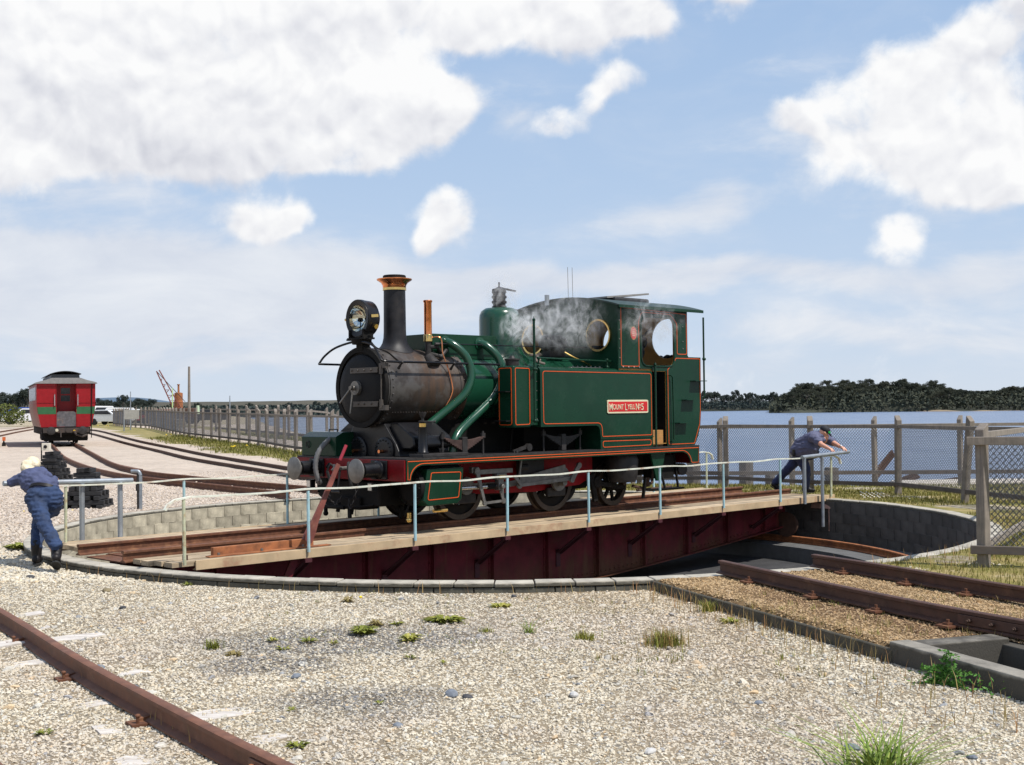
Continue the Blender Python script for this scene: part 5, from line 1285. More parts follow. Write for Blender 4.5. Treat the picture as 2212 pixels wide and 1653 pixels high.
def text(s, u, w, size, parent, m, name='lettering', ext=.003, v=1.167, bold=.006):
    c = bpy.data.curves.new(name, 'FONT'); c.body = s; c.size = size; c.extrude = ext; c.offset = bold * .05
    o = bpy.data.objects.new(name, c); COL.objects.link(o)
    dg = bpy.context.evaluated_depsgraph_get(); me = bpy.data.meshes.new_from_object(o.evaluated_get(dg)); bpy.data.objects.remove(o)
    me.materials.clear(); me.materials.append(m); me.name = name
    xs = [q.co.x for q in me.vertices]; w0, w1 = min(xs), max(xs)
    o2 = bpy.data.objects.new(name, me); link(o2, parent); o2.location = L(u, v, w); o2.rotation_euler = (PI / 2, 0, 0)
    return o2, w0, w1
uu = .998
SXT = .765
for s, size, dw, adv in (('M', .155, 0, 0), ('OUNT', .118, .012, 0), (' ', 0, 0, .03), ('L', .155, 0, 0), ('YELL', .118, .012, 0), (' ', 0, 0, .012), ('N', .155, 0, 0)):
    if s == ' ': uu += adv; continue
    o, w0, w1 = text(s, 0, 1.563 + dw, size, LO, LETTER); sx = SXT; o.scale = (sx, 1, 1); o.location.x = uu - w0 * sx; uu += (w1 - w0) * sx + .009
o, w0, w1 = text('o', 0, 1.625, .075, LO, LETTER); o.location.x = uu - w0; MB().box(L(uu, 1.164, 1.598), L(uu + .032, 1.1685, 1.608)).build('lettering', LETTER, LO, smooth=0); uu += (w1 - w0) + .012
o, w0, w1 = text('5', 0, 1.563, .155, LO, LETTER); o.location.x = uu - w0; NP_END = uu + w1 - w0
# --- cab front (spectacle plate), back, roof
def arcw(v, e=3.235, a=3.405): return e + (a - e) * (1 - (v / 1.2) ** 2)
fo = [(-1.135, .957), (1.135, .957)] + [(1.135 - 2.27 * k / 16, arcw(1.135 - 2.27 * k / 16)) for k in range(17)]
fm = lambda u0: (lambda a, b, c: (u0 + c, -a, b))
cf = plate('cab_front', fo, [circ(.735, 2.775, .245), circ(-.735, 2.775, .245)], fm(1.262), .012, BLACK, LO)
GRDK = GREEN
cf.data.materials.clear(); cf.data.materials.append(GREEN)
plate('cab_back', fo, [circ(.72, 2.775, .34), circ(-.72, 2.775, .34)], fm(3.045), .012, GREEN, LO)
plate('cab_back_lining', [(a, b - .02) for a, b in fo], [circ(.72, 2.775, .34), circ(-.72, 2.775, .34)], fm(3.03), .008, MUST, LO)
for v in (.735, -.735):
    m = MB(); m.lathe([(.232, -.03), (.262, -.035), (.268, -.01), (.268, .0), (.232, 0)], (1.262, -v, 2.775), 'x', 40, caps=False); sp_ = m.build('spectacle_window', BRASS, LO, smooth=50)
    m = MB(); m.lathe([(.0005, -.004), (.238, -.004)], (1.262, -v, 2.775), 'x', 36, caps=False); m.build('pane', GLASS, sp_)
m = MB(); R = []
for u in (1.17, 3.37):
    R.append([L(u, v, arcw(v) + .0) for v in np.linspace(-1.25, 1.25, 21)] + [L(u, v, arcw(v) + .022) for v in np.linspace(1.25, -1.25, 21)])
m.loft(R); rf = m.build('cab_roof', mat('roof_dark_green', (.010, .03, .02), .5, var=.2), LO, smooth=30)
for s in (1, -1): MB().box(L(1.17, 1.238 * s, 3.195), L(3.37, 1.252 * s, 3.24)).build('roof_gutter', GREEN, rf, smooth=0)
m = MB(); m.box(L(1.95, .5, 3.36), L(2.85, -.5, 3.46)); m.build('roof_hatch', mat('roof_hatch_dark', (.02, .02, .022), .6), rf, smooth=0, bevel=.03)
M_ = Matrix.Translation(L(2.35, .1, 3.50)) @ Matrix.Rotation(-.10, 4, 'Y')
MB().box((-.55, -.35, -.015), (.55, .35, .015), M_).build('hatch_lid', mat('grey_lid', (.22, .21, .20), .6), rf, smooth=0)
MB().cyl(L(.93, -.1, 3.30), L(.93, -.1, 3.47), .04, n=12).build('vent_pipe', GALV, LO)
for u in (1.34, 1.45): MB().cyl(L(u, 0, 3.40), L(u - .01, 0, 3.95), .004, n=5).build('aerial', STEEL, rf)
# bunker rear, back tank and interior
m = MB(); bp = [(3.06, .957), (3.23, .957), (3.33, 1.12), (3.39, 1.30), (3.415, 1.55), (3.418, 2.43), (3.06, 2.43)]
m.loft([[L(u, 1.12, w) for u, w in bp], [L(u, -1.12, w) for u, w in bp]]); m.build('coal_bunker', GREEN, LO, smooth=20)
m = MB()
for k in range(60): m.sphere(L(rng.uniform(3.1, 3.38), rng.uniform(-1.0, 1.0), 2.43 + rng.uniform(0, .05)), rng.uniform(.03, .06), 6, 4)
m.build('coal', BLACKM, LO, smooth=0, kind='stuff')
m = MB(); m.box(L(2.5, 1.10, .96), L(3.02, -1.10, 2.30)); m.box(L(1.3, .55, .96), L(1.75, -.55, 2.62)); m.box(L(1.76, 1.05, .957), L(2.48, -1.05, .975)); m.build('cab_interior_fittings', BLACKM, LO, smooth=0, bevel=.03)
MB().box(L(2.14, 1.10, .975), L(2.42, .90, 1.225)).build('tool_locker', mat('orange_wood', (.42, .20, .05), .6, var=.25, fn=wood_fn), LO, smooth=0, bevel=.004)
m = MB()
for k in range(9): m.sphere(L(2.2 + .07 * k, rng.uniform(.1, .5), 2.50 + .08 * math.sin(k * .9) + .02 * k), .15 + .02 * math.sin(k * 2), 9, 6)
m.build('tarpaulin_bundle', BLACKM, LO, smooth=60)
MB().tube([L(2.35, .35, 2.45), L(2.85, .5, 2.95)], .02, 6).build('strap', BLACKM, LO)
# green tool box on the front platform, far side
m = MB(); poly = [(-3.20, .957), (-2.72, .957), (-2.72, 1.30), (-3.06, 1.30), (-3.20, 1.23)]
m.loft([[L(u, -1.19, w) for u, w in poly], [L(u, -.36, w) for u, w in poly]]); tb = m.build('tool_box', GREEN, LO, smooth=0, bevel=.006)
MB().tube([L(-2.95, -.85, 1.30), L(-2.95, -.85, 1.335), L(-2.95, -.65, 1.335), L(-2.95, -.65, 1.30)], .009, 6).build('handle', BLACK, tb)
MB().tube([(-3.215, 1.02 + .04 * math.cos(t), 1.12 + .045 * math.sin(t)) for t in [2 * PI * k / 14 for k in range(14)]], .007, 6, loop=True).build('ring', BLACK, tb)
# oil lubricator and reverser arm on the running board
m = MB(); m.lathe([(.02, -.03), (.055, -.03), (.055, .03), (.02, .03)], L(-.68, 1.02, 1.03), 'y', 20); m.bar(L(-.68, 1.02, 1.05), L(-1.0, 1.02, .97), .03, .05); m.cyl(L(-.95, .98, .975), L(-.95, 1.06, .975), .022, n=10); m.build('reverser_arm', DGREY, LO)
m = MB(); m.box(L(-2.86, 1.16, .957), L(-2.02, .86, 1.0)); m.build('jack_beam', DGREY, LO, smooth=0, bevel=.006)
m = MB(); m.tube(spline([L(3.20, 0, .80), L(3.38, 0, .82), L(3.5, 0, .80), L(3.53, 0, .72)], 5), .03, 8); m.build('rear_coupling_hook', RUSTO, LO)
# pipes seen under the boiler between the springs
m = MB()
for k in range(5): m.tube([L(-1.35 + .02 * k, .2 - .1 * k, 1.20 + .045 * k), L(-.3, .2 - .1 * k, 1.22 + .04 * k)], .018, 6)
m.tube([L(-.55, .5, .96), L(-.5, .5, 1.3), L(-.62, .5, 1.45)], .02, 6); m.build('pipework', BLACKM, LO)
# screw jack standing on the running board
jk = thing('screw_jack', 'small black screw jack with a brass collar standing on the running board', 'jack', WP(-2.73, 1.0, 1.0), YAW)
MB().lathe([(.085, .0), (.085, .02), (.072, .03), (.058, .36), (.062, .37)], (0, 0, 0), 'z', 22).build('body', BLACK, jk, smooth=50)
MB().lathe([(.05, .37), (.052, .42), (.035, .43)], (0, 0, 0), 'z', 18).build('collar', BRASS, jk)
m = MB(); m.lathe([(.02, .42), (.02, .54)], (0, 0, 0), 'z', 12); m.lathe([(.03, .50), (.055, .56), (.057, .575), (.03, .575)], (0, 0, 0), 'z', 14); m.lathe([(.06, .435), (.062, .455)], (0, 0, 0), 'z', 14); m.tube([(-.06, 0, .45), (.22, 0, .44)], .011, 7); m.sphere((.22, 0, .44), .018, 8, 6); m.build('screw_head', DGREY, jk)
# ================================================================== FENCES
def chain_wire(p, q, z0, z1, pitch, r, name, parent, m=None, slack=0.0):
    p = Vector(p); q = Vector(q); d = q - p; Ln = d.length; d.normalize(); H = z1 - z0; nrm = Vector((-d.y, d.x, 0)); k0 = H / 1.15
    V = []; F = []
    for sgn in (1, -1):
        t = -H
        while t < Ln + H:
            a, b = (t, t + H * .9) if sgn > 0 else (t + H * .9, t)     # along at bottom, top
            # clip to 0..Ln
            f0, f1 = 0.0, 1.0; da = b - a
            if abs(da) > 1e-6:
                u0, u1 = (0 - a) / da, (Ln - a) / da
                f0, f1 = max(0, min(u0, u1)), min(1, max(u0, u1))
            if f1 - f0 > .02:
                A = p + d * (a + da * f0); B = p + d * (a + da * f1); A.z = p.z + (q.z - p.z) * ((a + da * f0) / Ln) + z0 + H * f0; B.z = p.z + (q.z - p.z) * ((a + da * f1) / Ln) + z0 + H * f1
                o = nrm * r * .8 * sgn; dd = (B - A).normalized(); s = dd.cross(nrm).normalized() * r; k = len(V)
                for c in (A, B): V += [tuple(c + o + s), tuple(c + o - s), tuple(c + o + nrm * r * 1.5 * sgn)]
                F += [(k, k + 1, k + 4, k + 3), (k + 1, k + 2, k + 5, k + 4), (k + 2, k, k + 3, k + 5)]
            t += pitch
    mb = MB(); mb.v = V; mb.f = F
    return mb.build(name, m or WIRE, parent, smooth=0, recalc=False, kind='stuff')
def fpost(x, y, z, h, w, parent, lean=(0, 0), rot=0.0, slope=.05, m=None):
    mb = MB(); R = []
    for t in (0, .33, .66, 1):
        ww = w / 2 * (1 + .03 * math.sin(t * 9 + x)); R.append([(lean[0] * t + a * ww, lean[1] * t + b * ww, -.15 + (h + .15) * t + (slope * a if t == 1 else 0)) for a, b in ((-1, -1), (1, -1), (1, 1), (-1, 1))])
    o = mb.loft(R).build('post', m or FENCEW, parent, smooth=0, bevel=.006, seg=1); o.location = (x, y, z); o.rotation_euler = (0, 0, rot); return o
def frail(p, q, w, h, parent, m=None, name='rail'):
    return MB().bar(p, q, w, h).build(name, m or RAILW, parent, smooth=0, bevel=.004, seg=1)
f1 = thing('timber_fence', 'weathered timber and chain link fence just beyond the pit, behind the man', 'fence', (0, 0, 0))
row = [(-3.3, 32.6, 0), (-1.1, 31.6, 0), (1.0, 30.3, 0), (2.9, 29.3, 0), (4.673, 28.0, 0), (6.087, 26.11, 0), (7.534, 25.014, 0), (8.02, 22.75, -.22), (8.62, 20.4, 0), (8.9, 18.2, 0)]
for i, (x, y, ln) in enumerate(row):
    z = terr(x, y)
    fpost(x, y, z, 1.50, .108, f1, lean=(ln, 0) if i != 6 else (-.06, 0), rot=.5 + .2 * i)
    if i < len(row) - 1:
        x2, y2, l2 = row[i + 1]; z2 = terr(x2, y2); ln1 = ln
        frail((x + ln1 * .85, y - .08, z + 1.33), (x2 + l2 * .85, y2 - .08, z2 + 1.33), .045, .07, f1, FENCEW)
        frail((x, y - .08, z + .20), (x2, y2 - .08, z2 + .20), .045, .075, f1)
        chain_wire((x, y, z), (x2, y2, z2), .14, 1.30, .058, .0042, 'chain_link', f1)
f2 = thing('timber_fence', 'second timber fence row at the waterside behind the nearer fence', 'fence', (0, 0, 0))
row2 = [(1.0, 31.0), (2.9, 30.9), (4.82, 29.7), (6.45, 29.5), (8.3, 29.3), (10.2, 29.1), (12.2, 29.0), (14.2, 28.8)]
for i, (x, y) in enumerate(row2):
    z = -.05; fpost(x, y, z, 1.50, .10, f2, rot=.15 * i)
    if i < len(row2) - 1:
        x2, y2 = row2[i + 1]
        frail((x, y - .09, z + 1.33), (x2, y2 - .09, z + 1.33), .045, .07, f2, FENCEW)
        frail((x, y - .09, z + .26), (x2, y2 - .09, z + .26), .045, .09, f2)
f3 = thing('timber_fence', 'nearest timber and chain link fence at the right edge with a thick corner post', 'fence', (0, 0, 0))
px_, py_ = 5.07, 13.80
pz = terr(px_, py_)
fpost(px_, py_, pz, 1.515, .105, f3, rot=math.radians(38), slope=.035)
frail((px_ - .17, py_ - .02, pz + 1.36), (8.6, 12.55, pz + 1.36), .05, .088, f3, FENCEW)
frail((px_ + .05, py_ + .10, pz + 1.42), (8.2, 20.0, pz + 1.36), .05, .07, f3, FENCEW)
frail((px_ - .15, py_ - .02, pz + .19), (8.6, 12.55, pz + .17), .05, .09, f3)
frail((px_ + .06, py_ + .10, pz + .22), (8.4, 19.6, pz + .22), .05, .08, f3, FENCEW)
chain_wire((px_ + .08, py_, pz), (8.6, 12.62, pz), .16, 1.32, .062, .0046, 'chain_link', f3)
fpost(6.98, 13.12, pz, 1.5, .15, f3); fpost(8.62, 12.6, pz, 1.5, .15, f3)
# left-hand fences running away
def resample(P, step):
    out = [P[0].copy()]; acc = 0
    for a, b in zip(P[:-1], P[1:]):
        L_ = (b - a).length; t = step - acc
        while t < L_: out.append(a + (b - a) * (t / L_)); t += step
        acc = (acc + L_) % step
    return out
f4 = thing('timber_fence', 'long grey post and chain link fence running away behind the yard tracks', 'fence', (0, 0, 0))
cp = [G(*c5(a, b)) for a, b in ((2300, 745), (1800, 690), (1435, 622), (1085, 578), (790, 537), (515, 474), (330, 462), (190, 446))]
ctrl = spline(cp, 8); pts_ = resample(ctrl, 2.2)
prev = None
for i, p in enumerate(pts_[:66]):
    z = terr(p.x, p.y); fpost(p.x, p.y, z, 1.62, .12, f4, lean=(.04 * math.sin(i * 2.3), 0), rot=.4 * i, slope=.06)
    if prev is not None:
        frail((prev.x, prev.y - .1, prev.z + 1.42), (p.x, p.y - .08, z + 1.42), .05, .07, f4, FENCEW)
        frail((prev.x, prev.y - .1, prev.z + .22), (p.x, p.y - .1, z + .22), .06, .10, f4, RAILW)
        chain_wire((prev.x, prev.y, prev.z), (p.x, p.y, z), .2, 1.42, .10 if i < 14 else .16, .0045 if i < 14 else .007, 'chain_link', f4)
    prev = Vector((p.x, p.y, z))
f5 = thing('timber_fence', 'farther grey fence row standing by the water beyond the long left fence', 'fence', (0, 0, 0))
cp = [G(*c5(a, b)) for a, b in ((2150, 600), (1875, 577), (1575, 547), (1240, 512), (1040, 497))]
prev = None
for i, p in enumerate(resample(spline(cp, 6), 3.0)[:24]):
    z = terr(p.x, p.y); z = max(z, -.1); fpost(p.x, p.y, z, 1.75, .12, f5, rot=.4 * i)
    if prev is not None:
        frail((prev.x, prev.y, prev.z + 1.5), (p.x, p.y, z + 1.5), .06, .09, f5, FENCEW); frail((prev.x, prev.y, prev.z + .25), (p.x, p.y, z + .25), .06, .12, f5, RAILW)
    prev = Vector((p.x, p.y, z))
f6 = thing('timber_fence', 'grey paling fence at the far left edge beside the bush', 'fence', (0, 0, 0))
for k in range(11):
    a = G(-60 + k * 8.2, 914 - k * .3); pz_ = terr(a.x, a.y); s = a.y / 2755 * 1.0
    MB().box((-.13, -.03, -.1), (.13, .03, 30 * a.y / 2755 + .02 * (k % 3))).build('paling', FENCEW, f6, smooth=0).location = (a.x, a.y, pz_)
# rusty wreckage and piles at the water's edge
c2 = lambda x, y: ((2100 + x / 2.1147) / 1.4222, (1150 + y / 2.1147) / 1.4222)
def atd(px, py, d):
    r = ray(px, py); t = d / r.y; return Vector((r.x * t, r.y * t, CAMZ + r.z * t))
PILE = mat('wet_timber_pile', (.13, .115, .10), .9, var=.4, fn=rail_wood_fn)
for a, b, yb, w_, lab in ((65, 575, 700, .33, 'leftmost'), (405, 570, 690, .34, ''), (562, 655, 705, .24, ''), (960, 610, 720, .34, '')):
    d = 32.2; t = atd(*c2(a, b), d)
    lb = {65: 'broad grey timber pile standing in the water behind the locomotive bunker', 405: 'grey timber pile in the water left of the man', 562: 'low dark timber pile stub just left of the man', 960: 'square grey timber pile in the water right of the push bar'}[a]
    R = []
    for q in range(3): R.append([(math.cos(2 * PI * k / 9 + .3) * w_ * (.5 + .02 * (k % 3)), math.sin(2 * PI * k / 9 + .3) * w_ * .5, (-1.6, -.4, 0)[q] + (.02 * (k % 2) if q == 2 else 0)) for k in range(9)])
    o = MB().loft(R).build('timber_pile', PILE, None, smooth=0, label=lb, cat='pile', group='old timber piles in the water'); o.location = t
for (a, b, c_, e, w_, lab) in ((1245, 665, 1358, 518, .17, 'rusty toothed steel beam standing steeply out of the water beyond the fence'), (1320, 740, 1518, 665, .20, 'short rusty beam lying slanted at the waterline beyond the fence'), (1530, 745, 1800, 700, .22, 'long low rusty beam lying on the shore near the leaning post')):
    d = 31.6; p = atd(*c2(a, b), d); q = atd(*c2(c_, e), d + .4)
    m = MB(); m.bar(p, q, w_, .06); m.bar(p + Vector((0, 0, .05)), q + Vector((0, 0, .05)), .05, w_ * .7); n_ = int((q - p).length / .09)
    for k in range(n_): c = p + (q - p) * ((k + .5) / n_); m.bar(c - Vector((0, .02, 0)), c + (q - p).cross(Vector((0, 1, 0))).normalized() * w_ * .62, .045, .05)
    tag(m.build('rusty_beam', RUSTD, None, smooth=0), lab, 'beam')
m = MB()
P = G(*c2(1780, 740))
m.loft([[(P.x - .2 + 6 * t, 30.2 + .6 * math.sin(t * 5) * .3 + w_, -.42 + h_) for w_, h_ in ((-.6, 0), (.6, 0), (.5, .36), (-.5, .34))] for t in np.linspace(0, 1, 7)])
tag(m.build('concrete_slab', mat('pale_shore_concrete', (.52, .47, .40), .9, var=.2, dirt=(.25, .22, .17)), None, smooth=0, bevel=.03), 'pale broken concrete slab on the shore seen through the right fence', 'slab')

# ================================================================== PEOPLE
def capsule(mb, p, q, r0, r1, n=14):
    p = Vector(p); q = Vector(q); d = q - p; L_ = d.length
    if L_ < 1e-5: return mb.sphere(p, r0, n, 8)
    d.normalize(); u = Vector((0, 0, 1)) if abs(d.z) < .9 else Vector((1, 0, 0)); a = d.cross(u).normalized(); b = d.cross(a); R = []
    def ring(c, r): return [tuple(c + (a * math.cos(t) + b * math.sin(t)) * r) for t in [2 * PI * i / n for i in range(n)]]
    for k in range(5): an = -PI / 2 + PI / 2 * k / 4; R.append(ring(p + d * r0 * math.sin(an), max(r0 * math.cos(an), .0008)))
    for k in range(5): an = PI / 2 * k / 4; R.append(ring(q + d * r1 * math.sin(an), max(r1 * math.cos(an), .0008)))
    return mb.loft(R)
def ell(mb, c, r, rot=None, n=18, m_=12):
    k = len(mb.v); mb.sphere((0, 0, 0), 1, n, m_, r)
    M_ = Matrix.Translation(c) @ (rot.to_4x4() if rot is not None else Matrix.Identity(4))
    for i in range(k, len(mb.v)): mb.v[i] = tuple(M_ @ Vector(mb.v[i]))
    return mb
def blob(name, mb, voxel, m, parent, smooth=4, lump=0.0, lscale=9.0):
    me = bpy.data.meshes.new('tmp'); me.from_pydata(mb.v, [], mb.f)
    bm = bmesh.new(); bm.from_mesh(me); bmesh.ops.recalc_face_normals(bm, faces=bm.faces); bm.to_mesh(me); bm.free()
    o = bpy.data.objects.new('tmp', me); COL.objects.link(o)
    r = o.modifiers.new('r', 'REMESH'); r.mode = 'VOXEL'; r.voxel_size = voxel
    s = o.modifiers.new('s', 'SMOOTH'); s.iterations = smooth; s.factor = .5
    dg = bpy.context.evaluated_depsgraph_get(); me2 = bpy.data.meshes.new_from_object(o.evaluated_get(dg)); bpy.data.objects.remove(o)
    if lump:
        ns = [v.normal.copy() for v in me2.vertices]
        for v, nn in zip(me2.vertices, ns):
            q = v.co * lscale; f = mnoise.noise(Vector((q.x, q.y, q.z * 2.4))) + .5 * mnoise.noise(q * 2.3); v.co += nn * f * lump
    me2.name = name; me2.materials.clear(); me2.materials.append(m); me2.polygons.foreach_set('use_smooth', [True] * len(me2.polygons)); me2.update()
    o = bpy.data.objects.new(name, me2); link(o, parent); return o
def hand(mb, wrist, dirv, palm_n, bar_r=.034, side=1):
    """palm with five bent fingers closing over a bar; dirv: forearm direction, palm_n: towards the bar"""
    d = Vector(dirv).normalized(); n = Vector(palm_n).normalized(); s = d.cross(n).normalized() * side; w = Vector(wrist)
    capsule(mb, w, w + d * .05, .026, .030)
    for k, off in enumerate((-.030, -.010, .010, .030)):
        L_ = (.034, .040, .037, .030)[k]; a = w + d * .035 + s * off * .8; b = w + d * .085 + s * off
        c = b + d * L_ * .45 + n * L_ * .65; e = c + n * L_ * .6 - d * L_ * .35; capsule(mb, a, b, .014, .011, 8); capsule(mb, b, c, .011, .0095, 8); capsule(mb, c, e, .0095, .0085, 8)
    t0 = w + d * .03 - s * .032; t1 = t0 + d * .025 - s * .018 + n * .03; t2 = t1 + n * .035 + d * .012; capsule(mb, t0, t1, .014, .012, 8); capsule(mb, t1, t2, .012, .010, 8)
def boot(name, ankle, toe_dir, parent, m, s=1.0, pitch=0.0, sh=.14):
    a = Vector(ankle); d = Vector((toe_dir[0], toe_dir[1], 0)).normalized(); mb = MB(); up = Vector((0, 0, 1))
    dn = (d * math.cos(pitch) - up * math.sin(pitch)); upn = (up * math.cos(pitch) + d * math.sin(pitch))
    capsule(mb, a + upn * sh, a, .062 * s, .052 * s); capsule(mb, a - upn * .035 - dn * .035, a - upn * .03 + dn * .06, .045 * s, .045 * s); capsule(mb, a - upn * .045 + dn * .05, a - upn * .05 + dn * .15, .044 * s, .034 * s)
    o = blob(name, mb, .011, m, parent, 2, .0015, 30)
    so = MB(); R = []
    sd = dn.cross(upn)
    for k in range(14):
        t = 2 * PI * k / 14; lx = .115 * math.cos(t) + .05; ly = .046 * math.sin(t) * (1 - .12 * math.cos(t)); R.append((lx, ly))
    so.loft([[tuple(a - upn * (.082 + .018 * j) + dn * x * s + sd * y * s) for x, y in R] for j in (0, 1)]); so.build('sole', RUBBER, o, smooth=0)
    return o
# ---- woman pushing at the left end (seen from behind)
W0 = thing('person', 'person with blond hair in blue work clothes pushing the bar at the left end', 'person', (0, 0, 0))
v3 = Vector
mb = MB()   # body: continuous head, neck, torso, arms, legs
wm = lambda x, z, y: v3((x * y / 15.6, y, CAMZ + (z - CAMZ) * y / 15.6))
head = wm(-5.865, 1.135, 16.22)
sL, sR = wm(-6.00, .985, 16.05), wm(-5.70, 1.0, 16.08); hipL, hipR = wm(-5.83, .70, 15.74), wm(-5.65, .715, 15.80)
eL, eR = wm(-6.13, .935, 16.08), wm(-5.62, .88, 16.30); hL, hR = v3((-6.235, 16.20, .95)), v3((-5.93, 16.50, .93))
ell(mb, head, (.074, .092, .105)); capsule(mb, head - v3((0, .05, .06)), (sL + sR) / 2 + v3((0, 0, .02)), .05, .058)
mid_ = (hipL + hipR) / 2; msh = (sL + sR) / 2; wst = wm(-5.73, .85, 15.86)
capsule(mb, msh - v3((0, .03, .05)), wst, .12, .12); capsule(mb, sL, sR, .055, .055)
capsule(mb, sL, eL, .046, .038); capsule(mb, eL, hL, .036, .027); capsule(mb, sR, eR, .046, .038); capsule(mb, eR, hR, .036, .027)
hand(mb, hL, (.1, .3, .0), (0, .3, -1)); hand(mb, hR, (-.2, .6, .0), (0, .3, -1))
kA, aA = wm(-5.715, .385, 15.42), wm(-5.585, .03, 15.12); kB, aB = wm(-5.80, .44, 15.98), wm(-5.825, .035, 15.70)
capsule(mb, hipL, kA, .08, .055); capsule(mb, kA, aA, .05, .04); capsule(mb, hipR, kB, .08, .055); capsule(mb, kB, aB, .05, .04)
ell(mb, head + v3((0, .095, -.015)), (.014, .02, .018))
blob('body', mb, .009, SKIN, W0, 3)
mb = MB()
capsule(mb, msh + v3((-.05, -.02, -.01)), msh + v3((.07, -.02, 0)), .135, .135); capsule(mb, msh - v3((0, .05, .04)), wst, .165, .14); capsule(mb, wst + v3((-.05, .05, .03)), wst + v3((.04, .05, .03)), .125, .125)
capsule(mb, sL, eL, .074, .058); capsule(mb, eL, hL - v3((.0, .03, .0)), .056, .046); capsule(mb, sR, eR, .074, .060); capsule(mb, eR, hR, .058, .046); capsule(mb, sL, sR, .068, .068)
ell(mb, msh + v3((0, .02, .05)), (.085, .055, .03))
sh_ = blob('shirt', mb, .010, SHIRTW, W0, 2, .014, 12)
mb = MB(); capsule(mb, hipL + v3((.0, .02, .04)), hipR + v3((.0, .0, .04)), .142, .150); capsule(mb, wst + v3((-.06, -.01, -.06)), wst + v3((.05, 0, -.05)), .125, .125)
capsule(mb, hipL, kA, .118, .082); capsule(mb, kA, aA + v3((-.01, 0, .14)), .082, .078); capsule(mb, hipR + v3((.02, 0, -.02)), kB, .125, .082); capsule(mb, kB, aB + v3((0, 0, .14)), .080, .074)
capsule(mb, hipR + v3((.02, -.02, .0)), wm(-5.63, .60, 15.95), .13, .10)
blob('trousers', mb, .010, DENIM, W0, 2, .016, 12)
rotb = Matrix.Rotation(math.radians(-32), 3, 'X') @ Matrix.Rotation(math.radians(4), 3, 'Y')
bl_ = MB(); c0 = wst + v3((0, -.005, -.005)); R = []
for k in range(28):
    t = 2 * PI * k / 28; R.append([tuple(c0 + rotb @ v3((math.cos(t) * r_ * 1.22, math.sin(t) * r_ * .98, z_))) for r_, z_ in ((.140, -.02), (.152, -.02), (.152, .02), (.140, .02))])
bl_.loft(R, loop=True, caps=False).build('belt', LEATHER, W0)
mb = MB(); ell(mb, head + v3((0, -.02, .025)), (.098, .102, .10)); capsule(mb, head + v3((0, -.07, 0)), head + v3((.015, -.13, -.075)), .085, .062); capsule(mb, head + v3((-.035, -.06, -.02)), head + v3((-.045, -.12, -.07)), .06, .04); capsule(mb, head + v3((.05, -.06, -.02)), head + v3((.085, -.13, -.085)), .05, .03)
capsule(mb, head + v3((-.06, -.08, .02)), head + v3((.06, -.08, .02)), .06, .06); capsule(mb, head + v3((-.05, -.10, -.06)), head + v3((.09, -.12, -.09)), .05, .045); capsule(mb, head + v3((-.05, -.14, -.02)), head + v3((.05, -.16, -.07)), .055, .05); capsule(mb, head + v3((.03, -.15, -.06)), head + v3((.10, -.17, -.10)), .04, .028)
blob('hair', mb, .007, BLOND, W0, 5, .002, 40)
MB().lathe([(.02, 0), (.042, .0), (.045, .03), (.02, .035)], (head.x - .128, head.y, head.z - .01), 'x', 18).build('ear_muff', BLACK, W0)
boot('boot', aA + v3((0, 0, .0)), (-.25, 1), W0, LEATHER, 1.15, .5, .14); boot('boot', aB + v3((0, 0, .0)), (-.1, 1), W0, LEATHER, 1.15, 0.0, .14)
# ---- man pushing at the right end (seen from the side)
M0 = thing('person', 'person in dark cap, slate shirt and navy trousers leaning on the right end bar', 'person', (0, 0, 0))
def mm(x, z, y): return v3((x * y / 25.5, y, CAMZ + (z - CAMZ) * y / 25.5))
head = mm(6.225, 1.225, 24.72)
hN, hF = mm(6.385, .875, 24.16), mm(6.625, .885, 24.40); sN, sF = mm(6.02, 1.12, 24.62), mm(6.30, 1.08, 24.95); eN, eF = mm(6.17, .975, 24.38), mm(6.45, .98, 24.68)
hp = mm(5.72, .80, 25.02); hp2 = mm(5.78, .80, 25.20); kN, aN = mm(5.86, .46, 25.0), mm(5.84, .12, 25.12); kF, aF = mm(5.49, .49, 25.28), mm(5.24, .20, 25.50)
mb = MB(); rh = Matrix.Rotation(math.radians(38), 3, 'Y')
ell(mb, head, (.092, .076, .112), rh); capsule(mb, head - v3((.05, 0, .03)), (sN + sF) / 2 + v3((-.02, 0, .0)), .06, .07)
fd = (rh @ v3((1, 0, 0))); ell(mb, head + fd * .098 + v3((0, -.01, -.02)), (.022, .014, .016)); ell(mb, head + v3((-.005, -.078, -.015)), (.018, .01, .026)); ell(mb, head + fd * .07 + v3((-.01, 0, -.075)), (.04, .045, .035))
capsule(mb, (sN + sF) / 2, hp, .13, .13); capsule(mb, sN, eN, .056, .048); capsule(mb, eN, hN - v3((.06, -.02, -.02)), .047, .031); capsule(mb, sF, eF, .056, .048); capsule(mb, eF, hF - v3((.05, -.03, -.03)), .047, .031); capsule(mb, sN, sF, .06, .06)
hand(mb, hN - v3((.06, -.02, -.02)), (.62, -.25, -.28), (.2, -.1, -1)); hand(mb, hF - v3((.05, -.03, -.03)), (.55, -.3, -.30), (.2, -.1, -1))
capsule(mb, hp, kN, .08, .055); capsule(mb, kN, aN, .05, .04); capsule(mb, hp2, kF, .08, .055); capsule(mb, kF, aF, .05, .04)
blob('body', mb, .009, SKIN, M0, 3)
mb = MB(); ms_ = (sN + sF) / 2
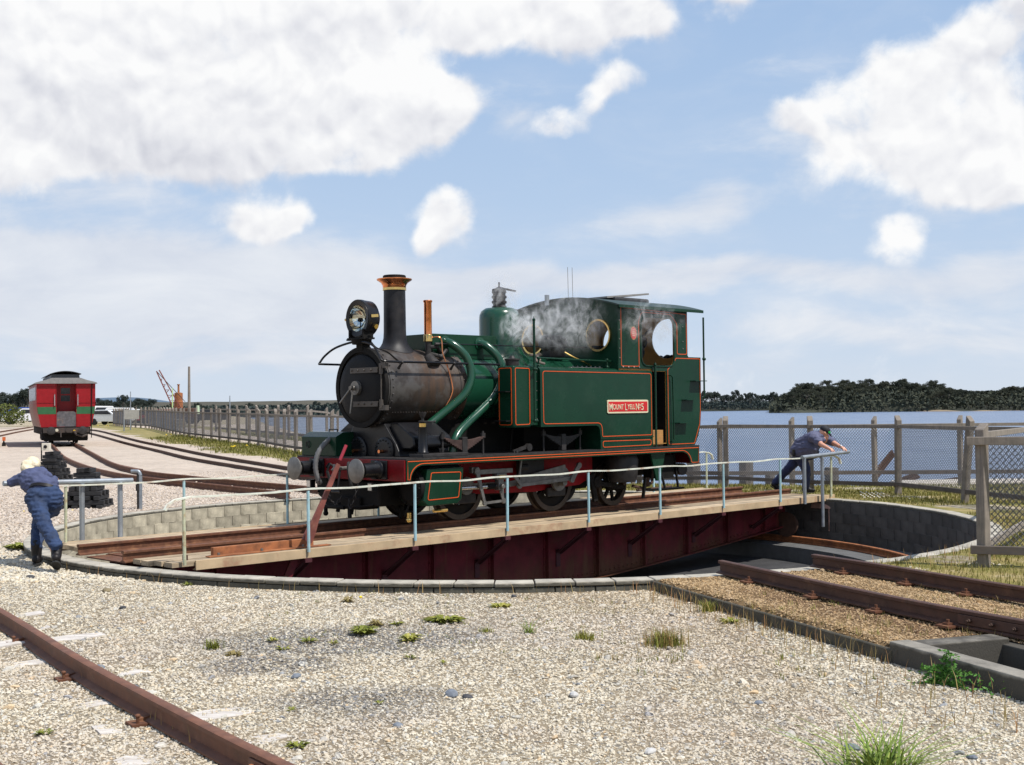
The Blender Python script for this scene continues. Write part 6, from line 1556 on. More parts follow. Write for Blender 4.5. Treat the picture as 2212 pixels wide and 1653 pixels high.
capsule(mb, ms_ + v3((-.04, 0, .0)), mm(5.86, .95, 24.9), .155, .185); capsule(mb, mm(5.92, .93, 24.85), mm(5.72, .86, 25.0), .20, .18); capsule(mb, sN + v3((-.02, 0, 0)), sF, .10, .10); capsule(mb, sN, sN.lerp(eN, .62), .092, .080); capsule(mb, sF, sF.lerp(eF, .55), .092, .080); capsule(mb, mm(6.0, 1.12, 24.75), mm(5.75, .98, 24.98), .13, .14)
blob('shirt', mb, .011, SHIRT, M0, 2, .014, 10)
mb = MB(); capsule(mb, hp + v3((0, 0, .03)), hp2 + v3((0, 0, .03)), .155, .155); capsule(mb, hp, kN, .13, .088); capsule(mb, kN, aN + v3((0, 0, .02)), .085, .075); capsule(mb, hp2, kF, .13, .088); capsule(mb, kF, aF + v3((0, 0, .04)), .085, .075); capsule(mb, mm(5.95, .84, 24.9), mm(5.74, .78, 25.0), .165, .16)
blob('trousers', mb, .013, TROU, M0, 4, .010, 8)
CAPM = mat('black_cap', (.012, .013, .018), .8, var=.2)
mb = MB(); ell(mb, head + (rh @ v3((-.008, 0, .045))), (.108, .090, .085), rh); cp_ = blob('cap', mb, .008, CAPM, M0, 3)
mb = MB(); R = []
for k in range(9): t = -PI / 2 + PI * k / 8; R.append((math.cos(t) * .085 + .085, math.sin(t) * .078))
mb.loft([[tuple(head + rh @ v3((x, y, .035 - .25 * (x - .08) + dz))) for x, y in R] for dz in (0, .008)]); mb.build('brim', CAPM, cp_, smooth=40)
MB().box((-.02, -.004, -.02), (.02, .004, .02)).build('emblem', mat('green_emblem', (.02, .45, .08), .5), cp_, smooth=0).location = head + rh @ v3((.07, -.072, .05))
MB().tube([head + rh @ v3((.085, -.08, .02)), head + rh @ v3((.10, -.03, .03)), head + rh @ v3((.105, .03, .03))], .008, 6).build('sunglasses', BLACK, M0)
boot('shoe', aN, (1, -.3), M0, LEATHER, 1.0, 0, .05); boot('shoe', aF, (1, -.2), M0, LEATHER, 1.0, .6, .05)
MB().lathe([(.034, 0), (.038, .0), (.038, .02), (.034, .02)], hF - v3((.07, -.04, -.045)), 'x', 16).build('wristwatch', STEELB, M0)
MB().box((-.02, -.05, -.09), (.03, .02, .05)).build('belt_pouch', LEATHER, M0, smooth=0, bevel=.01).location = mm(5.60, .84, 24.9)

# ================================================================== CARRIAGE
cz_ = terr(-20.3, 58) + .15
CA = math.atan2(8, -3.4)
CR = thing('railway_carriage', 'red passenger carriage with a green band and grey clerestory roof on the curved track', 'railway carriage', (-20.35, 58.2, cz_), CA)
# local: x runs away along the carriage, y to its left
sec = [(1.08, .76), (1.16, 1.10), (1.235, 1.45), (1.265, 1.8), (1.27, 2.74)]
def side_pts(sg, y0): return [(y0 * sg, .76)] + [(w * sg, z) for w, z in sec] + [(y0 * sg, 2.74)]
for sg in (1, -1):
    MB().loft([[(x, y, z) for y, z in side_pts(sg, .44)] for x in (0, .04)]).build('end_panel', CARR, CR, smooth=0)
    MB().loft([[(x, w * sg, z) for w, z in sec] + [(x, (w - .04) * sg, z) for w, z in sec[::-1]] for x in (.04, 8.2)]).build('side_panel', CARR, CR, smooth=20)
    MB().loft([[(x, y * sg, z) for y, z in ((.442, 1.35), (1.215, 1.35), (1.252, 1.68), (.442, 1.68))] for x in (-.006, .0)]).build('green_band', CARG, CR, smooth=0)
    MB().box((-.02, sg * .46, 1.86) if sg > 0 else (-.02, -1.27, 1.86), (0, 1.27 if sg > 0 else -.46, 1.89)).build('beading', CARR, CR, smooth=0)
    MB().box((-.02, sg * .46, 2.56) if sg > 0 else (-.02, -1.26, 2.56), (0, 1.26 if sg > 0 else -.46, 2.59)).build('beading', CARR, CR, smooth=0)
    MB().tube([(0, sg * .50, 2.25), (-.07, sg * .50, 2.24), (-.07, sg * .50, 1.74), (0, sg * .50, 1.72)], .022, 8).build('grab_handle', STEELB, CR)
    MB().box((0, sg * .44 - .02, .76), (.62, sg * .44 + .02, 2.74)).build('vestibule_wall', CARR, CR, smooth=0)
    o = MB().lathe([(.11, -.42), (.185, -.40), (.19, -.36), (.10, -.34), (.085, -.05), (.12, -.03), (.12, .0)], (0, sg * .68, .60), 'x', 22).build('buffer', DGREY, CR)
    for k in range(6): MB().box((1.0 + k * 1.15, sg * 1.268, 2.0), (1.75 + k * 1.15, sg * 1.28, 2.6)).build('window', GLASSD, CR, smooth=0)
    m = MB()
    for u in (1.4, 3.0, 6.0): m.lathe([(.02, -.05), (.40, -.05), (.43, .06), (.02, .06)], (u, sg * .54, .40), 'y', 24)
    m.build('wheels', BLACKM, CR)
bw = MB().box((.60, -.44, .76), (.64, .44, 2.74)).build('end_wall', CARR, CR, smooth=0)
MB().box((.57, -.25, 1.88), (.595, .25, 2.66)).build('door_window_frame', CARR, CR, smooth=0)
for z in (1.93, 2.27): MB().box((.56, -.20, z), (.572, .20, z + .28)).build('window_pane', GLASSD, CR, smooth=0)
MB().loft([[(x, y, z) for y, z in ((-.42, .78), (.42, .78), (.42, 1.40), (.32, 1.47), (-.32, 1.47), (-.42, 1.40))] for x in (.02, .06)]).build('gangway_plate', mat('worn_grey_plate', (.09, .085, .09), .5, var=.4, dirt=(.32, .18, .10), damt=.8, dscale=1.6), CR, smooth=0)
MB().tube([(-.05, -1.08, .25), (-.05, -1.10, 1.8), (-.05, -1.12, 2.74)], .02, 6).build('corner_pipe', BLACKM, CR)
m = MB(); rp = [(-1.36, 2.74), (-1.30, 2.80), (-.9, 2.90), (-.62, 3.0), (.62, 3.0), (.9, 2.90), (1.30, 2.80), (1.36, 2.74)]; m.loft([[(x, y, z) for y, z in rp] for x in (-.12, 8.4)]); m.build('roof', ROOFG, CR, smooth=30)
m = MB(); rp = [(-.62, 3.0), (-.60, 3.17), (.60, 3.17), (.62, 3.0)]; m.loft([[(x, y, z) for y, z in rp] for x in (.45, 7.9)]); m.build('clerestory', mat('clerestory_grey', (.07, .075, .08), .6), CR, smooth=0)
m = MB(); R = []
for x in (.25, 8.0): R.append([(x, y, 3.17 + .13 * (1 - (y / .68) ** 2)) for y in np.linspace(-.68, .68, 13)] + [(x, y, 3.20 + .13 * (1 - (y / .68) ** 2)) for y in np.linspace(.68, -.68, 13)])
m.loft(R).build('clerestory_roof', mat('clerestory_roof_dark', (.035, .035, .035), .7), CR, smooth=30)
m = MB(); m.box((.0, -1.05, .42), (8.2, 1.05, .75)); m.box((.35, -.95, .12), (.6, .95, .42)); m.box((.8, -1.0, .15), (2.4, -.8, .5)); m.box((.8, .8, .15), (2.4, 1.0, .5)); m.box((2.6, -.9, .15), (5, .9, .42)); m.build('underframe', BLACKM, CR, smooth=0, bevel=.02)
m = MB(); m.box((-.05, -1.0, .50), (.0, 1.0, .72)); m.cyl((-.06, 0, .58), (-.35, 0, .58), .05, n=8); m.tube([(-.05, -.3, .6), (-.25, -.42, .40), (-.1, -.7, .32), (0, -.9, .4)], .05, 8); m.tube([(-.1, .25, .6), (-.2, .25, .3)], .03, 6); m.build('coupling_gear', mat('rusty_black_gear', (.04, .03, .025), .7, var=.5, dirt=(.12, .06, .03)), CR)
MB().cyl((-.06, .42, .62), (-.12, .42, .62), .07, n=14).build('lamp', mat('cream_lamp', (.6, .55, .42), .5), CR)
MB().cyl((-.06, -.33, .58), (-.12, -.33, .58), .05, n=12).build('yellow_cock', mat('yellow_paint', (.7, .42, .02), .5), CR)
# second carriage mostly outside the frame on the left
C2 = thing('railway_carriage', 'edge of another red carriage just entering the frame at the far left', 'railway carriage', (-24.6, 58.5, terr(-24.6, 58.5) + .3), CA + .05)
MB().loft([[(x, w, z) for w, z in ((-1.2, .8), (1.2, .8), (1.27, 1.6), (1.27, 2.7), (-1.27, 2.7), (-1.27, 1.6))] for x in (0, 9)]).build('body', CARR, C2, smooth=0)
MB().loft([[(x, y, z) for y, z in ((-1.36, 2.70), (-.9, 2.9), (.9, 2.9), (1.36, 2.70))] for x in (-.1, 9.1)]).build('roof', ROOFG, C2, smooth=0)
MB().box((.2, -1.0, .2), (8.8, 1.0, .8)).build('underframe', BLACKM, C2, smooth=0)
C2.location.x -= .72

# ================================================================== YARD OBJECTS
def crib(px, py, label, n=9, wb=.76, wt=.26, h=.085, rz=.05):
    g = G(px, py); t = thing('sleeper_stack', label, 'timber stack', (g.x, g.y, g.z - .02), rz, 'pyramid stacks of black timbers')
    for k in range(n):
        w = wb + (wt - wb) * k / (n - 1); top = k >= n - 3; r = .055
        offs = (-1, -.33, .33, 1) if k % 2 == 0 else (-1, 0, 1)
        for s in offs:
            j = rng.normal(0, .012); o_ = s * (w / 2 - r); ln = w / 2 + .05
            a, b = ((-ln, o_ + j), (ln, o_ + j)) if k % 2 else ((o_ + j, -ln), (o_ + j, ln))
            MB().bar((a[0], a[1], h * (k + .5)), (b[0], b[1], h * (k + .5)), .10, h * .93).build('timber', TAR, t, smooth=0, bevel=.005, seg=1)
    return t
crib(*c1(615, 1100), 'nearer pyramid stack of black timbers just right of the blond person')
crib(*c1(375, 912), 'farther pyramid stack of black timbers behind the first one', 9, .72, .26, .085, -.1)
mk = G(*c1(335, 775)); t = thing('point_indicator', 'small cream box with a round lens on a post behind the timber stacks', 'signal', (mk.x, mk.y, mk.z))
MB().box((-.22, -.02, -.2), (-.19, .02, .62)).build('post', BLACKM, t, smooth=0); MB().box((-.17, -.08, .36), (.10, .08, .62)).build('box', mat('cream_box', (.62, .58, .48), .6), t, smooth=0, bevel=.01); MB().cyl((-.04, -.085, .50), (-.04, -.10, .50), .06, n=16).build('lens', BLACK, t)
mk = G(*c1(27, 668)); t = thing('shunt_marker', 'tiny black and orange track marker at the left edge before the siding', 'marker', (mk.x, mk.y, mk.z))
MB().lathe([(.16, 0), (.14, .2), (.06, .35), (.05, .5)], (0, 0, 0), 'z', 10).build('base', BLACKM, t); t.scale = (.6, .6, .6); MB().box((-.10, -.05, .42), (.12, .05, .72)).build('flag', mat('orange_marker', (.7, .16, .04), .6), t, smooth=0)
pa, pb = G(*c1(960, 1118)), G(*c1(992, 1114))
t = thing('standpipe', 'grey bent water standpipe standing behind the pit wall on the left', 'pipe', (pb.x, pb.y, pb.z)); dx = pa.x - pb.x
MB().tube(spline([(0, 0, -.1), (0, 0, .55), (0, 0, .62), (-.03, 0, .69), (-.09, 0, .70), (-.17, 0, .70)], 4), .032, 12).build('pipe', GALV, t)
MB().tube([(dx, 0, -.1), (dx, 0, .30), (dx, 0, .66)], [.022, .022, .022], 8).build('riser', DGREY, t); MB().cyl((dx, 0, .34), (dx, 0, .46), .042, n=12).build('valve', DGREY, t)
# crane, boiler, poles
def thin_post(px, ptop, pbot, d, name, label, cat, r, m, base=None):
    b = atd(px, pbot, d); t = atd(px, ptop, d); o = MB().cyl((0, 0, 0), tuple(t - b), r, r * .7, n=8).build(name, m, None, label=label, cat=cat); o.location = b; return o
D0 = 118
cr = thing('derelict_crane', 'rusty lattice crane jib leaning left beyond the long fence', 'crane', atd(384, 890, D0)); ob = atd(384, 890, D0)
A = [atd(375, 884, D0) - ob, atd(392, 884, D0) - ob]; T_ = atd(338, 802, D0) - ob
m = MB(); RC = mat('rusty_red_steel', (.20, .055, .04), .7, var=.3)
m.bar(A[0], T_, .09, .09); m.bar(A[1], T_ + Vector((.25, 0, .1)), .09, .09)
m.build('jib', RC, cr, smooth=0); m = MB()
for k in range(7):
    t = k / 7; t2 = (k + .55) / 7; m.bar(A[0].lerp(T_, t), A[1].lerp(T_, t2), .05); m.bar(A[0].lerp(T_, t2), A[1].lerp(T_, t2), .05)
m.build('lattice', RC, cr, smooth=0); MB().tube([T_, atd(400, 868, D0) - ob], .03, 5).build('stay_cable', DGREY, cr); MB().box((-.6, -.6, -.6), (1.6, .8, .35)).build('base', RUSTD, cr, smooth=0, bevel=.1)
sb_ = thing('old_boiler', 'orange rusty vertical boiler with a thin flue beside the crane jib', 'boiler', atd(386, 890, D0 + 1)); z0 = 0; hh = (atd(386, 848, D0 + 1) - atd(386, 890, D0 + 1)).z; h2 = (atd(386, 832, D0 + 1) - atd(386, 890, D0 + 1)).z
MB().lathe([(.40, -.5), (.40, hh * .5), (.42, hh * .5), (.42, hh * .53), (.38, hh * .55), (.38, hh * .97), (.2, hh)], (0, 0, 0), 'z', 20).build('shell', RUSTO, sb_, smooth=30); MB().lathe([(.10, hh), (.09, h2), (.14, h2), (.14, h2 + .08)], (0, 0, 0), 'z', 10).build('flue', RUSTO, sb_)
thin_post(408.5, 792, 890, 112, 'telegraph_pole', 'tall bare grey wooden pole right of the rusty boiler', 'pole', .14, FENCEW)
o = thin_post(372.5, 838, 888, 100, 'marker_pole', 'thin pale green pole with a dark tip between crane and boiler', 'pole', .05, mat('pale_green_pole', (.45, .6, .25), .6))
g = G(282, 929); thin_post(282, 846, 929, g.y, 'steel_post', 'tall thin grey steel post by the end of the long fence', 'post', .045, GALV)
g = G(268, 932); thin_post(268, 882, 933, g.y, 'steel_post', 'short grey steel post standing left of the taller one', 'post', .05, GALV)
thin_post(496.5, 855, 900, 95, 'steel_post', 'distant thin grey post standing by the water behind the left fence', 'post', .05, GALV)
thin_post(427.5, 876, 895, 90, 'bollard', 'short cream and green post top showing above the long fence', 'bollard', .14, mat('cream_green_bollard', (.45, .55, .38), .6))
b0_ = atd(268, 888, 84); b1_ = atd(300, 888, 84); sg_ = MB().box((0, 0, 0), ((b1_ - b0_).x, .05, .62)).build('notice_board', mat('board_back', (.36, .35, .31), .7), None, smooth=0, label='blank pale board fixed to the fence near the steel posts', cat='sign'); sg_.location = b0_ - Vector((0, 0, .55))
# cars
def car(px, pbase, d, rz, mt, label, van=0, s=1.0):
    g = atd(px, pbase, d); t = thing('parked_car', label, 'van' if van else 'car', g, rz, 'vehicles parked beyond the fence')
    if van: prof = [(-2.4, .35), (-2.4, 1.2), (-2.25, 1.9), (1.1, 1.95), (1.6, 1.25), (2.3, 1.05), (2.4, .35)]; win = [(-2.1, 1.25), (-2.05, 1.7), (.95, 1.72), (1.3, 1.25)]
    else: prof = [(-2.2, .35), (-2.2, .95), (-1.9, 1.1), (-1.5, 1.5), (.25, 1.52), (.95, 1.05), (2.0, .85), (2.2, .6), (2.2, .35)]; win = [(-1.55, 1.08), (-1.35, 1.40), (.2, 1.42), (.72, 1.06)]
    prof = fillet(prof, .12, 3); k = .88
    MB().loft([[(x * s, y, z * s) for x, z in prof] for y in (-.78, .78)] if 0 else [[(x * s * .985, -.86, z * s) for x, z in prof], [(x * s, -.80, z * s) for x, z in prof], [(x * s, .80, z * s) for x, z in prof], [(x * s * .985, .86, z * s) for x, z in prof]]).build('body', mt, t, smooth=35, bevel=.04)
    for y in (-.868, .868): MB().loft([[(x * s, y + e, z * s) for x, z in win] for e in (-.012, .012)]).build('side_window', GLASSD, t, smooth=0)
    MB().box(((.42 if not van else 1.2) * s, -.68, 1.1 * s), ((.9 if not van else 1.5) * s, .68, 1.38 * s), Matrix.Translation((.02, 0, .02))).build('windscreen', GLASSD, t, smooth=0, bevel=.05)
    for x in (-1.4, 1.4):
        for y in (-.80, .80): MB().lathe([(.02, -.11), (.2, -.11), (.33, -.10), (.33, .10), (.2, .11), (.02, .11)], (x * s, y, .33), 'y', 20).build('wheel', RUBBER, t)
    for y in (-.6, .6): MB().box((2.17 * s, y - .18, .62 * s), (2.215 * s, y + .18, .78 * s)).build('headlight', STEELB, t, smooth=0)
    return t
car(57, 917, 122, math.radians(192), WHITE, 'white hatchback facing left, just left of the red carriage')
car(38, 912, 132, math.radians(188), BLUEC, 'blue car partly behind the white hatchback on the left')
car(222, 917, 155, math.radians(215), WHITE, 'white people carrier just right of the red carriage', 1, .9)
car(240, 918, 128, math.radians(-20), WHITE, 'second white car showing between the carriage and the fence')
car(250, 913, 150, math.radians(200), WHITE, 'long white van parked behind the fence end', 1, .9)
car(212, 904, 200, math.radians(235), WHITE, 'tall white van roof showing above the cars right of the carriage', 1, 1.0)
for k, (px, c_, lb) in enumerate(((318, DGREY, 'dark grey car seen through the fence left of the crane'), (345, CARR, 'red car seen through the fence mesh under the crane jib'), (395, WHITE, 'white car seen through the fence below the rusty boiler'), (440, DGREY, 'grey car seen through the fence mesh right of the telegraph pole'), (290, WHITE, 'white car seen through the fence behind the steel posts'))):
    car(px, 915 + (.5 if k == 1 else 0), 135, math.radians(170 + 12 * k), c_, lb)

# ================================================================== FAR LAND AND TREES
def leafm(name, c1_, c2_, c3_):
    m = bpy.data.materials.new(name); m.use_nodes = True; t = m.node_tree; N = NT(t); b = t.nodes['Principled BSDF']
    pos = N.n('ShaderNodeNewGeometry').outputs['Position']; r = N.n('ShaderNodeObjectInfo').outputs['Random']
    a = N.n('ShaderNodeAttribute', attribute_name='cv').outputs['Fac']
    c = N.ramp(N.m('ADD', N.m('MULTIPLY', a, .6), N.m('MULTIPLY', r, .4)), [(0, c1_), (.5, c2_), (1, c3_)])
    N.set(b.inputs['Base Color'], c); b.inputs['Roughness'].default_value = .8; b.inputs['Specular IOR Level'].default_value = .15
    return m
LEAF = leafm('eucalypt_foliage', (.028, .036, .030), (.048, .055, .038), (.080, .078, .048))
LEAFB = leafm('dark_far_foliage', (.030, .042, .042), (.044, .057, .050), (.06, .07, .05))
BARK = mat('pale_bark', (.16, .14, .12), .9, var=.3)
def leafmesh(cl, n, size, seed):
    r = np.random.default_rng(seed); P = []
    for (c, rad, k) in cl:
        d = r.normal(size=(k, 3)); d /= np.linalg.norm(d, axis=1)[:, None]; d *= (r.random(k) ** .45)[:, None]; P.append(np.array(c) + d * np.array(rad))
    P = np.concatenate(P); K = len(P); a = r.normal(size=(K, 3)); a /= np.linalg.norm(a, axis=1)[:, None]; b = np.cross(a, r.normal(size=(K, 3))); b /= np.linalg.norm(b, axis=1)[:, None]
    s = size * r.uniform(.6, 1.4, K)[:, None]; V = np.stack([P - a * s, P + b * s * .6, P + a * s, P - b * s * .6], 1).reshape(-1, 3)
    F = np.arange(K * 4).reshape(-1, 4); cv = np.repeat(r.random(K), 4)
    return V, F, cv
def tree_proto(seed, h, wide, m, flat=.55):
    r = np.random.default_rng(seed); me = bpy.data.meshes.new('crown'); cl = []; tips = []
    tr = MB()
    top = Vector((r.normal(0, .3), r.normal(0, .3), h * .62)); tr.tube([(0, 0, -1), (top.x * .3, top.y * .3, h * .3), tuple(top)], [h * .022, h * .017, h * .011], 6)
    for k in range(7):
        a = 2 * PI * k / 7 + r.uniform(-.4, .4); rr = wide * r.uniform(.35, .95) * .5; z = h * r.uniform(.55, .93)
        e = (rr * math.cos(a), rr * math.sin(a), z); tips.append(e); st_ = h * r.uniform(.3, .55); tr.tube([(top.x * .5, top.y * .5, st_), (e[0] * .5, e[1] * .5, (st_ + z) / 2 + .1), e], [h * .009, h * .006, h * .003], 5)
        cl.append((e, (wide * r.uniform(.15, .24), wide * r.uniform(.15, .24), h * r.uniform(.07, .12) * flat * 1.7), 300))
    cl.append(((0, 0, h * .9), (wide * .22, wide * .22, h * .08), 300))
    V, F, cv = leafmesh(cl, 0, .115 * h / 6, seed); me.from_pydata(V.tolist(), [], F.tolist()); at = me.attributes.new('cv', 'FLOAT', 'POINT'); at.data.foreach_set('value', cv.astype(np.float32)); me.materials.append(m); me.update()
    tm = bpy.data.meshes.new('trunk'); tm.from_pydata(tr.v, [], tr.f); tm.materials.append(BARK); return me, tm, h
protos = [tree_proto(11, 7.5, 6.5, LEAF), tree_proto(12, 6.5, 7.5, LEAF, .45), tree_proto(13, 8.0, 5.0, LEAF, .7), tree_proto(14, 6.0, 5.5, LEAF)]
protosB = [tree_proto(21, 7.5, 5.5, LEAFB, .8), tree_proto(22, 6.0, 6.5, LEAFB, .7), tree_proto(23, 9.0, 4.5, LEAFB, .9)]
def plant_tree(pr, x, y, z, s, label, group, rz=0):
    me, tm, h = pr; t = bpy.data.objects.new('tree', None); COL.objects.link(t); t.location = (x, y, z); t.rotation_euler = (0, 0, rz); t.scale = (s, s, s)
    tag(t, label, 'tree', group)
    for nm, q in (('crown', me), ('trunk', tm)): link(bpy.data.objects.new(nm, q), t)
HILL = mat('far_scrub_ground', (.032, .035, .022), .95, var=.35, vscale=.03)
HEATH = mat('far_heath_hill', (.060, .053, .032), .95, var=.25, vscale=.012)
SHOREM = mat('pale_shoreline', (.25, .19, .12), .9, var=.3, vscale=.05)
def hills(name, az0, az1, d0f, hf, depth, m, n=120, rows=9):
    vs = []; fs = []
    for i in range(n + 1):
        a = az0 + (az1 - az0) * i / n; d0 = d0f(a); H = hf(a)
        for j in range(rows + 1):
            t = j / rows; d = d0 + depth * t; pr_ = math.sin(min(1, t * 1.0) * PI) ** .7 if t < 1 else 0
            vs.append((d * math.sin(a), d * math.cos(a), WATERZ - .4 + H * pr_ + (0 if j in (0, rows) else .5 * pnoise(a * 60, d * .02, 1.0))))
    for i in range(n):
        for j in range(rows): k = i * (rows + 1) + j; fs.append((k, k + rows + 1, k + rows + 2, k + 1))
    me = bpy.data.meshes.new(name); me.from_pydata(vs, [], fs); me.materials.append(m); me.polygons.foreach_set('use_smooth', [True] * len(fs)); me.update()
    return tag(link(bpy.data.objects.new(name, me)), kind='structure')
AZ = lambda px: math.atan((px - 1106) / 2755.0)
def horizon_y(px): return 882.67 - .0117 * (px - 1106)
def lerpf(x, P):
    for (a, b), (c, d) in zip(P[:-1], P[1:]):
        if x <= c: return b + (d - b) * max(0, (x - a)) / (c - a)
    return P[-1][1]
PXA = lambda a: 1106 + 2755 * math.tan(a)
# island on the right: ground under the trees; heights are metres above the water
isl_top = [(1640, 0), (1672, .8), (1690, 2.5), (1720, 5.2), (1790, 5.8), (1900, 6.2), (1960, 5.8), (2040, 4.6), (2110, 3.4), (2160, 3.6), (2260, 5.2), (2400, 6.5), (2700, 3)]
hills('island_hill', AZ(1655), AZ(2700), lambda a: 430 + 10 * math.sin(a * 50), lambda a: lerpf(PXA(a), isl_top), 130, HILL)
hills('far_shore', AZ(900), AZ(1790), lambda a: 640, lambda a: 3.2 + .6 * math.sin(a * 37), 160, HILL)
hills('shore_strip', AZ(1960), AZ(2700), lambda a: 426 + 10 * math.sin(a * 50), lambda a: .7, 10, SHOREM, 80, 4)
hills('heath_hill', AZ(-700), AZ(1300), lambda a: 1150 + 40 * math.sin(a * 20), lambda a: 14.6 + .6 * math.sin(a * 9), 500, HEATH)
hills('blue_hill', AZ(-900), AZ(480), lambda a: 5200, lambda a: max(4, 58 + 16 * math.sin(a * 17 + 1) + 8 * math.sin(a * 41) - 40 * sm(-.3, -.22, a)), 1500, mat('haze_tinted_forest', (.075, .12, .175), .95, var=.15, vscale=.002))  # bluish forest colour stands in for air haze on the far hills
hills('blue_hill', AZ(1000), AZ(1640), lambda a: 5200, lambda a: 26 + 6 * math.sin(a * 30), 1500, mat('haze_tinted_forest', (.075, .12, .175), .95))
r2 = np.random.default_rng(5)
GI = 'trees covering the island across the water'
# front-most and skyline trees of the island
nI = 0
for k in range(150):
    px = 1682 + (2235 - 1682) * ((k * .6180339) % 1.0); a = AZ(px + r2.normal(0, 2)); H = lerpf(px, isl_top); t = r2.uniform(.08, .62); d = 430 + 10 * math.sin(a * 50) + 130 * t
    z = WATERZ - .4 + H * math.sin(t * PI) ** .7 - .6; edge = sm(1680, 1730, px); s = (.62 + .33 * r2.random()) * (.75 + .25 * edge) * (1 if px < 2060 else .8)
    plant_tree(protos[int(r2.integers(0, 4))], d * math.sin(a), d * math.cos(a), z, s, 'dark olive gum tree in the dense wood on the island across the water', GI, r2.uniform(0, 6)); nI += 1
GS = 'low trees along the far shore'
for k in range(46):
    px = 1500 + (1700 - 1500) * ((k * .6180339) % 1.0); a = AZ(px); d = 650 + r2.uniform(0, 40)
    plant_tree(protosB[int(r2.integers(0, 3))], d * math.sin(a), d * math.cos(a), 1.2, .70 + .35 * r2.random() * (1.0 if px < 1600 else .5), 'small dark tree on the far shore between the locomotive and the island', GS, r2.uniform(0, 6))
GL = 'dark trees beyond the water on the left'
for k in range(120):
    px = -20 + 760 * ((k * .6180339) % 1.0); a = AZ(px); d = 560 + r2.uniform(0, 90); big = 1.25 if px < 75 else (1.0 if px < 330 else .86)
    if 330 < px < 700 and k % 3 == 0: big *= .8
    plant_tree(protosB[int(r2.integers(0, 3))], d * math.sin(a), d * math.cos(a), -.8 + (.9 if px < 330 else 0), big * r2.uniform(.7, 1.15) * (.8 if px > 330 else 1), 'dark bushy tree in the distant belt on the left', GL, r2.uniform(0, 6))
def scrub(name, az0, az1, dlo, dhi, n, size, zf, m, seed, hh=1.6):
    r = np.random.default_rng(seed); a = r.uniform(az0, az1, n); d = r.uniform(dlo, dhi, n); cl = []
    P = np.array([(dd * math.sin(aa), dd * math.cos(aa), zf(aa, dd) + hh * r.random() ** .8) for aa, dd in zip(a, d)]); K = n
    u = r.normal(size=(K, 3)); u /= np.linalg.norm(u, axis=1)[:, None]; b = np.cross(u, r.normal(size=(K, 3))); b /= np.linalg.norm(b, axis=1)[:, None]; s = size * r.uniform(.6, 1.5, K)[:, None]
    V = np.stack([P - u * s, P + b * s * .7, P + u * s, P - b * s * .7], 1).reshape(-1, 3); me = bpy.data.meshes.new(name); me.from_pydata(V.tolist(), [], np.arange(K * 4).reshape(-1, 4).tolist())
    at = me.attributes.new('cv', 'FLOAT', 'POINT'); at.data.foreach_set('value', np.repeat(r.random(K), 4).astype(np.float32)); me.materials.append(m); me.update(); return tag(link(bpy.data.objects.new(name, me)), kind='stuff')
scrub('shore_scrub', AZ(1662), AZ(2260), 427, 560, 30000, .5, lambda a, d: WATERZ - .3 + lerpf(PXA(a), isl_top) * math.sin(max(0, min(1, (d - 430) / 130)) * PI) ** .7, LEAF, 3, 3.6)
scrub('shore_scrub', AZ(1490), AZ(1700), 640, 700, 5000, .5, lambda a, d: WATERZ + 1.0, LEAFB, 4, 3.6)
scrub('shore_scrub', AZ(-40), AZ(760), 540, 680, 20000, .7, lambda a, d: -1.0, LEAFB, 6, 5.2)
BUSH = leafm('yellow_green_bush', (.05, .07, .02), (.10, .12, .03), (.16, .17, .05))  # yellow green leaf tones, mixed at random
V, F, cv = leafmesh([((0, 0, .9), (1.5, 1.2, .9), 900), ((.9, 0, .6), (1.0, 1, .7), 500)], 0, .09, 3)
me = bpy.data.meshes.new('bush'); me.from_pydata(V.tolist(), [], F.tolist()); at = me.attributes.new('cv', 'FLOAT', 'POINT'); at.data.foreach_set('value', cv.astype(np.float32)); me.materials.append(BUSH); me.update()
p = atd(9, 884, 110); o = tag(link(bpy.data.objects.new('bush', me)), 'rounded yellow green bush behind the paling fence at the left edge', 'bush'); o.location = p - Vector((0, 0, 1.3)); o.scale = (1.1, 1.1, 1.0)

# ================================================================== GRASS, WEEDS, ROCKS
def grassm(name, a, b_, c_):
    m = leafm(name, a, b_, c_); m.node_tree.nodes['Principled BSDF'].inputs['Roughness'].default_value = .6; return m
GRASS = grassm('short_grass', (.06, .075, .014), (.17, .165, .035), (.40, .32, .12))
WEED = grassm('weed_green', (.07, .09, .016), (.19, .21, .035), (.40, .35, .09))
DRY = grassm('dry_stalks', (.20, .16, .06), (.32, .25, .10), (.38, .20, .09))
def blades(P, h, w, lean, r):
    K = len(P); a = r.uniform(0, 6.283, K); d = np.c_[np.cos(a), np.sin(a), np.zeros(K)]; s = np.c_[-np.sin(a), np.cos(a), np.zeros(K)]; hh = (h * r.uniform(.5, 1.3, K))[:, None]; ww = (w * r.uniform(.6, 1.3, K))[:, None]; le = (lean * r.uniform(.2, 1.2, K))[:, None]
    up = np.array([0, 0, 1.0]); m_ = P + up * hh * .6 + d * hh * le * .35; t = P + up * hh + d * hh * le
    V = np.stack([P - s * ww, P + s * ww, m_ + s * ww * .6, m_ - s * ww * .6, t], 1).reshape(-1, 3); i = np.arange(K) * 5
    F = [(a_, a_ + 1, a_ + 2, a_ + 3) for a_ in i] + [(a_ + 3, a_ + 2, a_ + 4) for a_ in i]
    return V, F, np.repeat(r.random(K), 5)
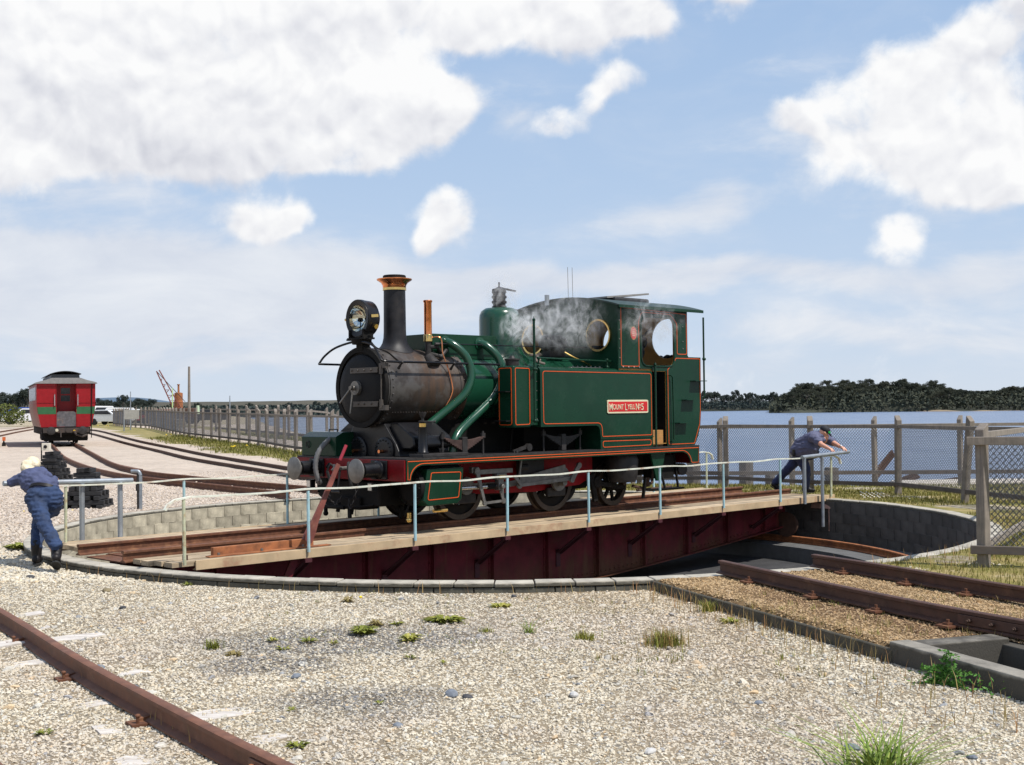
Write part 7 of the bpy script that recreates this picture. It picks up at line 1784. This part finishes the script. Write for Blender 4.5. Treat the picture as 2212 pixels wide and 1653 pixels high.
def bmesh_obj(name, V, F, cv, m, parent=None, kind=None):
    me = bpy.data.meshes.new(name); me.from_pydata(V.tolist() if hasattr(V, 'tolist') else V, [], F); at = me.attributes.new('cv', 'FLOAT', 'POINT'); at.data.foreach_set('value', cv.astype(np.float32)); me.materials.append(m); me.update(); o = link(bpy.data.objects.new(name, me), parent)
    if kind: tag(o, kind=kind)
    return o
def grass_zone(n, box, h, w, seed, thr=.4, dens=None):
    r = np.random.default_rng(seed); P = []
    x0, x1, y0, y1 = box; X = r.uniform(x0, x1, n); Y = r.uniform(y0, y1, n); Q = r.random(n)
    for x, y, q in zip(X, Y, Q):
        if abs(x) > .44 * y + .6: continue
        if math.hypot(x - PC[0], y - PC[1]) < PRO + .01: continue
        g = zone(x, y)[0]
        if g > thr and q < g ** 1.5: P.append((x, y, terr(x, y)))
    V, F, cv = blades(np.array(P), h, w, .6, r); return bmesh_obj('grass', V, F, cv, GRASS, None, 'stuff')
grass_zone(26000, (3.0, 7.8, 11, 20.5), .055, .004, 1)
grass_zone(42000, (2.5, 12, 22, 31), .06, .007, 2)
grass_zone(26000, (-2, 5, 26, 33), .07, .007, 3)
grass_zone(60000, (-20, -4, 34, 80), .12, .014, 4, .35)
def sparse(n, seed, fx, h, w, m, name):
    r = np.random.default_rng(seed); P = []
    while len(P) < n:
        px, py = fx(r); g = G(px, py)
        if math.hypot(g.x, g.y - PC[1]) < PRO or in_trench(g.x, g.y): continue
        if pnoise(g.x, g.y, 1.6, 8) < .0 and r.random() < .85: continue
        for k in range(int(r.integers(2, 7))): P.append((g.x + r.normal(0, .02), g.y + r.normal(0, .02), g.z))
    V, F, cv = blades(np.array(P, dtype=float), h, w, .5, r); bmesh_obj(name, V, F, cv, m, None, 'stuff')
sparse(900, 41, lambda r: (r.uniform(1290, 2200), 1262 + 150 * r.random() ** 1.2 + 60 * r.random()), .05, .003, DRY, 'sparse_dry_grass')
sparse(500, 42, lambda r: (r.uniform(1290, 2200), 1262 + 150 * r.random() ** 1.2 + 60 * r.random()), .05, .003, WEED, 'sparse_green_grass')
sparse(420, 43, lambda r: (r.uniform(560, 1290), 1265 + 150 * r.random()), .03, .003, WEED, 'sparse_green_grass')
sparse(300, 44, lambda r: (r.uniform(0, 2200), r.uniform(1280, 1640)), .03, .0025, DRY, 'sparse_dry_grass')
# taller seed stalks round the pit edge and along the edging
r = np.random.default_rng(9); P = []
for k in range(330):
    a = math.radians(r.uniform(-62, 2)); rr = PRO + r.uniform(.02, .9) ** 1.5; P.append((PC[0] + rr * math.cos(a), PC[1] + rr * math.sin(a), 0))
for k in range(260):
    t = r.random(); q = EDGE_A + (EDGE_B - EDGE_A) * t; P.append((q.x - .05 - .35 * r.random() ** 2, q.y - .05, -.105))
for k in range(60):
    a = math.radians(r.uniform(205, 283)); P.append((PC[0] + (PRO + .05) * math.cos(a), PC[1] + (PRO + .05) * math.sin(a), -.105))
for k in range(130):
    t = r.random(); i = int(t * (len(fgs) - 1)); q = fgs[i]; P.append((q.x + .06 + r.normal(0, .05), q.y + r.normal(0, .05), -.11))
for k in range(120):
    q = G(r.uniform(1650, 2210), 1); P.append((r.uniform(2.2, 3.2), r.uniform(7.2, 9.4), -.105))
V, F, cv = blades(np.array(P, dtype=float), .13, .0035, .5, r); bmesh_obj('seed_stalks', V, F, cv, DRY, None, 'stuff')
pts = []
for k in range(70):
    g = G(1550 + r.normal(0, 0), 1068); 
# white clover heads and yellow flowers
def flowers(name, label_, lst, col, rad, cat, group=None, h=.03):
    t = thing(name, label_, cat, (0, 0, 0), 0, group); m = MB()
    for (px, py) in lst:
        g = G(px, py); m.sphere((g.x, g.y, g.z + h), rad, 7, 5, (1, 1, .6))
    m.build('blossoms', mat(name + '_petals', col, .7, var=.1), t, smooth=60, kind='stuff')
flowers('clover_patch', 'patch of white clover heads in the grass just beyond the pit coping', [c2(1150 + (i * 37) % 160, 775 + (i * 23) % 40) for i in range(26)] + [c2(1470, 820)], (.75, .70, .62), .022, 'flowers')
flowers('dandelions', 'scattered yellow dandelion heads along the grass verge on the left', [c5(a, b) for a, b in ((655, 540), (695, 535), (880, 580), (1222, 645), (1240, 648), (1355, 636), (1250, 642), (130, 455), (200, 450), (60, 455), (150, 458))], (.85, .60, .02), .05, 'flowers', h=.08)
flowers('yellow_flowers', 'few yellow flower heads in the gravel behind the blond person', [((267 / 3.673) / 1.4222, (1400 + 640 / 3.673) / 1.4222), ((697 / 3.673) / 1.4222, (1400 + 603 / 3.673) / 1.4222), ((817 / 3.673) / 1.4222, (1400 + 628 / 3.673) / 1.4222), (300, 1236), (779, 1294)], (.85, .62, .02), .018, 'flowers', h=.02)
TUFTM = grassm('bright_tuft_green', (.10, .17, .03), (.24, .30, .06), (.48, .46, .16))
def tuft(px, py, wpx, hpx, label, kind=0, n=60):
    g = G(px, py); d = g.y; rad = wpx / 2 / 2755 * d; h = hpx / 2755 * d; r = np.random.default_rng(int(px * 7 + py))
    t = thing('weed' if kind != 2 else 'grass_tuft', label, 'weed' if kind != 2 else 'grass', (g.x, g.y, g.z + .004))
    if kind in (1, 3):                                        # rosette of broad leaves
        V = []; F = []; cv = []
        for k in range(n):
            a = r.uniform(0, 6.283); L_ = rad * r.uniform(.5, 1.1); z1 = h * r.uniform(.2, 1.0); w_ = L_ * .16; d_ = np.array([math.cos(a), math.sin(a), 0]); s_ = np.array([-math.sin(a), math.cos(a), 0]); q = len(V)
            o_ = d_ * rad * r.uniform(0, .35); V += [list(o_), list(o_ + d_ * L_ * .5 + s_ * w_ + [0, 0, z1]), list(o_ + d_ * L_ + [0, 0, z1 * .8]), list(o_ + d_ * L_ * .5 - s_ * w_ + [0, 0, z1])]; F.append((q, q + 1, q + 2, q + 3)); cv += [r.random() * (1 if kind == 1 else .4)] * 4
        bmesh_obj('leaves', np.array(V), F, np.array(cv), WEED if kind == 1 else DRY, t)
    else:
        P = np.c_[r.normal(0, rad * .38, n), r.normal(0, rad * .38, n), np.zeros(n)]
        V, F, cv = blades(P, h, .0035 if kind == 0 else .006, .8, r)
        if kind == 2:
            P = np.c_[r.normal(0, rad * .10, n), r.normal(0, rad * .10, n), np.zeros(n)]; V, F, cv = blades(P * 2.0, h * 1.15, .0085 if n > 100 else .004, 1.35 * rad / h, r)
        bmesh_obj('blades', V, F, cv * (.9 if kind == 2 else 1), TUFTM if kind == 2 else WEED, t)
        if kind == 0 and hpx > 25:
            P = np.c_[r.normal(0, rad * .5, n // 2), r.normal(0, rad * .5, n // 2), np.zeros(n // 2)]; V, F, cv = blades(P, h * 1.35, .003, .25, r); bmesh_obj('seed_heads', V, F, cv, DRY, t)
    return t
for a in [(460, 1402, 44, 18, 'dark green grassy weed at the left of the dark gravel patch', 0, 110), (505, 1418, 40, 10, 'reddish brown low weed just right of the dark green grassy weed', 3, 70), (591, 1386, 30, 9, 'small bright green rosette nearest the dark gravel patch', 1, 26), (612, 1406, 36, 9, 'flat olive rosette below the small bright rosette', 1, 26), (668, 1387, 44, 9, 'spreading pale green rosette left of centre', 1, 30), (721, 1392, 26, 9, 'little green rosette between two wider weeds left of centre', 1, 22), (785, 1370, 60, 16, 'wide green weed with yellow brown top, the largest left of centre', 1, 110), (812, 1354, 40, 14, 'yellow brown weed growing behind the wide green weed', 3, 60), (856, 1351, 34, 8, 'small green weed behind and right of the wide green weed', 1, 30), (887, 1386, 48, 15, 'compact dark green weed near the centre', 1, 80), (886, 1424, 30, 9, 'pale green rosette in front of the compact dark weed', 1, 24), (957, 1434, 26, 7, 'tiny green weed in the middle foreground gravel', 1, 18), (962, 1342, 80, 9, 'long low mat of green weeds near the coping', 1, 80), (1049, 1366, 36, 10, 'small upright weed left of the star shaped grass', 0, 50), (1082, 1313, 50, 8, 'low green mat close to the coping in the centre', 1, 60), (1144, 1368, 70, 22, 'star shaped spray of long grass blades right of centre', 2, 34), (1264, 1383, 58, 18, 'bushy grass clump left of the tallest clump', 0, 160), (1436, 1394, 92, 26, 'tallest grass clump with brown seed heads in the right gravel', 0, 330), (1531, 1322, 44, 22, 'grass clump close to the concrete edging', 0, 150), (1577, 1345, 44, 7, 'low creeping weed beside the concrete edging', 1, 40), (752, 1302, 30, 12, 'brownish weed by the coping left of centre', 3, 60), (403, 1266, 26, 8, 'little green weed at the foot of the coping on the left', 1, 26), (642, 1614, 50, 10, 'green rosette lying against a sleeper end at the bottom', 1, 36), (94, 1588, 40, 10, 'pale rosette between the sleepers at the bottom left', 1, 26), (45, 1186, 70, 12, 'creeping green plant in the gravel left of the blond person', 1, 90), (630, 1536, 24, 7, 'tiny weed near the sleepers in the lower gravel', 1, 18), (820, 1522, 24, 7, 'tiny pale green weed in the lower middle gravel', 1, 18), (1940, 1626, 34, 12, 'few short blades of grass right of the large bottom tuft', 0, 22)]: tuft(*a)
tuft(1905, 1690, 280, 78, 'large bright green grass tuft cut by the bottom edge on the right', 2, 210)
# leafy weed by the inspection pit
g = G(2022, 1478); t = thing('leafy_weed', 'leafy bright green weed growing against the inspection pit wall', 'weed', (g.x, g.y, g.z)); r = np.random.default_rng(77); V = []; F = []; cv = []; s = g.y / 2755
LW = grassm('fresh_leaf_green', (.04, .12, .02), (.09, .22, .04), (.16, .30, .07))
for k in range(820):
    cx_, hz = (r.normal(8, 24) * s, r.random() ** 1.3 * 42 * s) if k % 4 else (r.normal(14, 6) * s, r.random() * 74 * s)
    c = np.array([cx_ + .1 * hz, -abs(r.normal(0, 9)) * s - 2.2 * max(0, cx_ - 8 * s), hz]); a = r.normal(size=3); a[2] *= .5; a /= np.linalg.norm(a); b = np.cross(a, r.normal(size=3)); b /= np.linalg.norm(b); z_ = 6.0 * s * r.uniform(.5, 1.3); q = len(V)
    V += [list(c - a * z_), list(c + b * z_ * .45), list(c + a * z_), list(c - b * z_ * .45)]; F.append((q, q + 1, q + 2, q + 3)); cv += [r.random()] * 4
bmesh_obj('leaves', np.array(V), F, np.array(cv), LW, t)
# distinct rocks
def rock(px, py, wpx, label, m, k):
    g = G(px, py); rad = wpx / 2 / 2755 * g.y; mb = MB(); mb.sphere((0, 0, 0), rad, 9, 6, (1, .7, .5)); r = np.random.default_rng(k)
    mb.v = [tuple(np.array(v) * (1 + .18 * mnoise.noise(Vector(v) / rad * 1.3 + Vector((k, 0, 0))))) for v in mb.v]
    o = mb.build('rock', m, None, smooth=25); o.location = (g.x, g.y, g.z + rad * .28); o.rotation_euler = (.1, .1, k); tag(o, label, 'rock')
RK = mat('blue_grey_rock', (.16, .18, .21), .8, var=.3, vscale=20); RB = mat('brown_rock', (.20, .16, .09), .85, var=.4, vscale=20); RD = mat('dark_rock', (.05, .05, .055), .7, var=.3, vscale=20); RW = mat('pale_rock', (.50, .49, .47), .8, var=.2, vscale=20)
for k, (px, py, w, lb, m_) in enumerate([(329 * .704, 1279, 22, 'rounded brown rock in the gravel below the left coping', RB), (66, 1250, 22, 'dark angular rock at far left below the boots', RD), (120, 1224, 18, 'dark rock nearest the right boot', RD), (265, 1316, 18, 'small charcoal rock in the left gravel', RD), (640, 1465, 26, 'slate coloured rock in the middle of the lower gravel', RK), (975, 1505, 40, 'flat blue grey rock in the lower centre', RK), (1010, 1510, 26, 'darker rock touching the flat blue grey rock', RD), (1640, 1522, 24, 'blue grey rock in the lower right gravel', RK), (1240, 1505, 30, 'pale flat rock right of the lower centre', RW), (1840, 1622, 40, 'dark flat rock just above the large grass tuft', RK), (1405, 1628, 30, 'pale rock at the bottom edge right of centre', RW), (290, 1490, 26, 'blue grey rock beside the brown rail', RK), (1110, 1290, 14, 'small dark stone near the coping at centre', RD), (860, 1570, 24, 'grey rock in the bottom middle', RK), (215, 1447, 30, 'pair of flat grey rocks right of the rail', RK), (2100, 1640, 26, 'blue white rock at the bottom right', RK)]): rock(px, py, w, lb, m_, k)

# ================================================================== STEAM
def steam(name, c, r, dens, seed, label):
    m = bpy.data.materials.new(name); m.use_nodes = True; t = m.node_tree; N = NT(t); t.nodes.remove(t.nodes['Principled BSDF']); pv = N.n('ShaderNodeVolumePrincipled'); out = [n_ for n_ in t.nodes if n_.type == 'OUTPUT_MATERIAL'][0]
    tc = N.n('ShaderNodeTexCoord').outputs['Object']; u = N.vm('DIVIDE', tc, tuple(r)); ln = N.n('ShaderNodeVectorMath', operation='LENGTH'); N.set(ln.inputs[0], u)
    fall = N.mr(ln.outputs['Value'], .25, 1.0, 1, 0, True); nz = N.noise(N.vm('ADD', N.vm('MULTIPLY', tc, (1, 1, .75)), (seed, 0, seed)), 5.0, 7, .64, 1.6)
    d = N.m('MULTIPLY', N.mr(nz, .48, .68, 0, 1, True), fall); N.set(pv.inputs['Density'], N.m('MULTIPLY', d, dens)); pv.inputs['Color'].default_value = (1, 1, 1, 1); pv.inputs['Anisotropy'].default_value = .2
    t.links.new(pv.outputs[0], out.inputs['Volume'])
    mb = MB(); mb.sphere((0, 0, 0), 1.0, 16, 10, r); o = mb.build('steam', m, None, smooth=0, kind='stuff'); o.location = c; o.rotation_euler = (0, 0, YAW); return o
steam('steam_cloud', WP(.50, .75, 2.98), (1.05, .50, .60), 4.8, 3.0, 'steam')
steam('steam_wisp', WP(-.32, .58, 2.86), (.52, .30, .36), 24.0, 2.0, 'steam')
steam('steam_valve', WP(-.26, .10, 3.40), (.36, .36, .42), 12.0, 5.0, 'steam')
steam('steam_cab', WP(1.85, 1.35, 3.0), (.95, .24, .50), 6.0, 6.5, 'steam')
